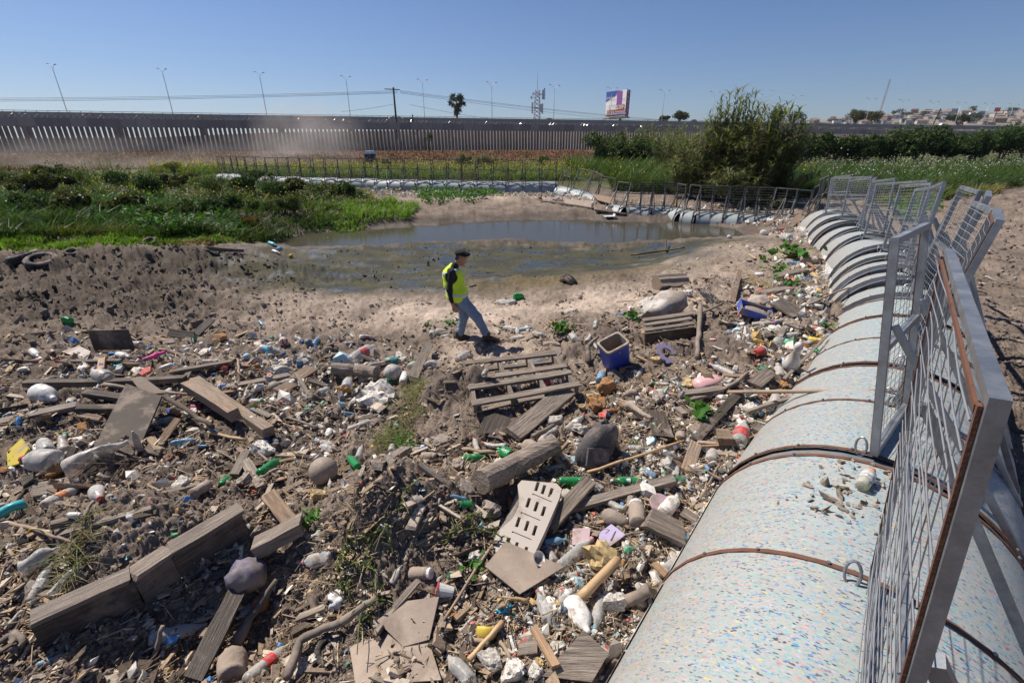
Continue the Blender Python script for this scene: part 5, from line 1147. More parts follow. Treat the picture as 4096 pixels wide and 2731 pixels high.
# ------------------------------------------------------------------ left middle of the photo
tyre(0, 1, 290, 75, 190, 'half buried black tyre, larger of the pair at the left edge', (.25, .15, 0), 1.1); tyre(0, 1, 165, 40, 190, 'mud covered tyre behind the black one at the left edge', (.1, -.2, 0), 1.3)
tyre(0, 1, 500, 25, 90, 'small dark tyre lying near the left grass edge', (.3, .2, 0), .3); tyre(0, 0, 1035, 1330, 90, 'muddy tyre beside the tan dry grass heap', (.5, .1, 0), .4)
ty = tyre(1, 1, 1570, 222, 175, 'black tyre standing half buried right of the walking man', (.35, 1.25, .9), 1.0); ty.location.z -= .12
sheet(0, 1, [(650, 690, 0), (925, 685, 0), (927, 684, .38), (652, 690, .38)], .02, PLY[1], 'dark board standing upright in the mud at left', name='board_sheet')
lump(0, 1, 470, 500, 75, (1, .8, .8), 3, 1, label='pale green muddy plastic tub lying alone at left', name='plastic_tub', cat='tub').data = lump_mesh(1, PM['g'], .1, .3, 'plastic_tub')
lump(0, 1, 575, 565, 110, (1, .45, .2), 2, 3, label='flat orange-yellow foam slab on the dark mud at left', rz=.3)
plank(0, 1, 1180, 590, 1340, 600, .16, .03, 2, .9, .06, .02, label='dark curved board behind the white cup'); plank(0, 1, 1345, 600, 1470, 520, .14, .04, 2, .4, .03, .12, label='dark split plank leaning right of the curved board')
upright(0, 1, 1405, 685, 62, 'J', 0, 'w', None, None, look='white cup standing among mud clods')
lump(0, 1, 1530, 612, 85, (1, .75, .75), 1, 2, label='mustard brown gourd lying left of the soccer ball', name='gourd', cat='gourd', rough=.08, box=.1); lump(0, 1, 1485, 635, 50, (1, .8, .8), 1, 4, look='mustard brown gourd neck', name='gourd', cat='gourd', rough=.08, box=.1)
ball(0, 1, 1955, 628, 62, ball_mat('red_white_ball', (.6, .55, .5), (.42, .03, .04), 2.2, .2), 'red and white soccer ball in the bottle heap')
ball(0, 1, 2125, 632, 52, ball_mat('globe_ball', (.05, .14, .35), (.35, .33, .08), 2.0, .25), 'blue and yellow globe ball right of the soccer ball'); ball(0, 1, 1705, 732, 48, ball_mat('pale_blue_ball', (.4, .55, .65), (.35, .5, .6), .3, .2), 'small pale blue ball below the bottle heap')
ball(0, 1, 1895, 943, 84, ball_mat('muddy_globe', (.28, .3, .22), (.33, .32, .26), 2.2, .6), 'muddy grey green ball beside the tilted bottle'); ball(0, 1, 2238, 1515, 190, ball_mat('muddy_soccer', (.42, .35, .28), (.40, .33, .26), 2.4, .75), 'large mud caked soccer ball near the green bottles')
ball(1, 1, 357, 845, 122, ball_mat('grey_basketball', (.48, .45, .42), (.46, .43, .4), 1.1, .3), 'pale grey basketball with dark seams'); ball(0, 2, 1800, 1010, 118, ball_mat('orange_ball', (.28, .12, .05), (.27, .11, .045), .3, .25), 'brown orange ball right of the big beam')
DEFL = ball_mat('blue_deflated_ball', (.05, .06, .20), (.06, .07, .18), .3, .6)
BT = [(1590, 635, 70, 80, 'A', 1, 'm'), (1880, 712, 180, -12, 'L', 0, 'c', 'b', 'c', 'large clear water jug with cyan label'), (255, 738, 100, -25, 'L', 0, 'w', None), (1160, 803, 105, 20, 'L', 0, 'w', 'c', None, 'white detergent bottle with cyan cap'), (830, 800, 90, 10, 'L', 1, 't', None, None, 'teal and blue flattened bottle'),
 (1055, 905, 225, 180, 'A', 0, 'w', None, None, 'long white bottle lying along the beam'), (700, 885, 130, 150, 'D', 1, 'c'), (345, 1050, 180, -20, 'D', 1, 'w', None, None, 'milky white jug beside the red capped bottle'), (185, 1130, 270, 14, 'A', 1, 'c', 'r', None, 'long clear bottle with red cap on the left beam'), (40, 1150, 110, 30, 'A', 1, 'c'), (1600, 1035, 100, 55, 'A', 0, 'k'), (1682, 1110, 100, 30, 'A', 0, 'c'), (1770, 1055, 75, 0, 'J', 0, 'k', 'g'), (2255, 1185, 110, 85, 'A', 2, 'm'), (2205, 1222, 60, 160, 'L', 0, 'c', 'c'), (1130, 1210, 140, 190, 'D', 1, 'c', None, None, 'round clear jug below the leaning panel'), (450, 1335, 170, 70, 'L', 2, 'k', 'g', None, 'crumpled cloudy bottle with green cap'), (320, 1370, 130, 115, 'J', 0, 'c', None, None, 'upright clear jar left of the crumpled bottle'), (290, 1488, 240, 176, 'D', 0, 'c', 'r', None, 'big clear jug with red cap'), (1470, 1245, 130, -35, 'A', 1, 'b'), (1280, 1325, 200, 10, 'A', 2, 'b', None, None, 'flat pale blue bottle under the leaning panel'), (1200, 1022, 110, 0, 'D', 1, 'k', 'r'), (1490, 940, 80, 60, 'A', 2, 'c'), (2015, 905, 95, 45, 'L', 0, 'w', None, None, 'white tube bottle left of the wood block'), (2240, 985, 80, 30, 'D', 1, 'c'), (1180, 645, 110, 10, 'A', 2, 'c'), (930, 660, 100, 170, 'L', 2, 'c'), (960, 780, 130, -10, 'A', 1, 'c'), (1470, 775, 150, 0, 'B', 1, 'k'), (1310, 660, 70, 20, 'A', 1, 'k'), (360, 895, 120, 20, 'L', 2, 'c'), (430, 870, 60, 80, 'A', 2, 'c'), (1860, 640, 70, 30, 'A', 0, 'w', 'r'), (1790, 690, 110, 40, 'A', 1, 'c', 'r', 'r'), (2180, 640, 90, 50, 'A', 1, 'b'), (2060, 620, 60, -20, 'J', 1, 'c'), (2265, 690, 50, 0, 'J', 0, 'm'), (65, 790, 90, 30, 'A', 1, 'k'), (1805, 515, 60, -25, 'A', 0, 'b', None, None, 'pale blue bottle lying alone on the open silt'), (860, 740, 90, -10, 'L', 1, 'w'), (480, 770, 60, 10, 'A', 1, 'b')]
for e in BT: bottle(0, 1, *e)
upright(0, 1, 965, 1370, 170, 'A', 0, 'k', None, None, look='cloudy bottle standing against the leaning panel')
for a, b_, w, th, m, lab in (((200, 950), (1290, 918), .11, .08, 2, 'long dark beam lying level across the left litter'), ((230, 785), (840, 792), .07, .05, 2, 'thin dark plank above the long dark beam'), ((1180, 865), (1620, 792), .10, .05, 0, 'grey plank rising to the right above the long beam'), ((600, 1012), (920, 1062), .12, .06, 2, 'short dark plank below the long beam'), ((540, 1125), (885, 1130), .12, .07, 2, 'dark square beam above the leaning panel'), ((0, 1225), (545, 1105), .16, .06, 0, 'wide grey board at the left edge'), ((1560, 962), (2000, 880), .12, .03, 0, 'weathered plank beside the muddy ball')):
    plank(0, 1, *a, *b_, w, th, m, label=lab, l1=.04, l2=.05)
o = plank(0, 1, 1315, 1010, 1640, 1215, .13, .13, 1, .05, .12, .1, label='squared brown timber, shorter of two side by side', name='timber'); plank(0, 1, 1375, 1000, 1855, 1290, .13, .13, 1, -.03, .16, .02, label='squared brown timber, longer of two side by side', name='timber')
sheet(0, 1, [(610, 1425, .0), (930, 1085, .34), (1165, 1160, .34), (930, 1455, .0)], .03, PLY[1], 'large dark panel leaning in the left litter', name='dark_sheet'); sheet(0, 1, [(945, 1062, .40), (1060, 1068, .40), (1175, 1160, .37), (1060, 1175, .37)], .05, PLY[0], 'pale board lying on top of the leaning panel')
sheet(0, 1, [(430, 715, .05), (560, 700, .12), (640, 735, .1), (600, 770, .03)], .012, PLY[2], 'flat white board tilted above the thin dark plank')
stick(0, 1, [(740, 985, .12), (1050, 1030, .13), (1360, 1062, .12)], .028, .02, 1, label='long grey pole above the squared timbers'); stick(0, 1, [(1590, 760, .03), (1650, 790, .08), (1650, 870, .05), (1710, 915, .02)], .022, .014, 0, label='bent branch left of the white foam slab'); stick(0, 1, [(1130, 1075, .18), (1300, 1190, .18), (1480, 1280, .1)], .035, .03, 3, label='dark curved limb crossing the leaning panel')
stick(0, 1, [(1000, 790, .06), (1145, 742, .08)], .035, .03, 0, label='magenta plastic tube lying across the left litter', name='plastic_tube', cat='tube').data.materials[0] = FLAT['m']
stick(0, 1, [(780, 1380, .05), (900, 1440, .05), (1060, 1475, .03)], .014, .008, 3); stick(0, 1, [(1440, 1275, .03), (1700, 1340, .05)], .022, .02, 2, label='bamboo cane below the longer squared timber'); stick(0, 1, [(1500, 1390, .02), (1640, 1480, .03)], .012, .01, 1); stick(0, 1, [(410, 1500, .06), (900, 1498, .05)], .008, .006, 0); stick(0, 1, [(1990, 1165, .02), (2190, 1250, .05)], .018, .012, 1, label='grey twig right of the longer timber')
plank(0, 1, 1065, 1400, 1240, 1215, .08, .03, 1, .3, .02, .1); plank(0, 1, 1910, 1000, 2010, 950, .18, .08, 1, .2, look='square wood block'); plank(0, 1, 2040, 905, 2165, 845, .2, .03, 1, .2, .04, .1, look='short brown board'); plank(0, 1, 2045, 890, 2140, 1035, .05, .03, 0, 0, .1, .02); plank(0, 1, 860, 800, 940, 800, .12, .06, 1)
plank(0, 1, 1620, 1570, 1700, 1430, .09, .03, 0, .1, .03, .06)
for u, v, w, mi, sd_, lb in ((590, 1255, 120, 1, 3, 'ochre foam block left of the leaning panel'), (1545, 1035, 75, 1, 5, None), (1755, 822, 85, 1, 6, None), (2335, 960, 70, 1, 2, None), (370, 1545, 130, 1, 8, 'rough rust brown foam lump below the red capped jug'), (1200, 835, 70, 1, 9, None), (1170, 1440, 80, 4, 1, None), (1805, 1395, 150, 0, 3, 'large white foam block below the squared timbers'), (2265, 1362, 110, 0, 5, None), (1965, 800, 100, 0, 1, None), (1930, 842, 130, 0, 7, 'flat white foam slab right of the bent branch'), (2085, 772, 130, 0, 9, None), (945, 857, 110, 0, 11, None), (1330, 1140, 110, 0, 4, None), (560, 1340, 90, 3, 5, None), (1890, 1010, 50, 0, 2, None), (2130, 790, 60, 0, 8, None), (2310, 825, 70, 0, 6, None)): lump(0, 1, u, v, w, mi=mi, seed=sd_, label=lb)
bottle(0, 1, 1865, 1500, 190, 35, 'A', 1, 'g', None, None, 'dusty green bottle above the mud caked soccer ball'); bottle(0, 2, 1590, 170, 170, 35, 'A', 2, 'g', None, None, 'crumpled bright green bottle left of the foam block'); bottle(0, 2, 1875, 130, 180, 25, 'A', 2, 'm', 'r')
sheet(0, 1, [(50, 1400, .02), (180, 1350, .1), (215, 1420, .1), (150, 1500, .05), (60, 1500, .02)], .02, PM['y'], 'torn yellow plastic sheet at the left edge', cat='plastic sheet', name='plastic_sheet')
# ------------------------------------------------------------------ bottom left
bottle(0, 2, 440, 295, 300, 28, 'B', 1, 'c', 'o', 'o', 'long clear bottle with faded orange label'); bottle(0, 2, 680, 275, 220, -62, 'L', 0, 'c', 'r', None, 'clear oil bottle with red cap pointing down'); bottle(0, 2, 300, 880, 330, 60, 'B', 1, 'k', None, 'w', 'cloudy bottle with white label beside the crushed drum'); bottle(0, 2, 460, 870, 330, 45, 'A', 3, 'c', None, None, 'crushed clear bottle with twisted neck'); bottle(0, 2, 300, 735, 300, 30, 'D', 2, 'c', None, None, 'big crushed water drum with yellow handle'); bottle(0, 2, 1240, 1235, 440, 15, 'A', 1, 'k', None, None, 'large cloudy bottle in the shade below the big beam'); bottle(0, 2, 1290, 1400, 120, 80, 'L', 2, 'c'); bottle(0, 2, 1610, 1460, 200, 90, 'D', 2, 'm', None, None, 'mud coated crushed jug at the bottom edge'); bottle(0, 2, 1860, 1440, 420, 40, 'A', 0, 'c', None, 'r', 'large clear bottle with red label at the bottom edge'); bottle(0, 2, 90, 1150, 210, 225, 'A', 2, 'k', 'r'); bottle(0, 2, 2190, 735, 200, 190, 'A', 2, 'c', 'p', None, 'clear bottle with pink cap right of the deflated ball'); bottle(0, 2, 700, 60, 500, 25, 'D', 3, 'c', None, None, 'long sheet-like crushed plastic bottle below the leaning panel', scale_r=.7); bottle(0, 2, 2200, 490, 90, 60, 'B', 1, 'g'); bottle(0, 2, 1385, 255, 130, 35, 'J', 1, 'm', None, None, 'brown ribbed jar at the end of the double rail'); bottle(0, 2, 2075, 470, 80, 100, 'J', 1, 'c'); bottle(0, 2, 255, 1065, 120, 50, 'A', 2, 'c'); bottle(0, 2, 520, 420, 90, 0, 'J', 0, 'w'); bottle(0, 2, 330, 1420, 150, 20, 'A', 2, 'b')
b = MB(); P = grd(0, 2, 285, 605)+np.array([0, 0, .10]); a = np.linspace(0, 3.14, 12); b.tube([np.array([.06*math.cos(t), 0, .05*math.sin(t)]) for t in a], .006, 6); tag(b.build('bucket_handle', FLAT['y'], loc=P), 'yellow handle loop on the crushed water drum', 'handle')
stick(0, 2, [(-20, 480, .05), (100, 425, .06), (205, 385, .06)], .048, .045, 0, label='teal plastic pipe at the left edge', name='plastic_pipe', cat='pipe').data.materials[0] = PM['t']
plank(0, 2, 385, 545, 1385, 235, .055, .05, 0, 0, .07, .03, label='upper rail of the long double rail above the big beam', name='rail'); plank(0, 2, 395, 580, 1050, 390, .06, .035, 0, 0, .02, .02, label='lower rail of the long double rail above the big beam', name='rail')
stick(0, 2, [(100, 510, .06), (330, 575, .05), (540, 635, .03)], .016, .012, 0, label='tan cane left of the big beam'); stick(0, 2, [(75, 670, .02), (200, 890, .02)], .014, .012, 0); stick(0, 2, [(960, 205, .03), (1160, 285, .03)], .015, .012, 0); stick(0, 2, [(580, 460, .02), (660, 350, .04)], .018, .012, 1); stick(0, 2, [(620, 580, .02), (735, 540, .02)], .01, .008, 0); stick(0, 2, [(372, 610, .0), (390, 450, .1)], .008, .006, 3); stick(0, 2, [(395, 355, .04), (560, 395, .05)], .01, .009, 0)
# the big beam: three heavy boards end to end
def big_beam():
    o = thing('timber_wall_beam', 'big broken timber beam heaped with soil at lower left', 'beam', grd(0, 2, 900, 950)); O = np.array(o.location); o.location = (0, 0, 0)
    o.location = O; H = .30
    T = [(285, 1190), (640, 1040), (985, 905), (1235, 715), (1470, 560), (1690, 380)]; P = [grd(0, 2, u, v+110) for u, v in T]
    for k, (i, j) in enumerate(((0, 2), (2, 3), (3, 5))):
        A, B = P[i].copy()-O, P[j].copy()-O; A[2] = A[2]*.3+.05; B[2] = B[2]*.3+.06
        d = unit(B-A); plank3(A+d*.005, B-d*.005, .07, .34 if k < 2 else .30, WOOD[2], 0, 'beam_board', .25, o)
        sx = np.cross(d, (0, 0, 1)); plank3(A-sx*.02+np.array([0, 0, .19]), B-sx*.02+np.array([0, 0, .19-.01*k]), .15, .035, WOOD[0], 0, 'cap_board', .4, o)
    return o
big_beam()
plank(0, 2, 1790, 700, 2110, 560, .14, .12, 0, 0, .05, .1, label='short thick beam behind the deflated blue ball', name='timber'); plank(0, 2, 1870, 350, 2040, 540, .13, .03, 1, .1, .12, .05, label='raw board end above the short thick beam')
plank(0, 2, 1340, 1600, 1680, 960, .13, .04, 2, .25, .05, .1, label='dark plank with flaking white paint at the bottom edge'); stick(0, 2, [(1630, 1350, .03), (1740, 1190, .06), (1930, 960, .12)], .05, .02, 1, label='split branch right of the dark painted plank', name='branch'); stick(0, 2, [(1040, 1460, .0), (1110, 1350, .06), (1160, 1260, .12)], .018, .016, 1, label='short stake below the large cloudy bottle')
stick(0, 2, [(1990, 1570, .03), (2080, 1340, .06), (2200, 1270, .06), (2360, 1205, .05)], .035, .03, 1, label='crooked branch at the bottom right of the soil heap', name='branch'); stick(1, 2, [(0, 1205, .05), (120, 1130, .06), (240, 1040, .05)], .032, .025, 1, label='end of a crooked branch under the vines', name='branch'); stick(0, 2, [(40, 1310, .02), (130, 1270, .05), (100, 1370, .02)], .025, .02, 1, label='muddy root at the lower left edge', name='root'); stick(0, 2, [(130, 1270, .05), (190, 1320, .03), (90, 1400, .02)], .025, .015, 1, look='muddy root branch', name='root')
tyre(0, 2, 2280, 1345, 210, 'small grey tyre strip beside the crooked branch', (.3, .1, 0), .3, .2)
plank(0, 2, 1690, 60, 1810, 240, .10, .04, 0, .1, .03, .03); plank(0, 2, 440, 130, 540, 10, .08, .04, 2, 0, .03, .1); plank(0, 2, 1990, 250, 2010, 150, .06, .03, 0); plank(0, 2, 1830, 300, 1900, 250, .09, .04, 1); plank(0, 2, 2050, 1130, 2250, 1050, .06, .03, 0); plank(0, 2, 200, 260, 540, 190, .18, .03, 0, .2, label='wide grey plank under the labelled bottle')
for u, v, w, mi, s_ in ((1705, 1078, 110, 0, 2), (1250, 225, 140, 0, 4), (2195, 570, 90, 0, 7), (2200, 290, 110, 2, 3), (1760, 545, 100, 3, 2), (2090, 1490, 130, 0, 9), (2180, 1400, 90, 0, 1), (2125, 555, 60, 3, 3), (1500, 1075, 90, 3, 4), (840, 700, 50, 3, 1), (1540, 670, 50, 3, 3), (1680, 190, 130, 3, 6)): lump(0, 2, u, v, w, mi=mi, seed=s_)
# ------------------------------------------------------------------ middle
def pallet():
    C = [grd(1, 1, u, v) for u, v in ((905, 1140), (1640, 1040), (1470, 800), (850, 870))]; z = .42
    P = [at_z(*Q(1, 1, u, v), zz) for u, v, zz in ((908, 1062, .70), (1638, 925, .68), (1465, 702, .74), (852, 768, .80))]
    P = np.array(P); cen = P.mean(0); o = thing('wooden_pallet', 'grey wooden pallet lying tilted on the mound', 'pallet', cen); P = P-cen
    BL_, BR_, TR_, TL_ = P
    def S(s, t): return (BL_*(1-s)+BR_*s)*(1-t)+(TL_*(1-s)+TR_*s)*t
    nrm = unit(np.cross(BR_-BL_, TL_-BL_)); nrm = nrm*(1 if nrm[2] > 0 else -1)
    def board(a, b, w, th, off, nm, mt): 
        A = a+nrm*off; B = b+nrm*off; d = unit(B-A); x = Vector(d); z_ = Vector(nrm); y = z_.cross(x).normalized(); ob = plank3(A, B, w, th, mt, 0, nm, .35, o)
        m = Matrix((x, y, x.cross(y))).transposed().to_4x4(); m.translation = Vector(A); ob.matrix_local = m
    for t, w in ((.03, .10), (.37, .10), (.56, .09), (.97, .09)): board(S(-.01, t), S(1.01, t), w, .028, .0, 'deck_board', WOOD[0])
    for s in (.02, .36, .68, .98): board(S(s, 0), S(s, 1), .045, .10, -.062, 'stringer', WOOD[0])
    for t in (.05, .5, .95): board(S(0, t), S(1, t), .09, .02, -.125, 'bottom_board', WOOD[0])
    return o
pallet()
def cooler():
    P = grd(1, 1, 1890, 790); mpp = proj(P)[2]/1882/1.721; w = 172*mpp; h = 205*mpp; d = w*.8; o = thing('cool_box', 'open blue picnic cooler tilted in the soil', 'cool box', P+np.array([0, 0, .02])); o.rotation_euler = (.22, -.36, .35)
    mb = M('cooler_blue', (.05, .10, .55), .45, .08, 5, .12, bump=.05); mi = M('cooler_inner', (.38, .36, .34), .6, .6, 5, .15)
    b = MB(); t = .022
    def ring(x, y, z, r=.04): return [(sx*(x-r*(1-c)), sy*(y-r*(1-s_)), z) for sx, sy, seq in ((1, 1, ((1, 0), (.7, .7), (0, 1))), (-1, 1, ((0, 1), (.7, .7), (1, 0))), (-1, -1, ((1, 0), (.7, .7), (0, 1))), (1, -1, ((0, 1), (.7, .7), (1, 0)))) for c, s_ in seq]
    def loft(rs, cap):
        V = [p for r_ in rs for p in r_]; n = 12; F = [(i*n+j, i*n+(j+1) % n, (i+1)*n+(j+1) % n, (i+1)*n+j) for i in range(len(rs)-1) for j in range(n)]
        if cap: F.append(tuple(range(n))[::-1])
        return V, F
    b.add(*loft([ring(w*.42, d*.42, -.03), ring(w*.46, d*.46, .02), ring(w*.5, d*.5, h)], True)); b.build('shell', mb, o)
    b = MB(); V, F = loft([ring(w*.5-t, d*.5-t, h), ring(w*.44-t, d*.44-t, h*.25)], False); V2, F2 = V, [f[::-1] for f in F]; n = 12; F2.append(tuple(range(n, 2*n))); b.add(V2, [f[::-1] for f in F2]); b.build('liner', mi, o)
    b = MB(); b.add(*loft([ring(w*.5+.004, d*.5+.004, h-.02), ring(w*.5+.004, d*.5+.004, h+.012), ring(w*.5-t, d*.5-t, h+.012), ring(w*.5-t, d*.5-t, h-.02)], False)); b.build('rim', mi, o)
    b = MB(); b.lathe([(0, .016), (.012, .016), (.014, .008)], 10); q = b.build('hinge_boss', mi, o, loc=(0, -d*.49, h*.82)); q.rotation_euler = (math.pi/2, 0, 0)
cooler()
def stump(c, r, u, v, wpx, L, label, rz):
    P = grd(c, r, u, v); R = wpx*proj(P)[2]/1882/1.721/2; o = thing('log_stump', label, 'log', P+np.array([0, 0, R*.75]), rz); b = MB(); n = 18; g = np.random.default_rng(3)
    rr = R*(1+.08*g.normal(size=n)); a = np.arange(n)*2*math.pi/n
    V = np.array([[x, rr[j]*k*math.cos(a[j]), rr[j]*k*math.sin(a[j])] for x, k in ((0, .98), (L*.3, 1.02), (L*.7, .97), (L, .93)) for j in range(n)]); b.add(V, [(i*n+j, i*n+(j+1) % n, (i+1)*n+(j+1) % n, (i+1)*n+j) for i in range(3) for j in range(n)]+[tuple(range(n))[::-1], tuple(range(3*n, 4*n))]); b.build('trunk_wood', WOOD[0], o)
    b = MB(); b.add(np.array([[-.004, .86*rr[j]*math.cos(a[j]), .86*rr[j]*math.sin(a[j])] for j in range(n)]), [tuple(range(n))[::-1]]); b.build('sawn_face', STK[0], o)
stump(1, 1, 2160, 270, 125, .75, 'sawn log stump on the pale silt above the white sack', .25)
stick(1, 2, [(960, 275, .04), (1200, 160, .06), (1470, 10, .06)], .105, .10, 1, label='thick grey log pointing at the backpack', n=14, name='log', cat='log').data.materials[0] = WOOD[0]
stick(1, 1, [(-60, 870, .06), (100, 885, .06), (250, 895, .05)], .085, .09, 1, label='short grey log left of the basketball', n=12, name='log', cat='log').data.materials[0] = WOOD[0]
# sack, cloth, backpack from soft lumps
def soft(name, label, cat, c, r, u, v, size, mat, seed, rot, rough=.25, lift=0, box=.2, fold=5.0):
    P = grd(c, r, u, v); mpp = proj(P)[2]/1882/1.721; V, F = ICO3; V = V.copy(); sx, sy, sz = [q*mpp/2 for q in size]
    mx = np.abs(V).max(1, keepdims=True); V = V*(1-box)+box*V/mx; n = fbm(V[:, 0]*2+seed, V[:, 1]*2+V[:, 2], 4, seed)+.35*billow(V[:, 0]*fold+V[:, 2]*2, V[:, 1]*fold, 2, seed+2); V = V*(1+rough*n)[:, None]*np.array([sx, sy, sz]); V[:, 2] = np.maximum(V[:, 2], -sz*.55)
    o = link(name, mesh_np(name, V, F, mat, True)); o.location = P+np.array([0, 0, sz*.5+lift]); o.rotation_euler = rot; return tag(o, label, cat)
soft('plastic_sack', 'crumpled white plastic sack leaning on the wooden box', 'sack', 1, 1, 2215, 470, (330, 190, 170), M('grimy_sack', (.46, .44, .41), .6, .45, 5, .3), 4, (.1, -.45, .35), lift=.1)
def backpack():
    P = grd(1, 1, 1730, 1480); mpp = proj(P)[2]/1882/1.721; w, h = 260*mpp, 330*mpp; o = thing('backpack', 'worn dark grey backpack slumped in the litter', 'backpack', P+np.array([0, 0, .0])); o.rotation_euler = (-.35, .22, .25)
    mt = M('backpack_cloth', (.085, .075, .08), .9, .3, 7, .3, bump=.4); mk = M('backpack_black', (.02, .02, .022), .9, .3, 7, .3, bump=.3)
    V, F = ICO3; V = V.copy(); mx = np.abs(V).max(1, keepdims=True); V = V*.45+.55*V/mx; n = fbm(V[:, 0]*2, V[:, 1]*2+V[:, 2], 4, 9); V = V*(1+.16*n)[:, None]; V[:, 0] *= (1-.38*smooth(-.2, 1.2, V[:, 2])); V = V*np.array([w/2, w*.28, h/2])+np.array([w*.12, 0, h*.42])*np.array([0, 0, 1]); V[:, 0] += .28*w*smooth(.2*h, .95*h, V[:, 2]); link('bag', mesh_np('bag', V, F, mt, True), o)
    b = MB(); b.box((-.02, -w*.30, h*.24), (w*.62, .03, h*.36)); b.build('front_pocket', mt, o)
    b = MB(); b.tube([(-w*.30, -w*.32, h*.40), (0, -w*.335, h*.44), (w*.26, -w*.32, h*.40)], .006, 5); b.build('zip', mk, o)
    b = MB(); b.tube([(w*.3, .0, h*.85), (w*.5, -.05, h*.6), (w*.62, -.06, h*.3), (w*.45, -.04, h*.1)], [.02, .03, .03, .02], 6); b.build('shoulder_strap', mk, o, sm=True)
    b = MB(); b.tube([(w*.1, 0, h*.9), (w*.22, -.03, h*.98), (w*.34, 0, h*.88)], .012, 6); b.build('grab_handle', mk, o)
backpack()
soft('ball', 'deflated mud covered blue ball beside the big beam', 'ball', 0, 2, 1715, 880, (250, 220, 230), DEFL, 13, (.2, .3, .4), .16, .02, .1, 2.2)
def box_planter():
    o = thing('wooden_box', 'heavy wooden box side heaped with soil right of the cooler', 'box', grd(1, 1, 2230, 600)); O = np.array(o.location)
    A = grd(1, 1, 2080, 660)-O; B = grd(1, 1, 2420, 590)-O; A[2] = .12; B[2] = .20; plank3(A, B, .05, .26, WOOD[2], 0, 'side_board', .2, o)
    for k in range(3): q = np.array([.02*k, .10+.10*k, .15+.05*k]); plank3(A+q, B+q, .098, .028, WOOD[0], .15, 'top_board', .4, o)
box_planter()
P = grd(1, 1, 2235, 735)
def puzzle():
    mpp = proj(P)[2]/1882/1.721; R = 95*mpp; o = link('foam_puzzle_ring', None, label='purple toothed foam ring lying right of the cooler', category='foam mat'); o.location = P+np.array([0, 0, .05]); o.rotation_euler = (.5, .25, .3); b = MB(); n = 44
    poly = [(R*(1.0 if (i//2) % 2 else .86)*math.cos(i*2*math.pi/n), R*(1.0 if (i//2) % 2 else .86)*math.sin(i*2*math.pi/n)) for i in range(n)]; inn = [(R*.5*math.cos(i*2*math.pi/n), R*.5*math.sin(i*2*math.pi/n)) for i in range(n)]
    V = [(x, y, z) for z in (0, .02) for q in (poly, inn) for x, y in q]; F = []
    for i in range(36):
        j = (i+1) % n; F += [(2*n+i, 2*n+j, 3*n+j, 3*n+i), (i, n+i, n+j, j), (i, j, 2*n+j, 2*n+i), (n+i, 3*n+i, 3*n+j, n+j)]
    b.add(V, F); b.build('ring', FLAT['u'], o)
puzzle()
# headboard-like slotted plastic panel
def slotted():
    Z = .62; poly = [(1212, 215), (1240, 185), (1480, 205), (1515, 240), (1500, 300), (1400, 520), (1340, 640), (1310, 730), (1280, 745), (1110, 690), (1045, 645), (1040, 590), (1075, 520), (1180, 430), (1222, 350), (1225, 300)][::-1]
    A = grd(1, 2, 1280, 470); z0 = A[2]+.13
    W = np.array([at_z(*Q(1, 2, u, v), z0+.00) for u, v in poly]); cen = W.mean(0); o = thing('slotted_plastic_panel', 'pale grey moulded plastic panel with slots beside the thick log', 'plastic panel', cen); o.rotation_euler = (.06, 0, 0)
    m = M('grey_moulded_plastic', (.50, .44, .385), .6, .18, 6, .08, bump=.1); md = M('slot_shadow_plastic', (.22, .19, .165), .8, .3, 6, .1)
    slots = [(1345, 225), (1390, 245), (1440, 265), (1285, 330), (1340, 355), (1390, 385), (1215, 455), (1275, 480), (1330, 510), (1145, 590), (1200, 620), (1265, 650)]
    b = MB(); n = len(W); L = W-cen; b.add(np.concatenate([L*1.0-np.array([0, 0, .075]), L*1.0]), [tuple(range(n))[::-1], tuple(range(n, 2*n))]+[(i, (i+1) % n, n+(i+1) % n, n+i) for i in range(n)])
    body = b.build('panel_body', m, o)
    e1 = unit((at_z(*Q(1, 2, 1145, 590), z0)-at_z(*Q(1, 2, 1345, 225), z0))); 
    cuts = MB()
    for u, v in slots:
        c = at_z(*Q(1, 2, u, v), z0)-cen; a = unit(at_z(*Q(1, 2, u-14, v+40), z0)-at_z(*Q(1, 2, u+14, v-40), z0)); s = np.cross((0, 0, 1), a); L_ = 44*proj(c+cen)[2]/1882/1.721; Wd = L_*.25
        cuts.box(c, (L_*2, Wd*2, .2), np.stack([a, s, (0, 0, 1)], 1))
    for u, v in ((1380, 300), (1300, 420), (1240, 545)):
        c = at_z(*Q(1, 2, u, v), z0)-cen; a = unit(at_z(*Q(1, 2, u+70, v+28), z0)-at_z(*Q(1, 2, u-70, v-28), z0)); s = np.cross((0, 0, 1), a); L_ = 150*proj(c+cen)[2]/1882/1.721; cuts.box(c+np.array([0, 0, .09]), (L_, L_*.09, .2), np.stack([a, s, (0, 0, 1)], 1))
    co = cuts.build('slot_cutter', md); co.parent = o
    mod = body.modifiers.new('slots', 'BOOLEAN'); mod.object = co; mod.operation = 'DIFFERENCE'; mod.solver = 'EXACT'
    bpy.context.view_layer.update(); dg = bpy.context.evaluated_depsgraph_get(); me = bpy.data.meshes.new_from_object(body.evaluated_get(dg)); body.modifiers.clear(); body.data = me; bpy.data.objects.remove(co)
    bv = body.modifiers.new('edge', 'BEVEL'); bv.width = .012; bv.segments = 2; bv.limit_method = 'ANGLE'
slotted()
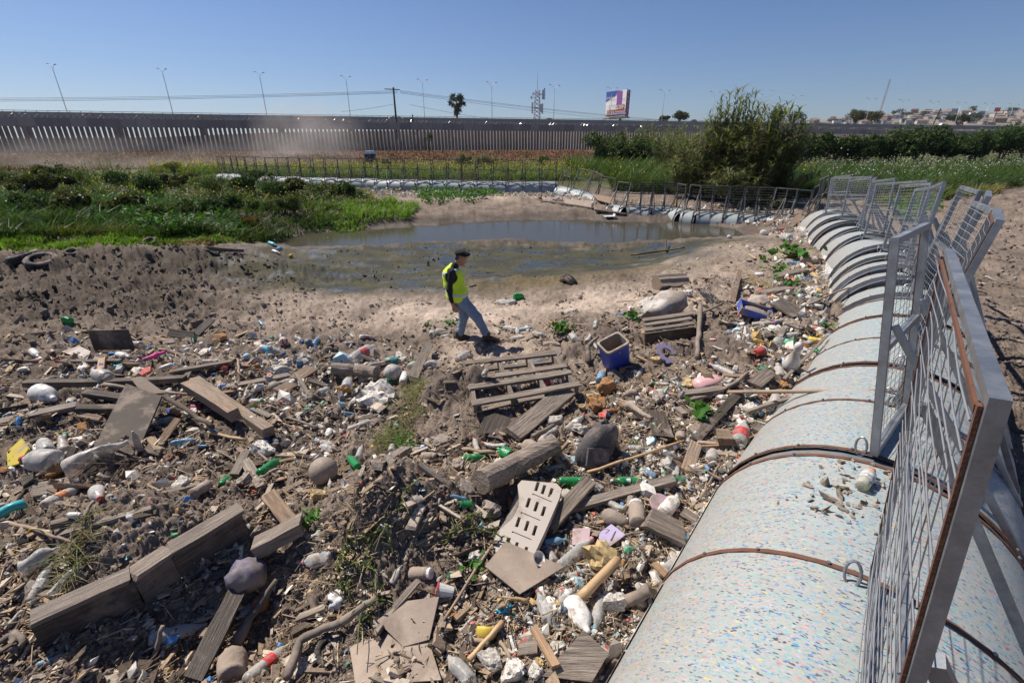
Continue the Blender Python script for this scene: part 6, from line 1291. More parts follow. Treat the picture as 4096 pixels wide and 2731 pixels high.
sheet(1, 2, [(990, 805, .07), (1130, 650, .08), (1530, 830, .10), (1225, 1015, .08)], .012, PLY[0], 'square dusty board under the slotted plastic panel'); sheet(1, 2, [(255, 1160, .03), (420, 1045, .06), (675, 1010, .05), (610, 1290, .03), (420, 1330, .02)], .012, PLY[0], 'broken plywood board below the vines'); sheet(1, 2, [(60, 1330, .02), (430, 1220, .04), (580, 1230, .04), (690, 1570, .03), (100, 1600, .02)], .015, PLY[0], 'soil strewn plywood sheet at the bottom edge')
sheet(1, 2, [(1380, 1560, .05), (1660, 1280, .10), (1830, 1440, .10), (1720, 1600, .05)], .02, WOOD[0], 'dark triangular board beside the boom at the bottom edge'); sheet(1, 2, [(1755, 580, .05), (1850, 520, .08), (1950, 600, .08), (1810, 680, .05)], .008, FLAT['u'], 'square purple tile left of the yellow foam', cat='tile', name='tile'); sheet(1, 2, [(1590, 535, .04), (1710, 530, .06), (1700, 640, .05), (1585, 630, .03)], .01, FLAT['v'], 'dusty pink cardboard above the clear bottles', cat='cardboard', name='cardboard')
o = link('mauve_disc', None, label='round mauve plastic disc beside the white jar', category='disc'); P = grd(1, 2, 2190, 380); b = MB(); R = 80*proj(P)[2]/1882/1.721; b.lathe([(0, R), (.012, R), (.014, R*.97)], 28); b.build('disc', FLAT['v'], o); o.location = P+np.array([0, 0, .07]); o.rotation_euler = (.35, .2, 0)
def fitting():
    P = grd(1, 2, 1320, 770); mpp = proj(P)[2]/1882/1.721; s = 75*mpp; o = thing('plastic_fitting', 'white hollow plastic fitting on the square dusty board', 'fitting', P+np.array([0, 0, .07])); o.rotation_euler = (.6, .5, .4); b = MB(); b.lathe(hollow([(0, .001), (0, s*.25), (s*.5, s*.3), (s*.9, s*.7)], .006), 12); b.build('funnel', FLAT['w'], o); b = MB(); b.tube([(0, 0, 0), (s*.3, 0, -s*.5)], s*.18, 8); b.build('spigot', FLAT['w'], o)
fitting()
cup(1, 2, 715, 960, 115, 172, FLAT['w'], FLAT['r'], 'white yoghurt pot with red rim below the vines'); cup(2, 1, 520, 725, 80, 20, FLAT['r'], FLAT['w'], 'red and white paper cup on the dark soil'); cup(2, 1, 1155, 545, 85, 50, FLAT['w'], FLAT['w'], 'tall white foam cup resting on the boom', .8, .36)
P = grd(1, 2, 1000, 1230)
def half_ball():
    R = 75*proj(P)[2]/1882/1.721; o = link('split_ball', None, label='split yellow ball open like a shell near the bottom', category='ball'); o.location = P+np.array([0, 0, R*.55]); o.rotation_euler = (-.9, .35, .2); b = MB(); pr = [(-R*math.cos(a), R*max(math.sin(a), .01)) for a in np.linspace(0, 1.9, 9)]; b.lathe(pr+[(z, max(r_-.012, .001)) for z, r_ in pr[::-1]], 20); b.build('shell', FLAT['y'], o, sm=True)
half_ball()
soft('film_scrap', 'crumpled bright blue plastic film near the bottom', 'plastic film', 1, 2, 1120, 1065, (110, 70, 50), FLAT['c'], 3, (.2, .1, .4), .5)
soft('rubber_shoe', 'single grey shoe left of the white jar', 'shoe', 1, 2, 1880, 460, (200, 110, 110), FOAM[3], 6, (.1, .2, -.45), .12); soft('green_bag', 'green torn plastic bag at the edge of the boom', 'plastic bag', 2, 1, 940, 905, (150, 60, 45), FLAT['g'], 5, (0, -.25, .3), .4); soft('black_bag', 'black torn rubber bag beside the yellow spray can', 'bag', 2, 1, 1040, 755, (210, 90, 70), FLAT['k'], 7, (0, -.2, .35), .35); soft('teal_cloth', 'teal plastic scrap above the basketball', 'plastic scrap', 1, 1, 345, 770, (95, 60, 50), FLAT['t'], 3, (0, 0, .2), .3); soft('white_film', 'white and red wrapper caught in the vines', 'wrapper', 0, 2, 2330, 1000, (120, 120, 60), FLAT['w'], 8, (.3, .4, .3), .5); soft('pink_cloth', 'small pink cloth under the squared timbers', 'cloth', 0, 1, 1345, 1088, (70, 40, 35), FLAT['m'], 2, (0, 0, 0), .4)
soft('pink_jug', 'pale pink detergent jug lying left of the pole', 'jug', 2, 1, 170, 935, (220, 130, 100), PM['p'], 11, (.0, -.1, .25), .1)
soft('blue_film', 'pale green broken plastic piece on the open silt', 'plastic piece', 1, 1, 1220, 335, (80, 40, 60), PM['g'], 11, (.4, .2, .2), .2); soft('plastic_sheeting', 'grey plastic sheeting half buried right of the man', 'sheeting', 1, 1, 1130, 365, (150, 70, 30), PM['k'], 12, (0, 0, .2), .4); soft('cardboard', 'brown cardboard flap between the boots of the man', 'cardboard', 1, 1, 945, 615, (120, 90, 20), PLY[0], 3, (.2, .1, -.4), .15, 0, .8)
def tray():
    P = grd(2, 1, 485, 455); mpp = proj(P)[2]/1882/1.721; w, d, h = 210*mpp, 120*mpp, .12; o = thing('plastic_tray', 'blue plastic tray full of mud right of the wooden box', 'tray', P+np.array([0, 0, .05])); o.rotation_euler = (.22, .25, -.25); mb = M('tray_blue', (.05, .09, .36), .5, .3, 6, .15); b = MB()
    b.box((0, 0, 0), (w, d, .02)); 
    for s in (-1, 1): b.box((s*w/2, 0, h/2), (.02, d+.02, h)); b.box((0, s*d/2, h/2), (w-.021, .02, h-.002))
    b.build('shell', mb, o); b = MB(); V, F = ICO2; b.add(V*np.array([w*.43, d*.43, .05])+np.array([.02, 0, .05]), F.tolist()); b.build('mud_fill', FOAM[3], o)
tray()
def crate():
    P = grd(2, 1, 215, 350); mpp = proj(P)[2]/1882/1.721; w, d, h = 190*mpp, 150*mpp, .2; o = thing('plastic_crate', 'broken black lattice crate below the dark panel', 'crate', P); o.rotation_euler = (.5, .3, .5); 
    for k in range(6): b = MB(); b.bar((-w/2, -d/2, .03+k*h/6), (w/2, -d/2, .03+k*h/6), .012, .014); b.build('slat', FLAT['k'], o)
    for k in range(7): b = MB(); b.bar((-w/2+k*w/6, -d/2, 0), (-w/2+k*w/6, -d/2, h), .014, .014); b.build('rib', FLAT['k'], o)
    for k in range(6): b = MB(); b.bar((-w/2, -d/2, .03+k*h/6), (-w/2, d/2, .03+k*h/6), .012, .014); b.build('slat', FLAT['k'], o)
    b = MB(); b.box((0, 0, 0), (w, d, .015)); b.build('base', FLAT['k'], o)
crate()
def pin():
    A = grd(2, 1, 735, 815); A[2] += .0; mpp = proj(A)[2]/1882/1.721; L = 250*mpp; o = link('white_skittle', None, label='tall white plastic skittle standing in the litter by the boom', category='skittle'); o.location = A; o.rotation_euler = (.35, -.12, 0); b = MB(); b.lathe([(0, .15*L), (.04*L, .185*L), (.22*L, .205*L), (.40*L, .17*L), (.58*L, .095*L), (.68*L, .085*L), (.82*L, .115*L), (.93*L, .10*L), (.99*L, .05*L), (L, .01*L)], 20); b.build('skittle_body', PM['w'], o, sm=True)
pin()
# bottles of the middle and right
MID = [(1, 1, 150, 735, 200, 35, 'A', 1, 'c', None, 'r', 'long clear bottle with red label above the short log'), (1, 1, 230, 795, 140, 190, 'C', 0, 'c', 'r'), (1, 1, 620, 810, 110, 60, 'D', 1, 'c', None, None, 'round clear jug right of the brown board'), (1, 1, 842, 742, 150, 35, 'A', 0, 'c', 'o', None, 'clear bottle with orange cap at the pallet corner'), (1, 1, 738, 820, 70, 60, 'A', 1, 'c'), (1, 1, 430, 895, 70, 80, 'J', 1, 'w', None, None, 'dented white can right of the basketball'), (1, 1, 320, 920, 130, 10, 'L', 2, 'g'), (1, 1, 45, 960, 110, 70, 'J', 0, 'c'), (1, 1, 145, 1215, 210, 20, 'A', 0, 'c', 'r', None, 'clear bottle with red cap below the foam boulder'), (1, 1, 60, 1135, 120, -10, 'A', 1, 'b'), (1, 1, 180, 1155, 130, 10, 'A', 2, 'c'), (1, 1, 130, 1400, 130, 70, 'A', 0, 'c', 'm', None, 'clear bottle with dark cap near the green bottles'), (1, 1, 85, 1492, 190, 180, 'B', 0, 'g', None, None, 'dark green ribbed bottle in the soil slope'), (1, 1, 560, 1385, 60, 90, 'J', 0, 'w', None, 'b'), (1, 1, 605, 1432, 95, 0, 'J', 0, 'm'), (1, 1, 350, 1390, 80, 40, 'J', 1, 'c'), (1, 1, 925, 1345, 100, 110, 'B', 1, 'k', 'r'), (1, 1, 1050, 1350, 170, 170, 'A', 2, 'k', 'r'), (1, 1, 915, 1445, 170, 10, 'L', 1, 'g', None, None, 'dented green bottle left of the thick log'), (1, 1, 1115, 1405, 110, 150, 'D', 2, 'g'), (1, 1, 1285, 1390, 150, 160, 'D', 2, 'm'), (1, 1, 1430, 1285, 170, 45, 'A', 2, 'k'), (1, 1, 1610, 1200, 160, 40, 'A', 0, 'c', 'r', 'w', 'clear bottle with red cap above the backpack'), (1, 1, 1525, 1430, 110, 0, 'L', 1, 'w', None, None, 'white container under the backpack flap'), (1, 1, 1480, 1500, 130, 20, 'A', 1, 'c'), (1, 1, 1215, 955, 100, 80, 'A', 1, 'k', 'r', None, 'cloudy bottle inside the pallet frame'), (1, 1, 1420, 925, 110, 30, 'L', 0, 'c', None, 'r', 'clear bottle with red band inside the pallet frame'), (1, 1, 985, 830, 100, 0, 'B', 0, 'c'), (1, 1, 1345, 770, 90, 10, 'A', 1, 'b'), (1, 1, 1785, 890, 90, 75, 'J', 0, 'b', None, None, 'pale blue rusty can below the cooler'), (1, 1, 1855, 1115, 140, 5, 'B', 0, 'a', None, None, 'orange brown ribbed jar above the backpack'), (1, 1, 1980, 1010, 110, 190, 'D', 2, 'm'), (1, 1, 2030, 970, 100, 20, 'A', 2, 'm'), (1, 1, 2200, 1000, 110, 10, 'D', 2, 'k'), (1, 1, 2055, 850, 90, 60, 'A', 1, 'c'), (1, 1, 2220, 930, 120, 0, 'A', 1, 'k'), (1, 1, 2055, 1130, 200, -30, 'C', 2, 'm', None, None, 'mud coated bottle right of the ribbed jar'), (1, 1, 1595, 630, 110, 115, 'L', 1, 'c'), (1, 1, 1700, 610, 90, 70, 'L', 2, 'k'), (1, 1, 1745, 680, 70, -50, 'B', 0, 'c'), (1, 1, 1155, 545, 110, 170, 'A', 0, 'c', 't', None, 'clear bottle with teal cap just right of the man'), (1, 1, 1270, 545, 90, 10, 'B', 0, 'b'), (1, 1, 1365, 590, 100, -10, 'L', 1, 'c'), (1, 1, 1220, 605, 80, 10, 'B', 1, 'k'), (1, 1, 625, 580, 60, 80, 'D', 0, 'c'), (1, 1, 690, 570, 80, 10, 'D', 1, 'c'), (1, 1, 720, 595, 70, 10, 'A', 2, 'w'), (1, 1, 1590, 430, 60, 10, 'J', 0, 'c'), (1, 1, 1935, 445, 80, -10, 'A', 0, 'b', 'r'), (1, 1, 1750, 500, 70, 60, 'A', 2, 'c', None, 'c'), (1, 1, 1480, 630, 60, 0, 'A', 1, 'k'), (1, 1, 180, 605, 110, 0, 'A', 1, 'w', None, 'r'), (1, 1, 65, 595, 80, -30, 'A', 1, 'c', 'r'), (1, 1, 60, 640, 70, 5, 'A', 0, 'w'), (1, 1, 590, 1330, 60, 90, 'J', 1, 'k'), (1, 1, 480, 720, 60, 80, 'A', 1, 'c'), (1, 1, 500, 800, 100, 30, 'L', 2, 'c'), (1, 1, 1455, 660, 120, 0, 'A', 2, 'm'), (1, 1, 2290, 1360, 120, 20, 'B', 0, 'c', None, 'w', 'clear bottle with white label near the small green lidded jar'), (1, 1, 2255, 1445, 100, 190, 'A', 0, 'k', 'r'), (1, 1, 2040, 1380, 140, 0, 'L', 0, 'c'), (1, 1, 1950, 1410, 110, -30, 'A', 2, 'b'), (1, 1, 2330, 1290, 80, 70, 'D', 2, 'm'),
 (1, 2, 485, 185, 100, 160, 'L', 0, 'w', None, None, 'small white tub on top of the soil mound'), (1, 2, 1618, 190, 240, 0, 'B', 0, 'g', 'w', None, 'bright green ribbed bottle right of the thick log'), (1, 2, 1955, 190, 210, 178, 'A', 2, 'g', 'w', 'w', 'crumpled green bottle with white label'), (1, 2, 2105, 140, 120, 155, 'J', 0, 'b', 'g', None, 'small green lidded jar'), (1, 2, 2005, 115, 80, 90, 'J', 0, 'k'), (1, 2, 1860, 345, 200, 155, 'B', 1, 'c', None, None, 'clear ribbed bottle above the grey shoe'), (1, 2, 2030, 430, 140, 95, 'J', 0, 'm', 'w', None, 'dirty white jar with lid right of the shoe'), (1, 2, 1410, 655, 230, 118, 'A', 0, 'c', None, 'b', 'clear cola bottle with blue label against the slotted panel'), (1, 2, 1470, 605, 150, 10, 'L', 1, 'b', 't', None, 'pale blue bottle with teal cap behind the blue labelled one'), (1, 2, 1615, 690, 300, 42, 'B', 0, 'c', 'p', None, 'long clear bottle with pink cap left of the yellow foam'), (1, 2, 1640, 820, 180, 20, 'A', 0, 'c', None, 'r', 'clear bottle with red label under the yellow foam'), (1, 2, 2300, 640, 230, 75, 'C', 0, 'k', 'r', None, 'cloudy cola bottle with red cap standing near the boom'), (1, 2, 2260, 780, 230, 30, 'B', 1, 'c', None, None, 'clear ribbed bottle touching the boom edge'), (1, 2, 385, 825, 150, 60, 'L', 2, 'k', None, None, 'cloudy crumpled bottle on the left of the cork-like jar'), (1, 2, 552, 830, 140, 0, 'J', 0, 'm', 'w', None, 'mud coated jar below the soil mound'), (1, 2, 1160, 345, 120, 100, 'B', 0, 'a', None, None, 'brown ribbed bottle left of the slotted panel'), (1, 2, 1385, 1050, 220, 110, 'L', 0, 'c', 'r', None, 'large clear bottle with red cap in the lower bottle heap'), (1, 2, 1460, 1150, 200, 290, 'D', 0, 'c', None, None, 'round bottomed clear jug in the lower bottle heap'), (1, 2, 1550, 970, 200, 45, 'B', 1, 'c', None, None, 'clear ribbed bottle at the top of the lower heap'), (1, 2, 1300, 1190, 230, 110, 'A', 0, 'c', 'b', 'w', 'clear bottle with white oval label in the lower heap'), (1, 2, 1640, 1160, 260, 300, 'D', 1, 'w', None, None, 'milky white jug in the lower bottle heap'), (1, 2, 1760, 1105, 230, 260, 'B', 0, 'c', 'c', None, 'clear bottle with blue cap pointing down near the boom'), (1, 2, 810, 1490, 260, 130, 'L', 1, 'c', None, None, 'ribbed clear jug at the bottom edge'), (1, 2, 890, 1160, 200, 40, 'A', 2, 'k', None, None, 'cloudy crushed bottle above the split yellow ball'), (1, 2, 1000, 120, 120, 0, 'L', 1, 'c'), (1, 2, 870, 350, 120, 0, 'L', 2, 'g'), (1, 2, 800, 295, 110, 170, 'A', 1, 'b'), (1, 2, 2300, 120, 90, 80, 'L', 0, 'c'), (1, 2, 2090, 200, 90, 120, 'A', 2, 'c', 'p'), (1, 2, 1950, 250, 110, 170, 'L', 2, 'b'), (1, 2, 1420, 200, 130, 180, 'A', 1, 'a'), (1, 2, 2260, 360, 160, 50, 'L', 2, 'w', None, None, 'white torn container right of the mauve disc'), (1, 2, 1180, 1300, 90, 110, 'J', 0, 'w'), (1, 2, 830, 1420, 60, 60, 'D', 0, 'y'),
 (2, 1, 560, 515, 170, 5, 'B', 0, 'k', 'b', None, 'grey ribbed bottle below the blue tray'), (2, 1, 270, 835, 190, 155, 'B', 0, 'k', 'p', None, 'long cloudy bottle with pink cap above the pink jug'), (2, 1, 110, 870, 110, 170, 'A', 1, 'k'), (2, 1, 900, 545, 150, 170, 'B', 0, 'c', None, 'r', 'clear bottle at the back of the heap on the boom edge'), (2, 1, 1015, 605, 130, 170, 'L', 0, 'b', None, None, 'blue clear bottle in the heap on the boom edge'), (2, 1, 1110, 615, 120, 5, 'A', 0, 'c', 'r', 'r', 'bottle with red wrapper on the boom edge'), (2, 1, 960, 640, 200, -10, 'A', 0, 'y', 'y', None, 'yellow spray can in the heap on the boom edge'), (2, 1, 990, 690, 110, 75, 'L', 0, 'b', 'b', 'w', 'white labelled bottle with blue cap by the boom'), (2, 1, 880, 640, 120, 10, 'A', 2, 'c'), (2, 1, 760, 590, 90, 30, 'L', 2, 'c'), (2, 1, 750, 540, 100, 0, 'J', 0, 'w'), (2, 1, 660, 660, 90, 30, 'D', 2, 'c'), (2, 1, 660, 840, 130, 100, 'L', 0, 'c', 'w', None, 'clear bottle with white cap below the skittle'), (2, 1, 790, 910, 80, 120, 'A', 1, 'c'), (2, 1, 880, 885, 110, 10, 'D', 1, 'c'), (2, 1, 640, 1030, 120, 70, 'D', 1, 'k'), (2, 1, 720, 1060, 110, 80, 'A', 1, 'c', 'r', 'r'), (2, 1, 600, 1085, 120, 60, 'L', 1, 'c'), (2, 1, 650, 1180, 160, 30, 'L', 1, 'k', None, None, 'grey clear jug touching the boom above the wire strap'), (2, 1, 400, 1280, 170, 75, 'L', 0, 'c', None, 'r', 'clear bottle with red label below the wooden block'), (2, 1, 195, 1450, 120, 75, 'J', 0, 'k', None, None, 'printed dark can with red base'), (2, 1, 75, 1290, 130, 50, 'B', 1, 'k'), (2, 1, 105, 1225, 80, 20, 'L', 1, 'c'), (2, 1, 1030, 310, 80, 70, 'L', 1, 'w', 'r'), (2, 1, 970, 210, 90, 60, 'D', 2, 'c'), (2, 1, 640, 220, 70, 120, 'B', 0, 'c'), (2, 1, 740, 230, 100, 10, 'A', 0, 'c'), (2, 1, 770, 95, 110, -5, 'A', 0, 'b'), (2, 1, 880, 85, 150, -5, 'L', 0, 'm'), (2, 1, 640, 60, 60, 110, 'A', 0, 'w'), (2, 1, 670, 78, 60, 30, 'A', 0, 'w'), (2, 1, 525, 175, 60, 0, 'J', 0, 'w'), (2, 1, 210, 620, 40, 0, 'J', 0, 'p'), (2, 1, 385, 600, 70, 110, 'A', 1, 'w'), (2, 1, 560, 820, 110, 0, 'A', 2, 'g'), (2, 1, 340, 890, 90, 170, 'A', 1, 'k'), (2, 0, 700, 1310, 75, 170, 'D', 1, 'c', None, None, 'clear jug alone on the pale silt near the boom'), (2, 0, 850, 1275, 70, 20, 'D', 1, 'c'), (2, 0, 880, 1290, 60, 60, 'D', 2, 'c'), (2, 0, 320, 1290, 80, 25, 'A', 1, 'w', None, None, 'white bottle at the far shore of the pale silt'), (2, 0, 560, 1265, 90, 10, 'L', 1, 'w'), (2, 0, 315, 1075, 40, 60, 'D', 0, 'w', None, None, 'white jug hanging on the sunken mesh panels'),
 (2, 2, 35, 180, 90, 110, 'A', 1, 'k', None, 'b'), (2, 2, 170, 165, 110, 10, 'L', 0, 'c', 'c'), (2, 2, 265, 225, 120, 170, 'B', 1, 'k', None, None, 'grey ribbed bottle touching the double strap'), (2, 2, 50, 240, 110, 70, 'A', 1, 'k', None, 'b'), (2, 2, 45, 590, 110, 80, 'L', 2, 'c')]
for e in MID: bottle(*e)
for e in [(1, 1, 1165, 1320, 1545, 1075, .22, .06, 0, .25, .05, .2, 'wide grey board leaning in front of the pallet'), (1, 1, 490, 905, 610, 720, .15, .05, 0, .3, .03, .2, 'weathered board standing up right of the basketball'), (1, 2, 1415, 540, 1700, 230, .13, .05, 0, .1, .04, .06, 'grey plank right of the slotted plastic panel'), (1, 2, 1550, 400, 2285, 225, .09, .05, 0, .1, .03, .08, 'long plank pointing to the boom above the shoe'), (1, 2, 2100, 480, 2345, 600, .2, .05, 0, .2, .06, .06, 'broad board stub near the boom'), (2, 1, 630, 195, 835, 150, .2, .05, 0, .1, .03, .05, 'brown board on the litter beside the far boom segments'), (2, 1, 530, 315, 740, 285, .16, .06, 0, .1, .03, .05, 'thick grey board left of the boom in the litter'), (2, 1, 340, 370, 385, 195, .1, .03, 1, .1, .02, .2, 'upright brown board beside the black crate'), (2, 1, 90, 1320, 380, 1015, .10, .02, 2, .1, .03, .06, 'dark metal-like strip leading to the pole end'), (2, 1, 430, 1150, 735, 1070, .04, .04, 0, 0, .05, .08, 'thin batten ending at the boom'), (2, 1, 640, 395, 800, 470, .35, .03, 2, .1, .1, .05, 'dark broken panel right of the blue tray'), (2, 1, 800, 870, 975, 815, .14, .03, 1, .1, .04, .08, 'brown slat below the black bag'), (2, 1, 690, 915, 965, 680, .035, .03, 0, .1, .04, .2, 'slanting batten below the white skittle'), (2, 1, 960, 720, 1480, 455, .05, .03, 0, .1, .1, .45, 'thin lath lying up onto the boom'), (2, 1, 220, 1340, 310, 1340, .16, .12, 1, .1, .03, .03, 'square sawn wooden block left of the red labelled bottle'), (2, 1, 20, 1560, 90, 1360, .12, .04, 1, .1, .04, .04, 'brown board beside the printed dark can'), (2, 1, 480, 960, 590, 880, .16, .05, 0, .2, .03, .06, 'grey board behind the pink jug'), (2, 1, 270, 895, 610, 910, .06, .04, 3, .1, .05, .05, 'raw tan slat above the pole'), (2, 1, 0, 1010, 270, 985, .10, .04, 0, .1, .03, .05, 'wide plank below the pink jug'), (1, 1, 1020, 1300, 1080, 1200, .3, .02, 2, .1, .02, .1, 'dark square panel under the pallet edge'), (1, 1, 1800, 790, 1925, 900, .06, .04, 0, 0, .1, .02, 'short post leaning below the cooler'), (1, 1, 2160, 1150, 2210, 1310, .2, .04, 2, 0, .05, .03, 'dark ribbed strip right of the ribbed jar'), (1, 2, 1320, 1240, 1470, 1480, .05, .03, 3, 0, .06, .03, 'split raw slat in the lower heap'), (1, 2, 300, 1170, 540, 920, .05, .02, 0, 0, .05, .08, 'narrow slat below the vines'), (1, 2, 250, 130, 450, 5, .09, .06, 0, .1, .05, .06, 'pale foam-like batten on the soil mound'), (1, 2, 540, 105, 690, 205, .05, .03, 0, 0, .05, .03, 'small slat on the soil mound')]:
    plank(*e[:12], label=e[12])
for e in [(1, 2, [(1640, 1040, .06), (1890, 820, .12)], .035, .033, 2, 'thick bamboo cane in the lower heap'), (1, 2, [(880, 1440, .03), (1110, 1200, .06)], .02, .018, 2, 'stout bamboo length right of the split yellow ball'), (1, 2, [(1080, 1290, .04), (1165, 1440, .03)], .015, .012, 0, 'short tan stick below the split ball'), (1, 2, [(1040, 650, .04), (880, 900, .05), (705, 1165, .03)], .013, .011, 0, 'long tan cane left of the square dusty board'), (1, 2, [(1690, 150, .05), (2000, 60, .06), (2351, -60, .06)], .015, .012, 2, 'long cane passing below the backpack'), (1, 2, [(1940, 1070, .04), (2110, 990, .05)], .04, .05, 1, 'thick grey root end at the boom'), (1, 1, [(840, 1395, .03), (1060, 1425, .04)], .022, .02, 0, 'brown stick left of the thick log end'), (1, 1, [(1700, 800, .02), (1690, 740, .15), (1760, 690, .2)], .05, .03, 3, 'dark root stump left of the cooler'), (1, 1, [(1320, 1310, .03), (1460, 1245, .05)], .03, .03, 1, 'dark round stick above the ribbed bottles'), (2, 1, [(95, 760, .02), (105, 600, .1), (110, 450, .18)], .035, .04, 1, 'upright bark stake left of the blue tray'), (2, 1, [(130, 470, .1), (260, 415, .1)], .02, .02, 1, 'ribbed steel-like rod beside the bark stake'), (2, 1, [(0, 1065, .03), (200, 1030, .05), (360, 960, .08), (440, 900, .1)], .022, .02, 1, 'curved dark hose joining the pole end'), (2, 1, [(860, 415, .1), (1050, 360, .2), (1320, 308, .35)], .018, .015, 0, 'crooked stick lying up on the boom'), (2, 1, [(780, 1130, .05), (740, 1030, .1)], .02, .025, 1, 'forked stick end at the boom edge'), (2, 1, [(450, 810, .03), (610, 915, .04)], .012, .01, 1, 'thin twig below the long cloudy bottle'), (2, 1, [(370, 140, .03), (500, 190, .03), (640, 260, .02)], .01, .008, 0, 'dry straw stalk above the litter by the boom'), (2, 1, [(700, 1540, .02), (560, 1460, .03)], .01, .01, 0, 'small cane by the wire strap'), (2, 2, [(110, 340, .04), (180, 210, .05), (250, 100, .05)], .012, .01, 0, 'cane leaning at the double strap'), (1, 0, [(1990, 1425, .05), (2200, 1400, .06), (2360, 1375, .06)], .035, .03, 3, 'long dark driftwood pole on the mud flat shore'), (1, 0, [(2230, 1395, .05), (2225, 1350, .25)], .04, .03, 3, 'stub sticking up from the driftwood pole')]:
    stick(*e[:6], label=e[6])
# pole resting across the boom
A = grd(2, 1, 310, 1000)+np.array([0, 0, .05]); B = at_z(*Q(2, 1, 1600, 962), 1.40); b = MB(); k = np.linspace(0, 1, 7)[:, None]; pts = A*(1-k)+B*k; b.tube(pts-A, np.linspace(.024, .02, 7), 8); tag(b.build('wooden_pole', STK[0], loc=A, sm=True), 'straight wooden pole resting across the boom', 'pole')
for c, r, u, v, w, mi, s_, lb in [(1, 1, 240, 1060, 300, 0, 4, 'large soil topped white foam boulder'), (1, 1, 690, 1330, 140, 3, 2, 'square pale stone block left of the wide board'), (1, 1, 1830, 965, 150, 1, 7, 'terracotta and cream foam slab below the cooler'), (1, 1, 1750, 1075, 160, 1, 4, 'ochre foam wedge right of the pallet corner'), (1, 1, 1710, 1020, 70, 2, 3, None), (1, 1, 1655, 1085, 60, 2, 1, None), (1, 1, 2160, 768, 75, 2, 5, 'yellow foam lump beside the purple ring'), (1, 1, 2095, 385, 120, 0, 2, 'mud speckled white foam boulder behind the sack'), (1, 1, 2055, 1140, 90, 0, 6, None), (1, 1, 1465, 1195, 110, 0, 3, None), (1, 1, 1640, 1250, 120, 0, 9, None), (1, 1, 2270, 1530, 110, 0, 8, None), (1, 1, 1930, 840, 60, 1, 3, None), (1, 1, 2170, 1030, 110, 3, 1, None), (1, 1, 1990, 415, 60, 0, 1, None), (1, 1, 400, 760, 110, 0, 5, None), (1, 1, 20, 980, 90, 1, 6, None), (1, 1, 120, 825, 90, 0, 2, None), (1, 2, 1815, 735, 280, 2, 2, 'yellow ochre foam brick on the litter near the purple tile'), (1, 2, 1850, 1040, 200, 0, 3, 'torn white foam sheet at the boom edge'), (1, 2, 1020, 1430, 180, 0, 1, 'white foam block left of the lower heap'), (1, 2, 1170, 1520, 220, 0, 6, 'long cream foam slab at the bottom edge'), (1, 2, 1340, 1500, 120, 0, 4, None), (1, 2, 1500, 1330, 140, 0, 8, 'rough white foam lump inside the lower heap'), (1, 2, 910, 710, 130, 0, 7, None), (1, 2, 1555, 290, 120, 0, 2, None), (1, 2, 1080, 70, 90, 0, 9, None), (1, 2, 1770, 660, 90, 0, 5, None), (1, 2, 2245, 100, 130, 0, 10, None), (1, 2, 865, 240, 130, 3, 2, None), (1, 2, 1030, 390, 180, 3, 8, 'flat mud cake left of the brown ribbed bottle'), (1, 2, 690, 225, 60, 3, 1, None), (1, 2, 810, 85, 110, 3, 4, None), (1, 2, 800, 1110, 90, 1, 3, None), (1, 2, 1095, 1160, 70, 4, 2, None), (1, 2, 840, 1340, 90, 0, 11, None), (1, 2, 1840, 640, 60, 0, 6, None), (1, 2, 1960, 640, 90, 0, 9, None), (1, 2, 1265, 1340, 110, 4, 3, 'small red plastic piece in the lower heap'), (1, 2, 2240, 500, 100, 0, 1, None), (1, 2, 2060, 560, 60, 0, 3, None), (1, 2, 600, 990, 70, 3, 3, None), (2, 1, 335, 930, 110, 0, 3, None), (2, 1, 45, 935, 90, 2, 6, 'pale yellow foam block left of the pink jug'), (2, 1, 830, 720, 110, 0, 5, None), (2, 1, 935, 595, 65, 2, 4, None), (2, 1, 750, 545, 120, 3, 3, None), (2, 1, 880, 305, 100, 0, 4, None), (2, 1, 910, 765, 60, 4, 2, None), (2, 1, 900, 720, 50, 1, 2, None), (2, 1, 25, 310, 80, 0, 1, None), (2, 1, 440, 1410, 60, 0, 2, None), (2, 1, 250, 1385, 70, 0, 7, None), (2, 1, 120, 1490, 60, 0, 9, None), (2, 1, 560, 960, 70, 0, 8, None), (2, 1, 700, 935, 70, 1, 5, None), (2, 1, 470, 1110, 120, 0, 10, None), (2, 2, 75, 450, 110, 0, 2, 'white foam strip at the boom edge above the strap'), (2, 2, 150, 400, 80, 0, 5, None), (2, 2, 60, 40, 80, 0, 3, None)]:
    lump(c, r, u, v, w, mi=mi, seed=s_, label=lb)
lump_red = [o for o in bpy.data.objects if o.get('label') == 'small red plastic piece in the lower heap'][0]; lump_red.data = lump_mesh(3, FLAT['r'], .5, .2, 'red_plastic_piece'); lump_red.name = 'red_plastic_piece'; lump_red['category'] = 'plastic piece'
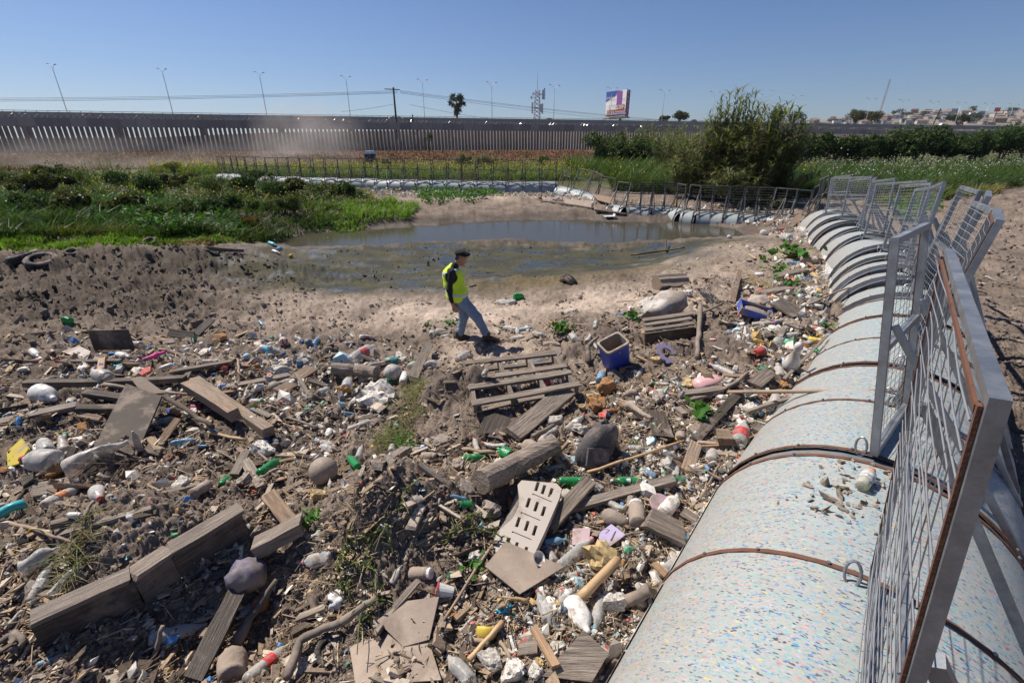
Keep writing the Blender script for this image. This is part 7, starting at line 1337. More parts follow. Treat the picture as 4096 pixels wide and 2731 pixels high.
# sports drink bottle standing on the boom
def text_on(o, s, r, size, z, mat, th0=0.0):
    cu = bpy.data.curves.new('t', 'FONT'); cu.body = s; cu.size = size; cu.align_x = 'CENTER'; cu.align_y = 'CENTER'; tmp = bpy.data.objects.new('t', cu); COL.objects.link(tmp); dg = bpy.context.evaluated_depsgraph_get()
    me = bpy.data.meshes.new_from_object(tmp.evaluated_get(dg)); bpy.data.objects.remove(tmp); v = np.empty(len(me.vertices)*3); me.vertices.foreach_get('co', v); v = v.reshape(-1, 3)
    a = v[:, 0]/r+th0; w = np.stack([z+v[:, 1], r*np.sin(a), r*np.cos(a)], 1); me.vertices.foreach_set('co', w.ravel()); me.materials.clear(); me.materials.append(mat); me.update(); link('label_lettering', me, o)
def sports_drink():
    ti = .5; A = at_z(*Q(2, 2, 1195, 300), 1.27); B = at_z(*Q(2, 2, 1290, 150), 1.30); d = B-A; d = d/np.linalg.norm(d)*.25; s_ = NEAR[2]-NEAR[1]; lat = unit(np.cross(unit(s_), (0, 0, 1)))
    def on(p): t = p.copy(); w = (t-NEAR[1]) @ lat; t[2] = 1.33-BR+math.sqrt(max(BR**2-w**2, .01)); return t
    C = on((A+B)/2); A = C-d/2; B = C+d/2; A = on(A); B = on(B); A[2] += .045; B[2] += .045
    m, L = axis_matrix(A, B, 0); o = link('sports_drink_bottle', None, label='sports drink bottle with orange cap lying on the boom', category='bottle'); o.matrix_world = m @ Matrix.Scale(L, 4)
    # turn the label towards the camera
    pr = [(0, .12), (.03, .165), (.12, .175), (.28, .17), (.33, .178), (.60, .178), (.64, .168), (.74, .17), (.83, .13), (.87, .085), (.93, .085)]; b = MB(); b.lathe(pr, 20, lambda V: V[:, [2, 1, 0]]); b.build('bottle_body', PM['c'], o, sm=True)
    b = MB(); b.lathe([(.02, .11), (.05, .15), (.26, .155), (.27, .01)], 16, lambda V: V[:, [2, 1, 0]]); b.build('drink', plastic('pale_drink', (.55, .55, .25), .5, .1, 0, (.95, .97, .6)), o, sm=True)
    b = MB(); n = 24; a = np.arange(n+1)*2*math.pi/n; b.add(np.array([[z, .181*math.sin(t), .181*math.cos(t)] for z in (.34, .60) for t in a]), [(j, j+1, n+2+j, n+1+j) for j in range(n)]); b.build('label_band', FLAT['w'], o, sm=True)
    b = MB(); b.lathe([(.90, .095), (.99, .095), (1.0, .08)], 16, lambda V: V[:, [2, 1, 0]]); b.build('cap', FLAT['o'], o)
    view = Vector((0, 0, CH))-Vector(C); lv = m.to_3x3().inverted() @ view; th = math.atan2(lv.y, lv.z)
    text_on(o, 'GATORADE', .1835, .075, .43, FLAT['k'], th); text_on(o, 'G', .1835, .06, .37, FLAT['k'], th)
    for q in o.children: pass
sports_drink()
for o, lk, cat, g, x, y in LIT:
    if lk == 'clear cola bottle with blue label against the slotted panel':
        lv = o.matrix_world.to_3x3().inverted() @ (Vector((0, 0, CH))-o.matrix_world.translation); th = math.atan2(lv.y, lv.z); text_on(o, 'pepsi', .1235, .07, .46, FLAT['w'], th)
    if lk == 'clear bottle with white oval label in the lower heap':
        lv = o.matrix_world.to_3x3().inverted() @ (Vector((0, 0, CH))-o.matrix_world.translation); th = math.atan2(lv.y, lv.z); text_on(o, 'electrolit', .1235, .06, .46, FLAT['b'], th)
# clods of soil lying on the boom round the drink bottle
# ------------------------------------------------------------------ far shore debris
sheet(1, 0, [(1535, 1040, .15), (1720, 1060, .2), (1720, 1092, .05), (1535, 1070, .05)], .03, PLY[0], 'pale board slab on the far shore left of the sunken panels'); sheet(1, 0, [(1720, 1020, .35), (1880, 1060, .35), (1875, 1085, .2), (1760, 1055, .2)], .03, WOOD[1], 'reddish brown board on the far shore below the broken boom')
plank(1, 0, 1370, 1048, 1730, 1098, .2, .1, 2, 0, .05, .02, label='long dark beam on the far shore'); plank(1, 0, 1750, 1115, 1960, 1140, .25, .12, 2, 0, .05, .02, label='dark beam end at the far water edge'); plank(1, 0, 2280, 1110, 2350, 1165, .12, .05, 0, 0, .1, .02, label='grey plank slanting at the far water edge'); plank(2, 0, 10, 1120, 75, 1170, .12, .05, 0, 0, .1, .02, label='grey plank right of the far water plank'); plank(2, 0, 725, 1225, 890, 1130, .35, .06, 1, .3, .05, .4, label='brown plank leaning at the bend of the boom'); plank(0, 0, 1430, 1385, 1655, 1395, .25, .10, 2, 0, .05, .03, label='dark trough-like board in the mud below the left bank')
def chair():
    P = grd(1, 0, 1860, 1160); P[2] = WATER_Z+.05; o = thing('plastic_chair', 'white plastic chair lying in the pond at the far shore', 'chair', P, .2); b = MB(); b.tube([(-.55, 0, .25), (-.5, 0, .02), (-.2, 0, -.02), (.5, 0, .0)], .03, 6); b.build('leg', FLAT['w'], o); b = MB(); b.tube([(-.55, .25, .25), (-.5, .25, .02), (.5, .25, .0)], .03, 6); b.build('leg', FLAT['w'], o)
    b = MB(); b.box((-.1, .12, .16), (.55, .4, .04)); b.build('seat', FLAT['w'], o); b = MB(); b.bar((.15, .12, .0), (.2, .12, .3), .3, .04); b.build('backrest', FLAT['w'], o)
chair()
lump(1, 0, 650, 1000, 50, (1, .8, .8), 0, 3, label='white plastic drum on the far litter bank', name='plastic_drum', cat='drum', rough=.05, box=.3); lump(1, 0, 1365, 1025, 34, (1, .8, .7), 4, 2, label='red plastic box on the far litter bank', name='plastic_box', cat='box'); lump(1, 0, 1490, 1032, 34, (1, .8, .9), 0, 5, label='round white tub on the far litter bank', name='plastic_tub', cat='tub', rough=.08, box=.2)
for u, v, m, lb in ((1925, 1370, 'b', 'blue and white bottle on the shore below the left bank'), (2035, 1337, 'b', 'pale blue tub on the shore below the left bank'), (1880, 1345, 't', 'teal bottle on the shore below the left bank'), (1905, 1398, 'w', 'white bottle on the shore below the left bank')): bottle(0, 0, u, v, 55, 30 if m == 'b' else -20, 'L', 0, m, None, None, lb)
ball(0, 0, 2005, 1420, 32, ball_mat('small_yellow_ball', (.5, .3, .04), (.5, .3, .04), .3, .1), 'small yellow ball on the shore below the left bank')
# ------------------------------------------------------------------ filler bottles and foam, scattered where the litter is dense
DENSE = [[(200, 1370), (1400, 1350), (1550, 1480), (1500, 1640), (900, 1620), (300, 1560), (100, 1480)], [(900, 1450), (1550, 1430), (1500, 1750), (1250, 1900), (1000, 1750)], [(2450, 1560), (2800, 1450), (3210, 1500), (3020, 1780), (2820, 2090), (2500, 1900)], [(2000, 1780), (2600, 1750), (2860, 2030), (2680, 2330), (2150, 2000)], [(2000, 2350), (2500, 2200), (2650, 2300), (2480, 2620), (2300, 2720), (1850, 2600)], [(3000, 1150), (3320, 1020), (3330, 1200), (3280, 1420), (3050, 1500), (2900, 1350)], [(0, 1600), (700, 1600), (900, 1900), (600, 2050), (0, 2050)]]
g2 = np.random.default_rng(21)
for zi, (poly, n) in enumerate(zip(DENSE, (46, 16, 30, 22, 16, 34, 12))):
    for px, py in in_poly(poly, n, g2):
        big = .55+.6*(py-1000)/1700; ln = float(g2.uniform(55, 120))*big; k = 'ABCDJL'[int(g2.integers(0, 6))]; mt = 'cckkwmmcgb'[int(g2.integers(0, 10))]
        bottle(None, 0, float(px), float(py), ln/1.721, float(g2.uniform(0, 360)), k, int(g2.choice([0, 1, 2, 2, 3])), mt, (None, None, 'r', 'b', 'w')[int(g2.integers(0, 5))], (None, None, None, 'r', 'b')[int(g2.integers(0, 5))])
for poly, n in zip(DENSE, (26, 10, 22, 18, 16, 24, 8)):
    for px, py in in_poly(poly, n, g2):
        lump(None, 0, float(px), float(py), float(g2.uniform(30, 75))*(.6+.6*(py-1000)/1700), (1, float(g2.uniform(.5, .9)), float(g2.uniform(.35, .8))), int(g2.choice([0, 0, 0, 0, 1, 2, 3, 4])))
for poly, n in zip(DENSE, (16, 8, 14, 12, 12, 14, 14)):
    for px, py in in_poly(poly, n, g2):
        a = g2.uniform(0, 3.14); L_ = g2.uniform(40, 130)*(.5+.6*(py-1000)/1700); dx, dy = math.cos(a)*L_, -math.sin(a)*L_*.5
        if g2.uniform() < .5: stick(None, 0, [(px-dx/2, py-dy/2, .03), (px+dx/2, py+dy/2, .05)], float(g2.uniform(.008, .02)), .007, int(g2.integers(0, 4)))
        else: plank(None, 0, px-dx/2, py-dy/2, px+dx/2, py+dy/2, float(g2.uniform(.04, .1)), float(g2.uniform(.015, .04)), int(g2.integers(0, 4)), float(g2.uniform(-.4, .4)), .03, .04)
# right of the boom
for px, py, ln, an in ((3960, 1115, 45, -20), (4010, 1085, 40, 10), (3890, 1095, 30, 0), (4060, 1110, 40, 30), (3960, 950, 20, 0), (3930, 1135, 35, -10), (3870, 905, 18, 20)): bottle(None, 0, px, py, ln, an, 'A', 1, 'k' if px % 20 else 'c')
for px, py in ((3990, 860), (3950, 1010), (4060, 1240), (4020, 1330), (4080, 1450)): lump(None, 0, px, py, 40, mi=3)
# ------------------------------------------------------------------ small stuff: clods, chips, twigs, shreds
def rnd_rot(n, g):
    q = unit(g.normal(size=(n, 4))); w, x, y, z = q.T
    return np.stack([np.stack([1-2*(y*y+z*z), 2*(x*y-z*w), 2*(x*z+y*w)], -1), np.stack([2*(x*y+z*w), 1-2*(x*x+z*z), 2*(y*z-x*w)], -1), np.stack([2*(x*z-y*w), 2*(y*z+x*w), 1-2*(x*x+y*y)], -1)], 1)
def flat_rot(n, g, tilt=.5):
    a = g.uniform(0, 6.28, n); c, s = np.cos(a), np.sin(a); Z = np.zeros(n); O = np.ones(n); Rz = np.stack([np.stack([c, -s, Z], -1), np.stack([s, c, Z], -1), np.stack([Z, Z, O], -1)], 1)
    t = g.normal(0, tilt, n); c, s = np.cos(t), np.sin(t); Ry = np.stack([np.stack([c, Z, s], -1), np.stack([Z, O, Z], -1), np.stack([-s, Z, c], -1)], 1); t = g.normal(0, tilt, n); c, s = np.cos(t), np.sin(t); Rx = np.stack([np.stack([O, Z, Z], -1), np.stack([Z, c, -s], -1), np.stack([Z, s, c], -1)], 1)
    return Rz @ Ry @ Rx
BOXV = np.array([[x, y, z] for x in (-1, 1) for y in (-1, 1) for z in (-1, 1)])*.5; BOXF = np.array([(0, 1, 3, 2), (4, 6, 7, 5), (0, 4, 5, 1), (2, 3, 7, 6), (0, 2, 6, 4), (1, 5, 7, 3)])
V0, F0 = ico(1)
def scatter(poly, n, g, patchy=0.0):
    q = in_poly(poly, n, g); R, hit = ground_many(q[:, 0], q[:, 1], T=np.concatenate([np.linspace(1.2, 14, 200), np.linspace(14.2, 45, 80)])); R = R[hit]
    if patchy > 0: R = R[g.uniform(0, 1, len(R)) < np.clip(.5+patchy*1.6*fbm(R[:, 0]*1.1+4, R[:, 1]*1.1, 3, 67)-1.6*patchy*mounds(R[:, 0], R[:, 1]), .04, 1)]
    R[:, 2] = height(R[:, 0], R[:, 1]); return R
def swarm(name, label, cat, P, size, base, col, g, mat, rot='flat', sink=.2, jit=.25, tilt=.5):
    n = len(P); Rm = flat_rot(n, g, tilt) if rot == 'flat' else rnd_rot(n, g); Vb, Fb = base; L = Vb[None]*(1+jit*g.normal(size=(n, len(Vb), 1)))*size[:, None, :]
    V = np.einsum('nij,nkj->nki', Rm, L)+P[:, None, :]+np.array([0, 0, 1.0])*(size.min(1)*(.5-sink))[:, None, None]
    F = (np.arange(n)[:, None, None]*len(Vb)+Fb[None]).reshape(-1, Fb.shape[1]); C = np.repeat(np.concatenate([col, np.ones((n, 1))], 1), len(Vb), 0)
    return link(name, mesh_np(name, V.reshape(-1, 3), F, mat, False, col=C), kind='stuff', label=label, category=cat)
def vcol_mat(name, rough=.9, noise=40, spec=.2):
    t = NT(name); c = t.n('VertexColor', layer_name='Col').outputs[0]; n = t.noise(t.pos(), noise, 4, .65); c = t.mix(1.0, c, t.ramp(n, [(.3, .65), (.7, 1.3)]), 'MULTIPLY'); p = t.princ(Base_Color=c, Roughness=rough, Normal=t.bump(n, .5, .01)); p.inputs['Specular IOR Level'].default_value = spec; return t.done(p)
m_clod = vcol_mat('soil_clod'); m_chip = vcol_mat('wood_chip'); m_shred = vcol_mat('plastic_shred', .5, 25, .4)
ALLD = [(-600, 1100), (-60, 1060), (700, 1010), (1100, 1050), (1250, 1150), (1700, 1200), (2300, 1180), (2900, 1000), (3330, 960), (3330, 1300), (3080, 1700), (2750, 2150), (2450, 2600), (2380, 2800), (-600, 2800)]
BAND = [(-600, 1360), (-60, 1330), (700, 1330), (1300, 1360), (1750, 1350), (2300, 1280), (2750, 1130), (3100, 1010), (3330, 980), (3330, 1320), (3130, 1730), (2850, 2130), (2600, 2500), (2470, 2800), (-600, 2800)]
g3 = np.random.default_rng(33)
def soilcol(P, g, k=1.0):
    pale, dark, alg, sdp = fields(P[:, 0], P[:, 1]); c = np.array([[.205, .163, .132]]); c = c*(1-pale[:, None])+np.array([[.47, .385, .32]])*pale[:, None]; c = c*(1-.78*dark[:, None])+np.array([[.07, .062, .054]])*.78*dark[:, None]
    return np.clip(c*(k+.22*g.normal(size=(len(P), 1))), .02, .7)
P = scatter(ALLD, 25500, g3); d = np.hypot(P[:, 0], P[:, 1]); cl = smooth(-.3, .4, fbm(P[:, 0]*.9, P[:, 1]*.9, 3, 91)); s = (g3.gamma(1.5, .011, len(P))+.005)*(.5+d/16)*(.4+cl); s = np.minimum(np.clip(s, .004, .09), .010+.0055*d); swarm('soil_clods', 'loose grey brown clods strewn over the dirt', 'clods', P, np.stack([s, s*g3.uniform(.6, 1, len(s)), s*g3.uniform(.4, .8, len(s))], 1), (V0, F0), soilcol(P, g3), g3, m_clod, 'any', .35, .22)
P = scatter(BAND, 17500, g3, 1.0); d = np.hypot(P[:, 0], P[:, 1]); L_ = g3.gamma(2.0, .04, len(P))*(.4+d/10)+.02; c = np.array([(.24, .185, .14), (.33, .24, .16), (.11, .085, .065), (.42, .35, .28)])[g3.integers(0, 4, len(P))]*(1+.25*g3.normal(size=(len(P), 1))); swarm('wood_chips', 'splinters and wood chips strewn through the litter', 'wood chips', P, np.stack([L_, L_*g3.uniform(.1, .4, len(P)), L_*g3.uniform(.04, .14, len(P))], 1), (BOXV, BOXF), np.clip(c, .03, .6), g3, m_chip, 'flat', .0, .12, .35)
P = np.concatenate([scatter(BAND, 15000, g3, 1.0)]+[scatter(DENSE[q], 1200, g3) for q in (2, 3, 4)]); d = np.hypot(P[:, 0], P[:, 1]); L_ = g3.gamma(2.5, .06, len(P))*(.35+d/12)+.04; w_ = g3.uniform(.003, .008, len(P))*(.5+d/8); c = np.array([(.28, .21, .15), (.40, .30, .19), (.14, .11, .085)])[g3.integers(0, 3, len(P))]*(1+.25*g3.normal(size=(len(P), 1))); swarm('twigs', 'dry twigs and cane stalks mixed through the litter', 'twigs', P, np.stack([L_, w_, w_], 1), (BOXV, BOXF), np.clip(c, .03, .6), g3, m_chip, 'flat', -.8, .08, .22)
def shreds(polys, n, name, label, szk=1.0, white=.72, up=0.0):
    P = np.concatenate([scatter(p, k, g3) for p, k in zip(polys, n)]); d = np.hypot(P[:, 0], P[:, 1]); s = g3.gamma(1.6, .016, len(P))*(.4+d/11)*szk+.007; c = np.array([(.60, .57, .52), (.54, .50, .45), (.44, .39, .33), (.34, .28, .23), (.35, .5, .55), (.5, .33, .12), (.55, .12, .1), (.1, .25, .5), (.12, .35, .2)])[g3.choice(9, len(P), p=[.3, .22, .14, .12, .06, .07, .03, .03, .03])]*(1+.15*g3.normal(size=(len(P), 1)))
    P = P+np.array([0, 0, 1.0])*(g3.uniform(0, 1, len(P))*up)[:, None]
    swarm(name, label, 'plastic scraps', P, np.stack([s, s*g3.uniform(.4, .9, len(s)), s*g3.uniform(.15, .6, len(s))], 1), (V0, F0), np.clip(c, .03, .8), g3, m_shred, 'any', .1, .3)
shreds(DENSE, (1000, 450, 1300, 1000, 1100, 1000, 300), 'plastic_scraps', 'small scraps of foam and plastic strewn through the litter')
shreds([BAND], (1500,), 'scattered_scraps', 'thinly spread scraps of plastic over the whole dump')
shreds([[(1460, 750), (1800, 752), (2200, 765), (2350, 790), (2330, 815), (2050, 800), (1750, 800), (1500, 785)], [(2330, 790), (2600, 810), (3220, 850), (3200, 890), (2850, 880), (2450, 840), (2300, 820)], [(3030, 870), (3250, 870), (3330, 900), (3330, 1000), (3100, 960)]], (1500, 900, 500), 'far_bank_litter', 'white litter heaped in front of the far boom', .55, up=.12)
P = scatter([(1250, 990), (1700, 990), (2400, 985), (2650, 1010), (2300, 1100), (1700, 1180), (1250, 1130)], 260, g3); s = g3.gamma(1.5, .008, len(P))+.008; swarm('mud_flat_debris', 'small dark debris stranded on the mud flat', 'debris', P, np.stack([s*2.2, s, s*.6], 1), (V0, F0), np.clip(np.array([[.17, .145, .115]])*(1+.4*g3.normal(size=(len(P), 1))), .03, .5), g3, m_clod, 'any', .2, .3)
P = scatter([(3650, 880), (4150, 800), (4150, 1700), (3950, 1400)], 1100, g3); s = g3.gamma(1.6, .005, len(P))*(.5+np.hypot(P[:, 0], P[:, 1])/14)+.005; swarm('right_dirt_clods', 'clods of dirt on the open ground right of the boom', 'clods', P, np.stack([s*1.5, s, s*.7], 1), (V0, F0), soilcol(P, g3, .8), g3, m_clod, 'any', .3, .25)
P = scatter([(-60, 1000), (700, 990), (1150, 1030), (1250, 1150), (1150, 1330), (-60, 1330)], 2600, g3, .6); s = g3.gamma(1.1, .015, len(P))+.008; swarm('churned_mud_clods', 'churned dark mud clods on the ground below the left bank', 'clods', P, np.stack([s*1.3, s, s*.7], 1), (V0, F0), soilcol(P, g3, .9), g3, m_clod, 'any', .35, .28)
# soil crumbs on the boom
def boom_crumbs():
    n = 90; s_ = NEAR[2]-NEAR[1]; L = np.linalg.norm(s_); dn = s_/L; lat = unit(np.cross(dn, (0, 0, 1))); t = g3.uniform(.3, .95, n); w = g3.normal(-.15, .14, n); ok = w < .1; t, w = t[ok], w[ok]; n = len(t)
    P = NEAR[1]+s_*t[:, None]+lat*w[:, None]; P[:, 2] = 1.33-BR+np.sqrt(BR**2-w**2)+.002; s = g3.gamma(1.6, .006, n)+.004; swarm('boom_soil_crumbs', 'dried soil crumbs lying on the boom', 'soil', P, np.stack([s*1.5, s, s*.5], 1), (V0, F0), np.clip(np.array([[.3, .25, .2]])*(1+.2*g3.normal(size=(n, 1))), .05, .6), g3, m_clod, 'any', .1, .3)
boom_crumbs()
# ------------------------------------------------------------------ green things in the litter
def sprout(c, r, u, v, wpx, n, label, col=(.08, .19, .04), h=1.0, ls=.35):
    P = grd(c, r, u, v); s = wpx*proj(P)[2]/1882/1.721; o = thing('weed_plant', label, 'plant', P, group='small weeds in the litter'); g = np.random.default_rng(int(u+v)); k = g.normal(size=(n, 3))*np.array([.3*s, .3*s, .12*s*h])+np.array([0, 0, .25*s*h]); k[:, 2] = np.abs(k[:, 2])+.01
    veg('leaves', [leaves(k, g.uniform(.6, 1.3, n)*ls*s, unit(g.normal(size=(n, 3))*.6+np.array([0, -.3, 1])), vary(col, n, g, .25), g, .75)], MAT['leaf'], o); b = MB()
    for i in range(min(n, 8)): b.tube([(0, 0, -.02), k[i]*np.array([.5, .5, .7]), k[i]], .006*max(1, s*3), 4, False)
    b.build('stems', MAT['stem'], o)
for e in [(1, 1, 745, 510, 90, 26, 'small green weed just left of the man\'s knees'), (1, 1, 600, 520, 60, 14, 'tiny weed left of the small green weed'), (1, 1, 1510, 560, 130, 40, 'leafy weed above the pallet and left of the cooler'), (1, 1, 2010, 480, 120, 24, 'bright green leaf plant beside the sack'), (1, 1, 490, 780, 60, 18, 'weed sprouting above the basketball'), (1, 1, 410, 1350, 150, 60, 'grass green weed left of the pale stone block'), (2, 1, 560, 75, 90, 18, 'broad leaf weed on the pale silt by the boom'), (2, 1, 760, 50, 170, 46, 'largest broad leaf weed by the boom'), (2, 1, 655, 145, 120, 26, 'broad leaf weed above the brown board'), (2, 1, 715, 250, 120, 28, 'broad leaf weed beside the thick grey board'), (2, 1, 1000, 185, 70, 12, 'single weed touching the boom'), (2, 1, 985, 530, 70, 16, 'weed behind the bottle heap at the boom'), (2, 1, 120, 1140, 200, 34, 'trailing leafy branch below the curved hose'), (1, 2, 900, 775, 150, 30, 'dark leafy sprig left of the square dusty board'), (0, 2, 2150, 440, 130, 26, 'leafy sprig by the green bottle left of the mound'), (0, 1, 1400, 925, 60, 14, 'green sprig on the long dark beam')]: sprout(*e)
def vines(label, lines, n_l, seed):
    g = np.random.default_rng(seed); o = thing('uprooted_vine', label, 'plant', grd(1, 2, *lines[0][0])); O = np.array(o.location); b = MB(); parts = []
    for ln in lines:
        P = np.array([grd(1, 2, u, v)+np.array([0, 0, .05+.03*math.sin(i*2)]) for i, (u, v) in enumerate(ln)])-O; t = np.linspace(0, len(P)-1, 12); Pi = np.stack([np.interp(t, range(len(P)), P[:, j]) for j in range(3)], 1); Pi[1:-1] += g.normal(0, .012, (10, 3)); b.tube(Pi, np.linspace(.009, .004, 12), 5, False)
        k = g.uniform(0, 11, n_l); pos = np.stack([np.interp(k, range(12), Pi[:, j]) for j in range(3)], 1)+g.normal(0, .03, (n_l, 3)); parts.append(leaves(pos, g.uniform(.03, .075, n_l), unit(g.normal(size=(n_l, 3))+np.array([0, 0, .5])), vary((.12, .155, .045), n_l, g), g, .26))
        for q in range(3):
            i = int(g.integers(2, 10)); e = Pi[i]+g.normal(0, .12, 3)*np.array([1, 1, .3]); b.tube([Pi[i], (Pi[i]+e)/2+np.array([0, 0, .02]), e], .004, 4, False)
    b.build('stems', M('vine_stem', (.16, .17, .05), .7, .1, 9, .3), o); veg('leaves', parts, MAT['leaf'], o)
vines('tangle of uprooted green vines over the soil mound', [[(540, 190), (440, 290), (410, 390), (280, 490), (180, 700), (50, 920)], [(280, 490), (330, 560), (350, 700)], [(180, 700), (230, 850), (260, 1000), (380, 1060)], [(0, 740), (100, 800), (210, 800)], [(0, 900), (60, 980), (30, 1060)], [(260, 1000), (160, 1120), (150, 1200)], [(60, 560), (40, 700), (0, 800)], [(250, 560), (100, 640), (10, 660)]], 26, 5)
vines('wilted leafy stems at the left edge of the slotted panel', [[(690, 625), (800, 570), (900, 490), (1060, 450)], [(900, 520), (1040, 580), (1200, 620)], [(760, 600), (860, 460), (980, 430)]], 30, 6)
def strands(c, r, poly, n, label, col, ln, seed):
    g = np.random.default_rng(seed); P = scatter([pxy(c, r, u, v) for u, v in poly], n, g); n = len(P); a = g.uniform(0, 6.28, n); D = np.stack([np.cos(a), np.sin(a), np.zeros(n)], 1); veg('loose_grass', [blades(P+np.array([0, 0, .02]), np.full(n, ln)*g.uniform(.5, 1.4, n), np.full(n, .006), D, np.full(n, 2.0)*g.uniform(.5, 1.0, n), vary(col, n, g), g, 4)], MAT['leaf'], kind='stuff', label=label, category='grass')
strands(1, 1, [(480, 900), (620, 950), (560, 1100), (420, 1330), (250, 1420), (220, 1330), (400, 1180)], 700, 'loose grass strands draped left of the buried barrel', (.17, .17, .06), .16, 3)
strands(2, 1, [(350, 140), (520, 200), (640, 260), (560, 300), (400, 230)], 260, 'dry straw heap above the black crate', (.36, .27, .13), .2, 4)
strands(1, 1, [(2120, 480), (2351, 420), (2351, 470), (2150, 560)], 260, 'moss and dry straw on the wooden box', (.17, .17, .06), .15, 5)
strands(0, 2, [(440, 900), (700, 640), (760, 620), (600, 900), (480, 1040)], 200, 'grass strands lying on the soil behind the big beam', (.2, .19, .08), .14, 6)
# ================================================================== PERSON
def surface_nets(val, o, h):
    s = val < 0; nx, ny, nz = val.shape
    corners = [(i, j, k) for i in (0, 1) for j in (0, 1) for k in (0, 1)]
    cs = sum(s[i:nx-1+i, j:ny-1+j, k:nz-1+k].astype(np.int8) for i, j, k in corners); act = (cs > 0) & (cs < 8); idx = -np.ones(act.shape, np.int64); cells = np.argwhere(act); idx[act] = np.arange(len(cells))
    acc = np.zeros((len(cells), 3)); cnt = np.zeros(len(cells)); ci, cj, ck = cells.T
    for a in corners:
        for ax in range(3):
            if a[ax] == 0:
                b = list(a); b[ax] = 1; va = val[ci+a[0], cj+a[1], ck+a[2]]; vb = val[ci+b[0], cj+b[1], ck+b[2]]; m = (va < 0) != (vb < 0); t = np.where(m, va/(va-vb+1e-12), 0); p = np.tile(np.array(a, float), (len(cells), 1)); p[:, ax] += t; acc[m] += p[m]; cnt[m] += 1
    V = np.array(o)+h*(cells+acc/cnt[:, None]); F = []
    for ax in range(3):
        b, c = (ax+1) % 3, (ax+2) % 3; sl0 = [slice(None)]*3; sl1 = [slice(None)]*3; sl0[ax] = slice(0, -1); sl1[ax] = slice(1, None); ch = s[tuple(sl0)] != s[tuple(sl1)]; e = np.argwhere(ch); ok = (e[:, b] > 0) & (e[:, c] > 0) & (e[:, b] < val.shape[b]-1) & (e[:, c] < val.shape[c]-1); e = e[ok]; inv = s[tuple(sl0)][tuple(e.T)]
        def cell(db, dc): q = e.copy(); q[:, b] -= db; q[:, c] -= dc; return idx[tuple(q.T)]
        f = np.stack([cell(1, 1), cell(0, 1), cell(0, 0), cell(1, 0)], 1); f[~inv] = f[~inv][:, ::-1]; F.append(f)
    return V, np.concatenate(F)
def sdf(prims, lo, hi, h, k=.03, inflate=0.0, cut=None):
    lo = np.array(lo, float); hi = np.array(hi, float); n = np.ceil((hi-lo)/h).astype(int)+1; ax = [lo[i]+h*np.arange(n[i]) for i in range(3)]; val = np.full(tuple(n), .25)
    for p in prims:
        a, b, ra, rb = np.array(p[0], float), np.array(p[1], float), p[2]+inflate, p[3]+inflate; sc = np.array(p[4] if len(p) > 4 else (1, 1, 1), float); m = max(ra, rb)/sc.min()+.09; mn = np.minimum(a, b)-m; mx = np.maximum(a, b)+m
        i0 = np.clip(((mn-lo)/h).astype(int), 0, n); i1 = np.clip(((mx-lo)/h).astype(int)+2, 0, n)
        if (i1 <= i0).any(): continue
        X, Y, Z = np.meshgrid(*[ax[d][i0[d]:i1[d]] for d in range(3)], indexing='ij'); c = (a+b)/2; P = (np.stack([X, Y, Z], -1)-c)*sc; A = (a-c)*sc; D = (b-a)*sc; t = np.clip(((P-A) @ D)/(D @ D+1e-9), 0, 1); d = np.linalg.norm(P-A-t[..., None]*D, axis=-1)-(ra+(rb-ra)*t)
        sub = val[i0[0]:i1[0], i0[1]:i1[1], i0[2]:i1[2]]; hh = np.clip(.5+.5*(sub-d)/k, 0, 1); sub[...] = sub*(1-hh)+d*hh-k*hh*(1-hh)
    if cut is not None: X, Y, Z = np.meshgrid(*ax, indexing='ij'); val = np.maximum(val, cut(X, Y, Z))
    return surface_nets(val, lo, h)
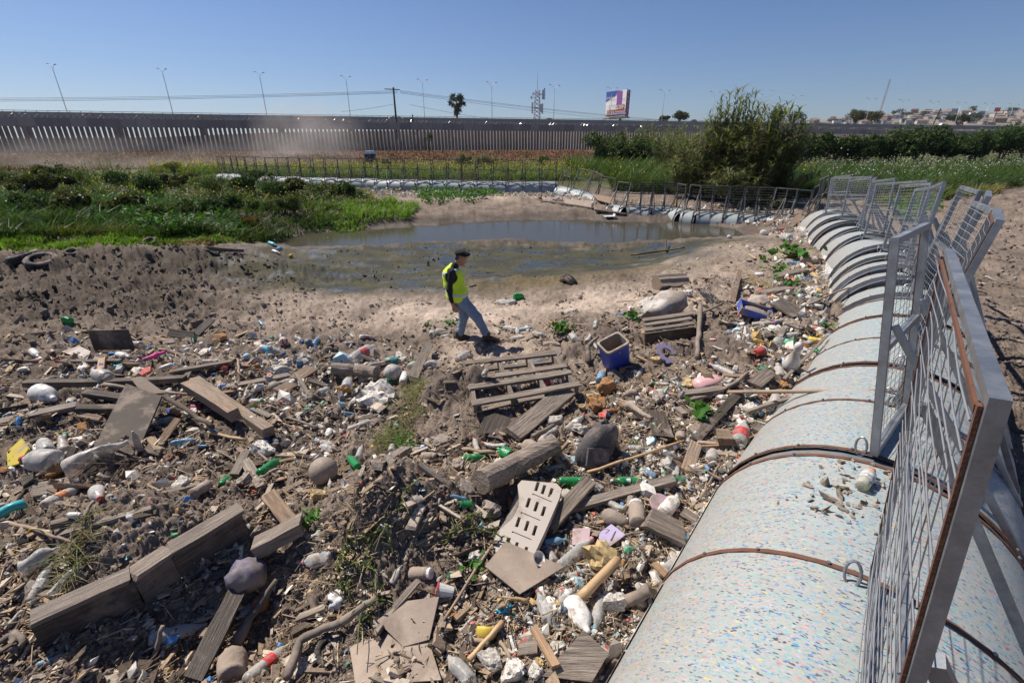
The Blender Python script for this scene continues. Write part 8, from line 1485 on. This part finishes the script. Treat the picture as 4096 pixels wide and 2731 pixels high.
def build_person():
    P = ground(1846, 1362); o = thing('person', 'person in hi-vis vest, black beret and jeans walking right across the dump', 'person', P-np.array([0, 0, .01]), math.radians(-3))
    skin = M('skin', (.36, .19, .125), .55, 0, 20, .12, bump=.05); navy = M('navy_shirt', (.012, .014, .022), .85, 0, 12, .3, bump=.3); hi = M('hi_vis_yellow', (.58, .80, .02), .65, 0, 9, .08, bump=.25); sil = M('reflective_tape', (.42, .43, .45), .4, 0, 9, .08, bump=.05); black = M('beret_wool', (.008, .008, .009), .95, 0, 20, .2, bump=.3); hair = M('grey_black_hair', (.05, .045, .042), .9, 0, 30, .3); boot = M('brown_boot', (.05, .035, .027), .75, .12, 9, .25); dark = M('eye_dark', (.02, .015, .012), .3, 0, 9, .1, bump=0)
    t = NT('blue_denim'); v = t.obj(); n = t.noise(v, 9, 5, .6); n2 = t.noise(v, 120, 2); c = t.mix(n, (.09, .15, .25), (.27, .36, .47)); t.put
    mp = t.n('Mapping', {'Vector': v, 'Scale': (6, 6, 22), 'Rotation': (.3, .5, 0)}); fold = t.noise(mp.outputs[0], 1.6, 3, .6); denim = t.done(t.princ(Base_Color=t.mix(t.math('MULTIPLY', n2, .4), c, (.2, .27, .36)), Roughness=.85, Normal=t.bump(fold, .9, .03)))
    hp = np.array([.055, 0, 1.605]); ca, sa = math.cos(.42), math.sin(.42)
    def H(x, y, z): return hp+np.array([x*ca+z*sa, y, -x*sa+z*ca])
    torso = [((-.12, -.085, 1.28), (-.12, .085, 1.28), .125, .125), ((-.045, -.07, .98), (-.045, .07, .98), .135, .135), ((-.115, -.14, 1.40), (-.115, .14, 1.40), .06, .06), ((-.10, 0, 1.30), (-.06, 0, .95), .12, .13), ((-.10, 0, 1.40), (-.03, 0, 1.48), .07, .055)]
    RA = [((-.085, -.185, 1.39), (-.135, -.215, 1.08), .056, .043), ((-.135, -.215, 1.08), (-.085, -.215, .80), .042, .03)]; LA = [((-.085, .185, 1.39), (-.06, .215, 1.10), .056, .043), ((-.06, .215, 1.10), (.03, .215, .84), .042, .03)]
    hips = [((.015, -.075, .86), (.015, .075, .86), .125, .125), ((.0, -.06, .95), (.0, .06, .95), .13, .13)]
    RL = [((.05, -.085, .84), (.33, -.10, .53), .092, .066), ((.33, -.10, .53), (.49, -.10, .19), .062, .046)]; LL = [((.01, .085, .84), (.05, .09, .47), .092, .066), ((.05, .09, .47), (-.03, .09, .10), .062, .046)]
    head = [(H(-.012, 0, .03), H(.012, 0, .028), .090, .088, (.98, 1.12, .92)), (H(.03, 0, -.03), H(.05, 0, -.085), .062, .046, (1, 1.05, 1)), (H(.085, 0, .0), H(.108, 0, -.038), .010, .014), (H(.075, -.03, .018), H(.075, .03, .018), .018, .018), (H(.088, 0, -.072), H(.088, 0, -.073), .014, .014), (H(.08, 0, -.105), H(.085, 0, -.108), .016, .016), (H(-.005, -.085, .005), H(-.012, -.088, -.03), .016, .012), (H(-.005, .085, .005), H(-.012, .088, -.03), .016, .012), ((-.055, 0, 1.42), H(-.02, 0, -.06), .056, .054)]
    def hand(w, d, y, s):
        w = np.array(w); d = unit(np.array(d)); f = np.array([1.0, 0, 0])-d*d[0]; f = unit(f); out = [(w, w+d*.085, .027, .034, (1, 1.45, 1))]
        for i, (off, L) in enumerate(((.030, .072), (.010, .082), (-.011, .077), (-.031, .060))):
            b = w+d*.085+f*off; k = b+d*L*.5+np.array([.004, s*.012, 0]); out += [(b-d*.02, k, .0115, .0105), (k, k+d*L*.45+np.array([.008, s*.028, .004]), .0105, .0095)]
        th = w+d*.03+f*.03; out += [(th, th+f*.03+d*.03+np.array([0, s*.01, 0]), .013, .012), (th+f*.03+d*.03+np.array([0, s*.01, 0]), th+f*.034+d*.065+np.array([0, s*.014, 0]), .012, .010)]; return out
    body = head+torso+RA+LA+hips+RL+LL+hand((-.083, -.215, .80), (.22, 0, -1), -.215, 1)+hand((.03, .215, .84), (.3, 0, -1), .215, -1)
    V, F = sdf(body, (-.42, -.32, -.02), (.8, .32, 1.82), .0098, .022); link('body', mesh_np('body', V, F, skin, True), o)
    sh = [((-.12, -.09, 1.28), (-.12, .09, 1.28), .13, .13), ((-.045, -.07, 1.0), (-.045, .07, 1.0), .14, .14), ((-.115, -.15, 1.40), (-.115, .15, 1.40), .066, .066), ((-.09, 0, 1.40), (-.035, 0, 1.485), .075, .068), ((-.085, -.185, 1.39), (-.135, -.215, 1.08), .068, .056), ((-.135, -.215, 1.08), (-.10, -.215, .87), .056, .047), ((-.085, .185, 1.39), (-.06, .215, 1.10), .068, .056), ((-.06, .215, 1.10), (.015, .215, .89), .056, .047)]
    V, F = sdf(sh, (-.42, -.33, .8), (.3, .33, 1.6), .011, .03); V = V+.004*fbm(V[:, 2]*14, V[:, 0]*9+V[:, 1]*5, 2, 3)[:, None]*np.array([1, 1, 0]); link('shirt', mesh_np('shirt', V, F, navy, True), o)
    vt = [((-.125, -.075, 1.30), (-.125, .075, 1.30), .155, .155), ((-.11, -.08, 1.15), (-.11, .08, 1.15), .160, .160), ((-.05, -.07, .98), (-.05, .07, .98), .175, .175), ((-.035, -.07, .90), (-.035, .07, .90), .172, .172), ((-.085, 0, 1.28), (-.04, 0, .93), .165, .185), ((-.12, -.115, 1.425), (-.12, .115, 1.425), .06, .06)]
    cut = lambda X, Y, Z: np.maximum(np.maximum(.845-Z-.10*(X+.05), Z-1.485), np.maximum(np.where(np.abs(Y) > .13, -(np.hypot(X+.10, Z-1.30)-.105), -1.0), -(np.hypot((X+.04), Z-1.50)-.075)))
    def wr(V): return V+(.007*fbm(V[:, 2]*9+V[:, 0]*4, V[:, 1]*7+V[:, 0]*6, 3, 5))[:, None]*unit(V*np.array([1, 1, 0])+np.array([.08, 0, 0]))
    V, F = sdf(vt, (-.42, -.33, .78), (.3, .33, 1.56), .010, .05, 0, cut); vest = link('hi_vis_vest', mesh_np('hi_vis_vest', wr(V), F, hi, True), o)
    for nm, z0, z1, back in (('waist_tape', .955, 1.005, None), ('shoulder_tape', 1.375, 1.425, -.12)):
        c2 = lambda X, Y, Z: np.maximum(cut(X, Y, Z), np.abs(Z-(z0+z1)/2+.16*(X+.05)*(1 if back is None else -1.6))-(z1-z0)/2)
        V, F = sdf(vt, (-.42, -.33, .78), (.3, .33, 1.56), .010, .05, .005, c2); link(nm, mesh_np(nm, wr(V), F, sil, True), vest)
    je = hips+[((.05, -.085, .84), (.33, -.10, .53), .108, .078), ((.33, -.10, .53), (.475, -.10, .22), .076, .062), ((.01, .085, .84), (.05, .09, .47), .108, .078), ((.05, .09, .47), (-.028, .09, .135), .076, .062)]
    V, F = sdf(je, (-.3, -.3, .06), (.75, .3, 1.05), .010, .035, .01, lambda X, Y, Z: np.maximum(Z-.93, np.where(X > .25, .185-Z, .105-Z))); V = V+(.009*fbm(V[:, 2]*16+V[:, 0]*10, V[:, 1]*8+V[:, 0]*5, 3, 8))[:, None]*np.array([1, .6, 0]); link('jeans', mesh_np('jeans', V, F, denim, True), o)
    for nm, (hx, hz_, y, tz) in (('boot', (-.115, .055, .09, .045)), ('boot', (.445, .115, -.10, .095))):
        b0 = [((hx, y, hz_), (hx+.16, y, hz_-.005), .052, .050), ((hx+.16, y, hz_-.005), (hx+.255, y, tz-.005), .050, .042), ((hx+.035, y, hz_+.02), (hx+.055, y, hz_+.11), .058, .062)]
        V, F = sdf(b0, (hx-.12, y-.12, -.03), (hx+.36, y+.12, hz_+.18), .009, .03, 0, lambda X, Y, Z: np.maximum((hz_-.052+(tz-hz_)*np.clip((X-hx)/.25, 0, 1))-Z, Z-(hz_+.125))); bt = link(nm, mesh_np(nm, V, F, boot, True), o)
        b = MB(); pts = []
        for s_, yy in ((-1, -.052), (1, .052)): pass
        b.prism([(hx-.06, y-.045), (hx-.02, y-.055), (hx+.17, y-.056), (hx+.26, y-.045), (hx+.30, y), (hx+.26, y+.045), (hx+.17, y+.056), (hx-.02, y+.055), (hx-.06, y+.045)], hz_-.068, hz_-.046); b.build('sole', FLAT['k'], bt)
    V, F = sdf([(H(-.03, 0, .088), H(.045, 0, .092), .105, .088, (.95, .93, 1.9)), (H(-.06, 0, .07), H(-.05, 0, .07), .07, .07, (1, .9, 1.3))], (-.15, -.18, 1.5), (.3, .18, 1.82), .009, .03); link('beret', mesh_np('beret', V, F, black, True), o)
    V, F = sdf([(H(-.035, 0, .0), H(-.045, 0, -.02), .082, .06, (1, 1.0, 1))], (-.15, -.15, 1.45), (.2, .15, 1.75), .009, .02, 0, lambda X, Y, Z: np.maximum((X-.04)*.9+(Z-1.6)*-.4, 1.53-Z)); link('hair', mesh_np('hair', V, F, hair, True), o)
    for s_ in (-1, 1):
        b = MB(); Vv, Fv = ICO2; b.add(Vv*.0105+H(.083, s_*.032, .0), Fv.tolist()); b.build('eye', dark, o)
    b = MB(); b.tube([H(.094, -.022, -.068), H(.102, 0, -.069), H(.094, .022, -.068)], .0035, 5); b.build('mouth', M('lip', (.25, .1, .08), .6, 0, 9, .1, bump=0), o)
build_person()
# ================================================================== AIR
def air():
    t = NT('thin_haze'); p = t.n('VolumePrincipled', {'Color': (.78, .84, .95), 'Density': .00008, 'Anisotropy': .35}); m = t.done(None, p.outputs[0])
    b = MB(); b.box((0, 1200, 90), (5400, 2600, 186)); link('haze', b.mesh('haze', m), kind='stuff')
    for i, (px, py, zc, sx, sy, sz, d, lab) in enumerate(((1230, 560, 88.0, 12, 5, 8.5, .085, 'pale dust cloud drifting in front of the wall'), (330, 640, 62.0, 26, 6, 3.4, .03, 'low brown dust hanging over the embankment at left'), (1100, 640, 70.0, 18, 5, 4.0, .04, 'low dust over the embankment below the wall'))):
        t = NT('dust_volume'); v = t.obj(); g = t.n('VectorMath', {0: v}, operation='LENGTH').outputs['Value']; mpn = t.n('Mapping', {'Vector': v, 'Scale': (2.2, 2.2, 1.4), 'Location': (i*3.1, 0, 0)}); n = t.noise(mpn.outputs[0], 1.4, 4, .6)
        f = t.math('MULTIPLY', t.math('SUBTRACT', 1.0, g, True), t.ramp(n, [(.38, 0.0), (.66, 1.0)])); p = t.n('VolumePrincipled', {'Color': (.86, .78, .72), 'Density': t.math('MULTIPLY', f, d*2.6), 'Anisotropy': .3}); m = t.done(None, p.outputs[0])
        V, F = ICO2; o = link('dust_cloud', mesh_np('dust_cloud', V, F, m), kind='stuff', label=lab, category='dust'); o.location = at_depth(px, py, zc); o.scale = (sx, sy, sz)
air()
# ------------------------------------------------------------------ labels that single out each scattered thing by its nearest landmark
LAND = {'the wooden pallet': Q(1, 1, 1250, 900), 'the blue cooler': Q(1, 1, 1880, 720), 'the backpack': Q(1, 1, 1740, 1400), 'the slotted plastic panel': Q(1, 2, 1280, 470), 'the big broken beam': Q(0, 2, 950, 950), 'the leaning dark panel': Q(0, 1, 900, 1290), 'the squared timbers': Q(0, 1, 1600, 1150), 'the grey basketball': Q(1, 1, 357, 845), 'the long dark beam': Q(0, 1, 700, 940), 'the mud caked soccer ball': Q(0, 1, 2238, 1515), 'the white skittle': Q(2, 1, 730, 720), 'the pink jug': Q(2, 1, 170, 935), 'the blue tray': Q(2, 1, 480, 435), 'the yellow foam brick': Q(1, 2, 1815, 735), 'the split yellow ball': Q(1, 2, 1000, 1220), 'the red and white soccer ball': Q(0, 1, 1955, 625), 'the walking man': (1880, 1350), 'the curved hose': Q(2, 1, 300, 1000), 'the sawn wooden block': Q(2, 1, 265, 1340), 'the deflated blue ball': Q(0, 2, 1715, 800), 'the teal pipe': Q(0, 2, 100, 430), 'the soil mound': (1650, 2100), 'the upright dark board': Q(0, 1, 790, 630), 'the log stump': Q(1, 1, 2180, 230), 'the mauve disc': Q(1, 2, 2190, 370), 'the far boom bend': (3250, 900), 'the open dirt by the hedge': (3950, 1000), 'the brown broad-leaf weeds board': Q(2, 1, 730, 170), 'the half buried tyres': Q(0, 1, 280, 40), 'the thick grey log': Q(1, 2, 1250, 150)}
LAND.pop('the brown broad-leaf weeds board')
OW = ['nearest', 'second nearest', 'third nearest', 'fourth nearest', 'fifth nearest', 'sixth nearest', 'seventh nearest', 'eighth nearest', 'ninth nearest', 'tenth nearest', 'eleventh nearest', 'twelfth nearest', 'thirteenth nearest', 'fourteenth nearest', 'fifteenth nearest']
def finish_labels():
    from collections import Counter
    buckets = {}; cnt = Counter(l[1] for l in LIT)
    for o, lk, cat, grp, x, y in LIT:
        if cnt[lk] == 1 and len(lk.split()) >= 6: tag(o, lk, cat, grp); continue
        o_loc = o.matrix_world.translation if o.parent is None else o.location
        q = proj((x, y, hz(x, y))); best = min(LAND, key=lambda k: (LAND[k][0]-q[0])**2+(LAND[k][1]-q[1])**2); lx, ly = LAND[best]; dx, dy = q[0]-lx, q[1]-ly
        side = ('right of' if dx > 0 else 'left of') if abs(dx) > abs(dy) else ('in front of' if dy > 0 else 'behind')
        buckets.setdefault((lk, side, best), []).append((dx*dx+dy*dy, o, cat, grp))
    for (lk, side, best), L in buckets.items():
        L.sort(key=lambda t: t[0])
        for i, (d, o, cat, grp) in enumerate(L): tag(o, '%s %s %s%s' % (lk, side, best, '' if len(L) == 1 else ', %s such' % OW[min(i, 14)]), cat, grp)
finish_labels()
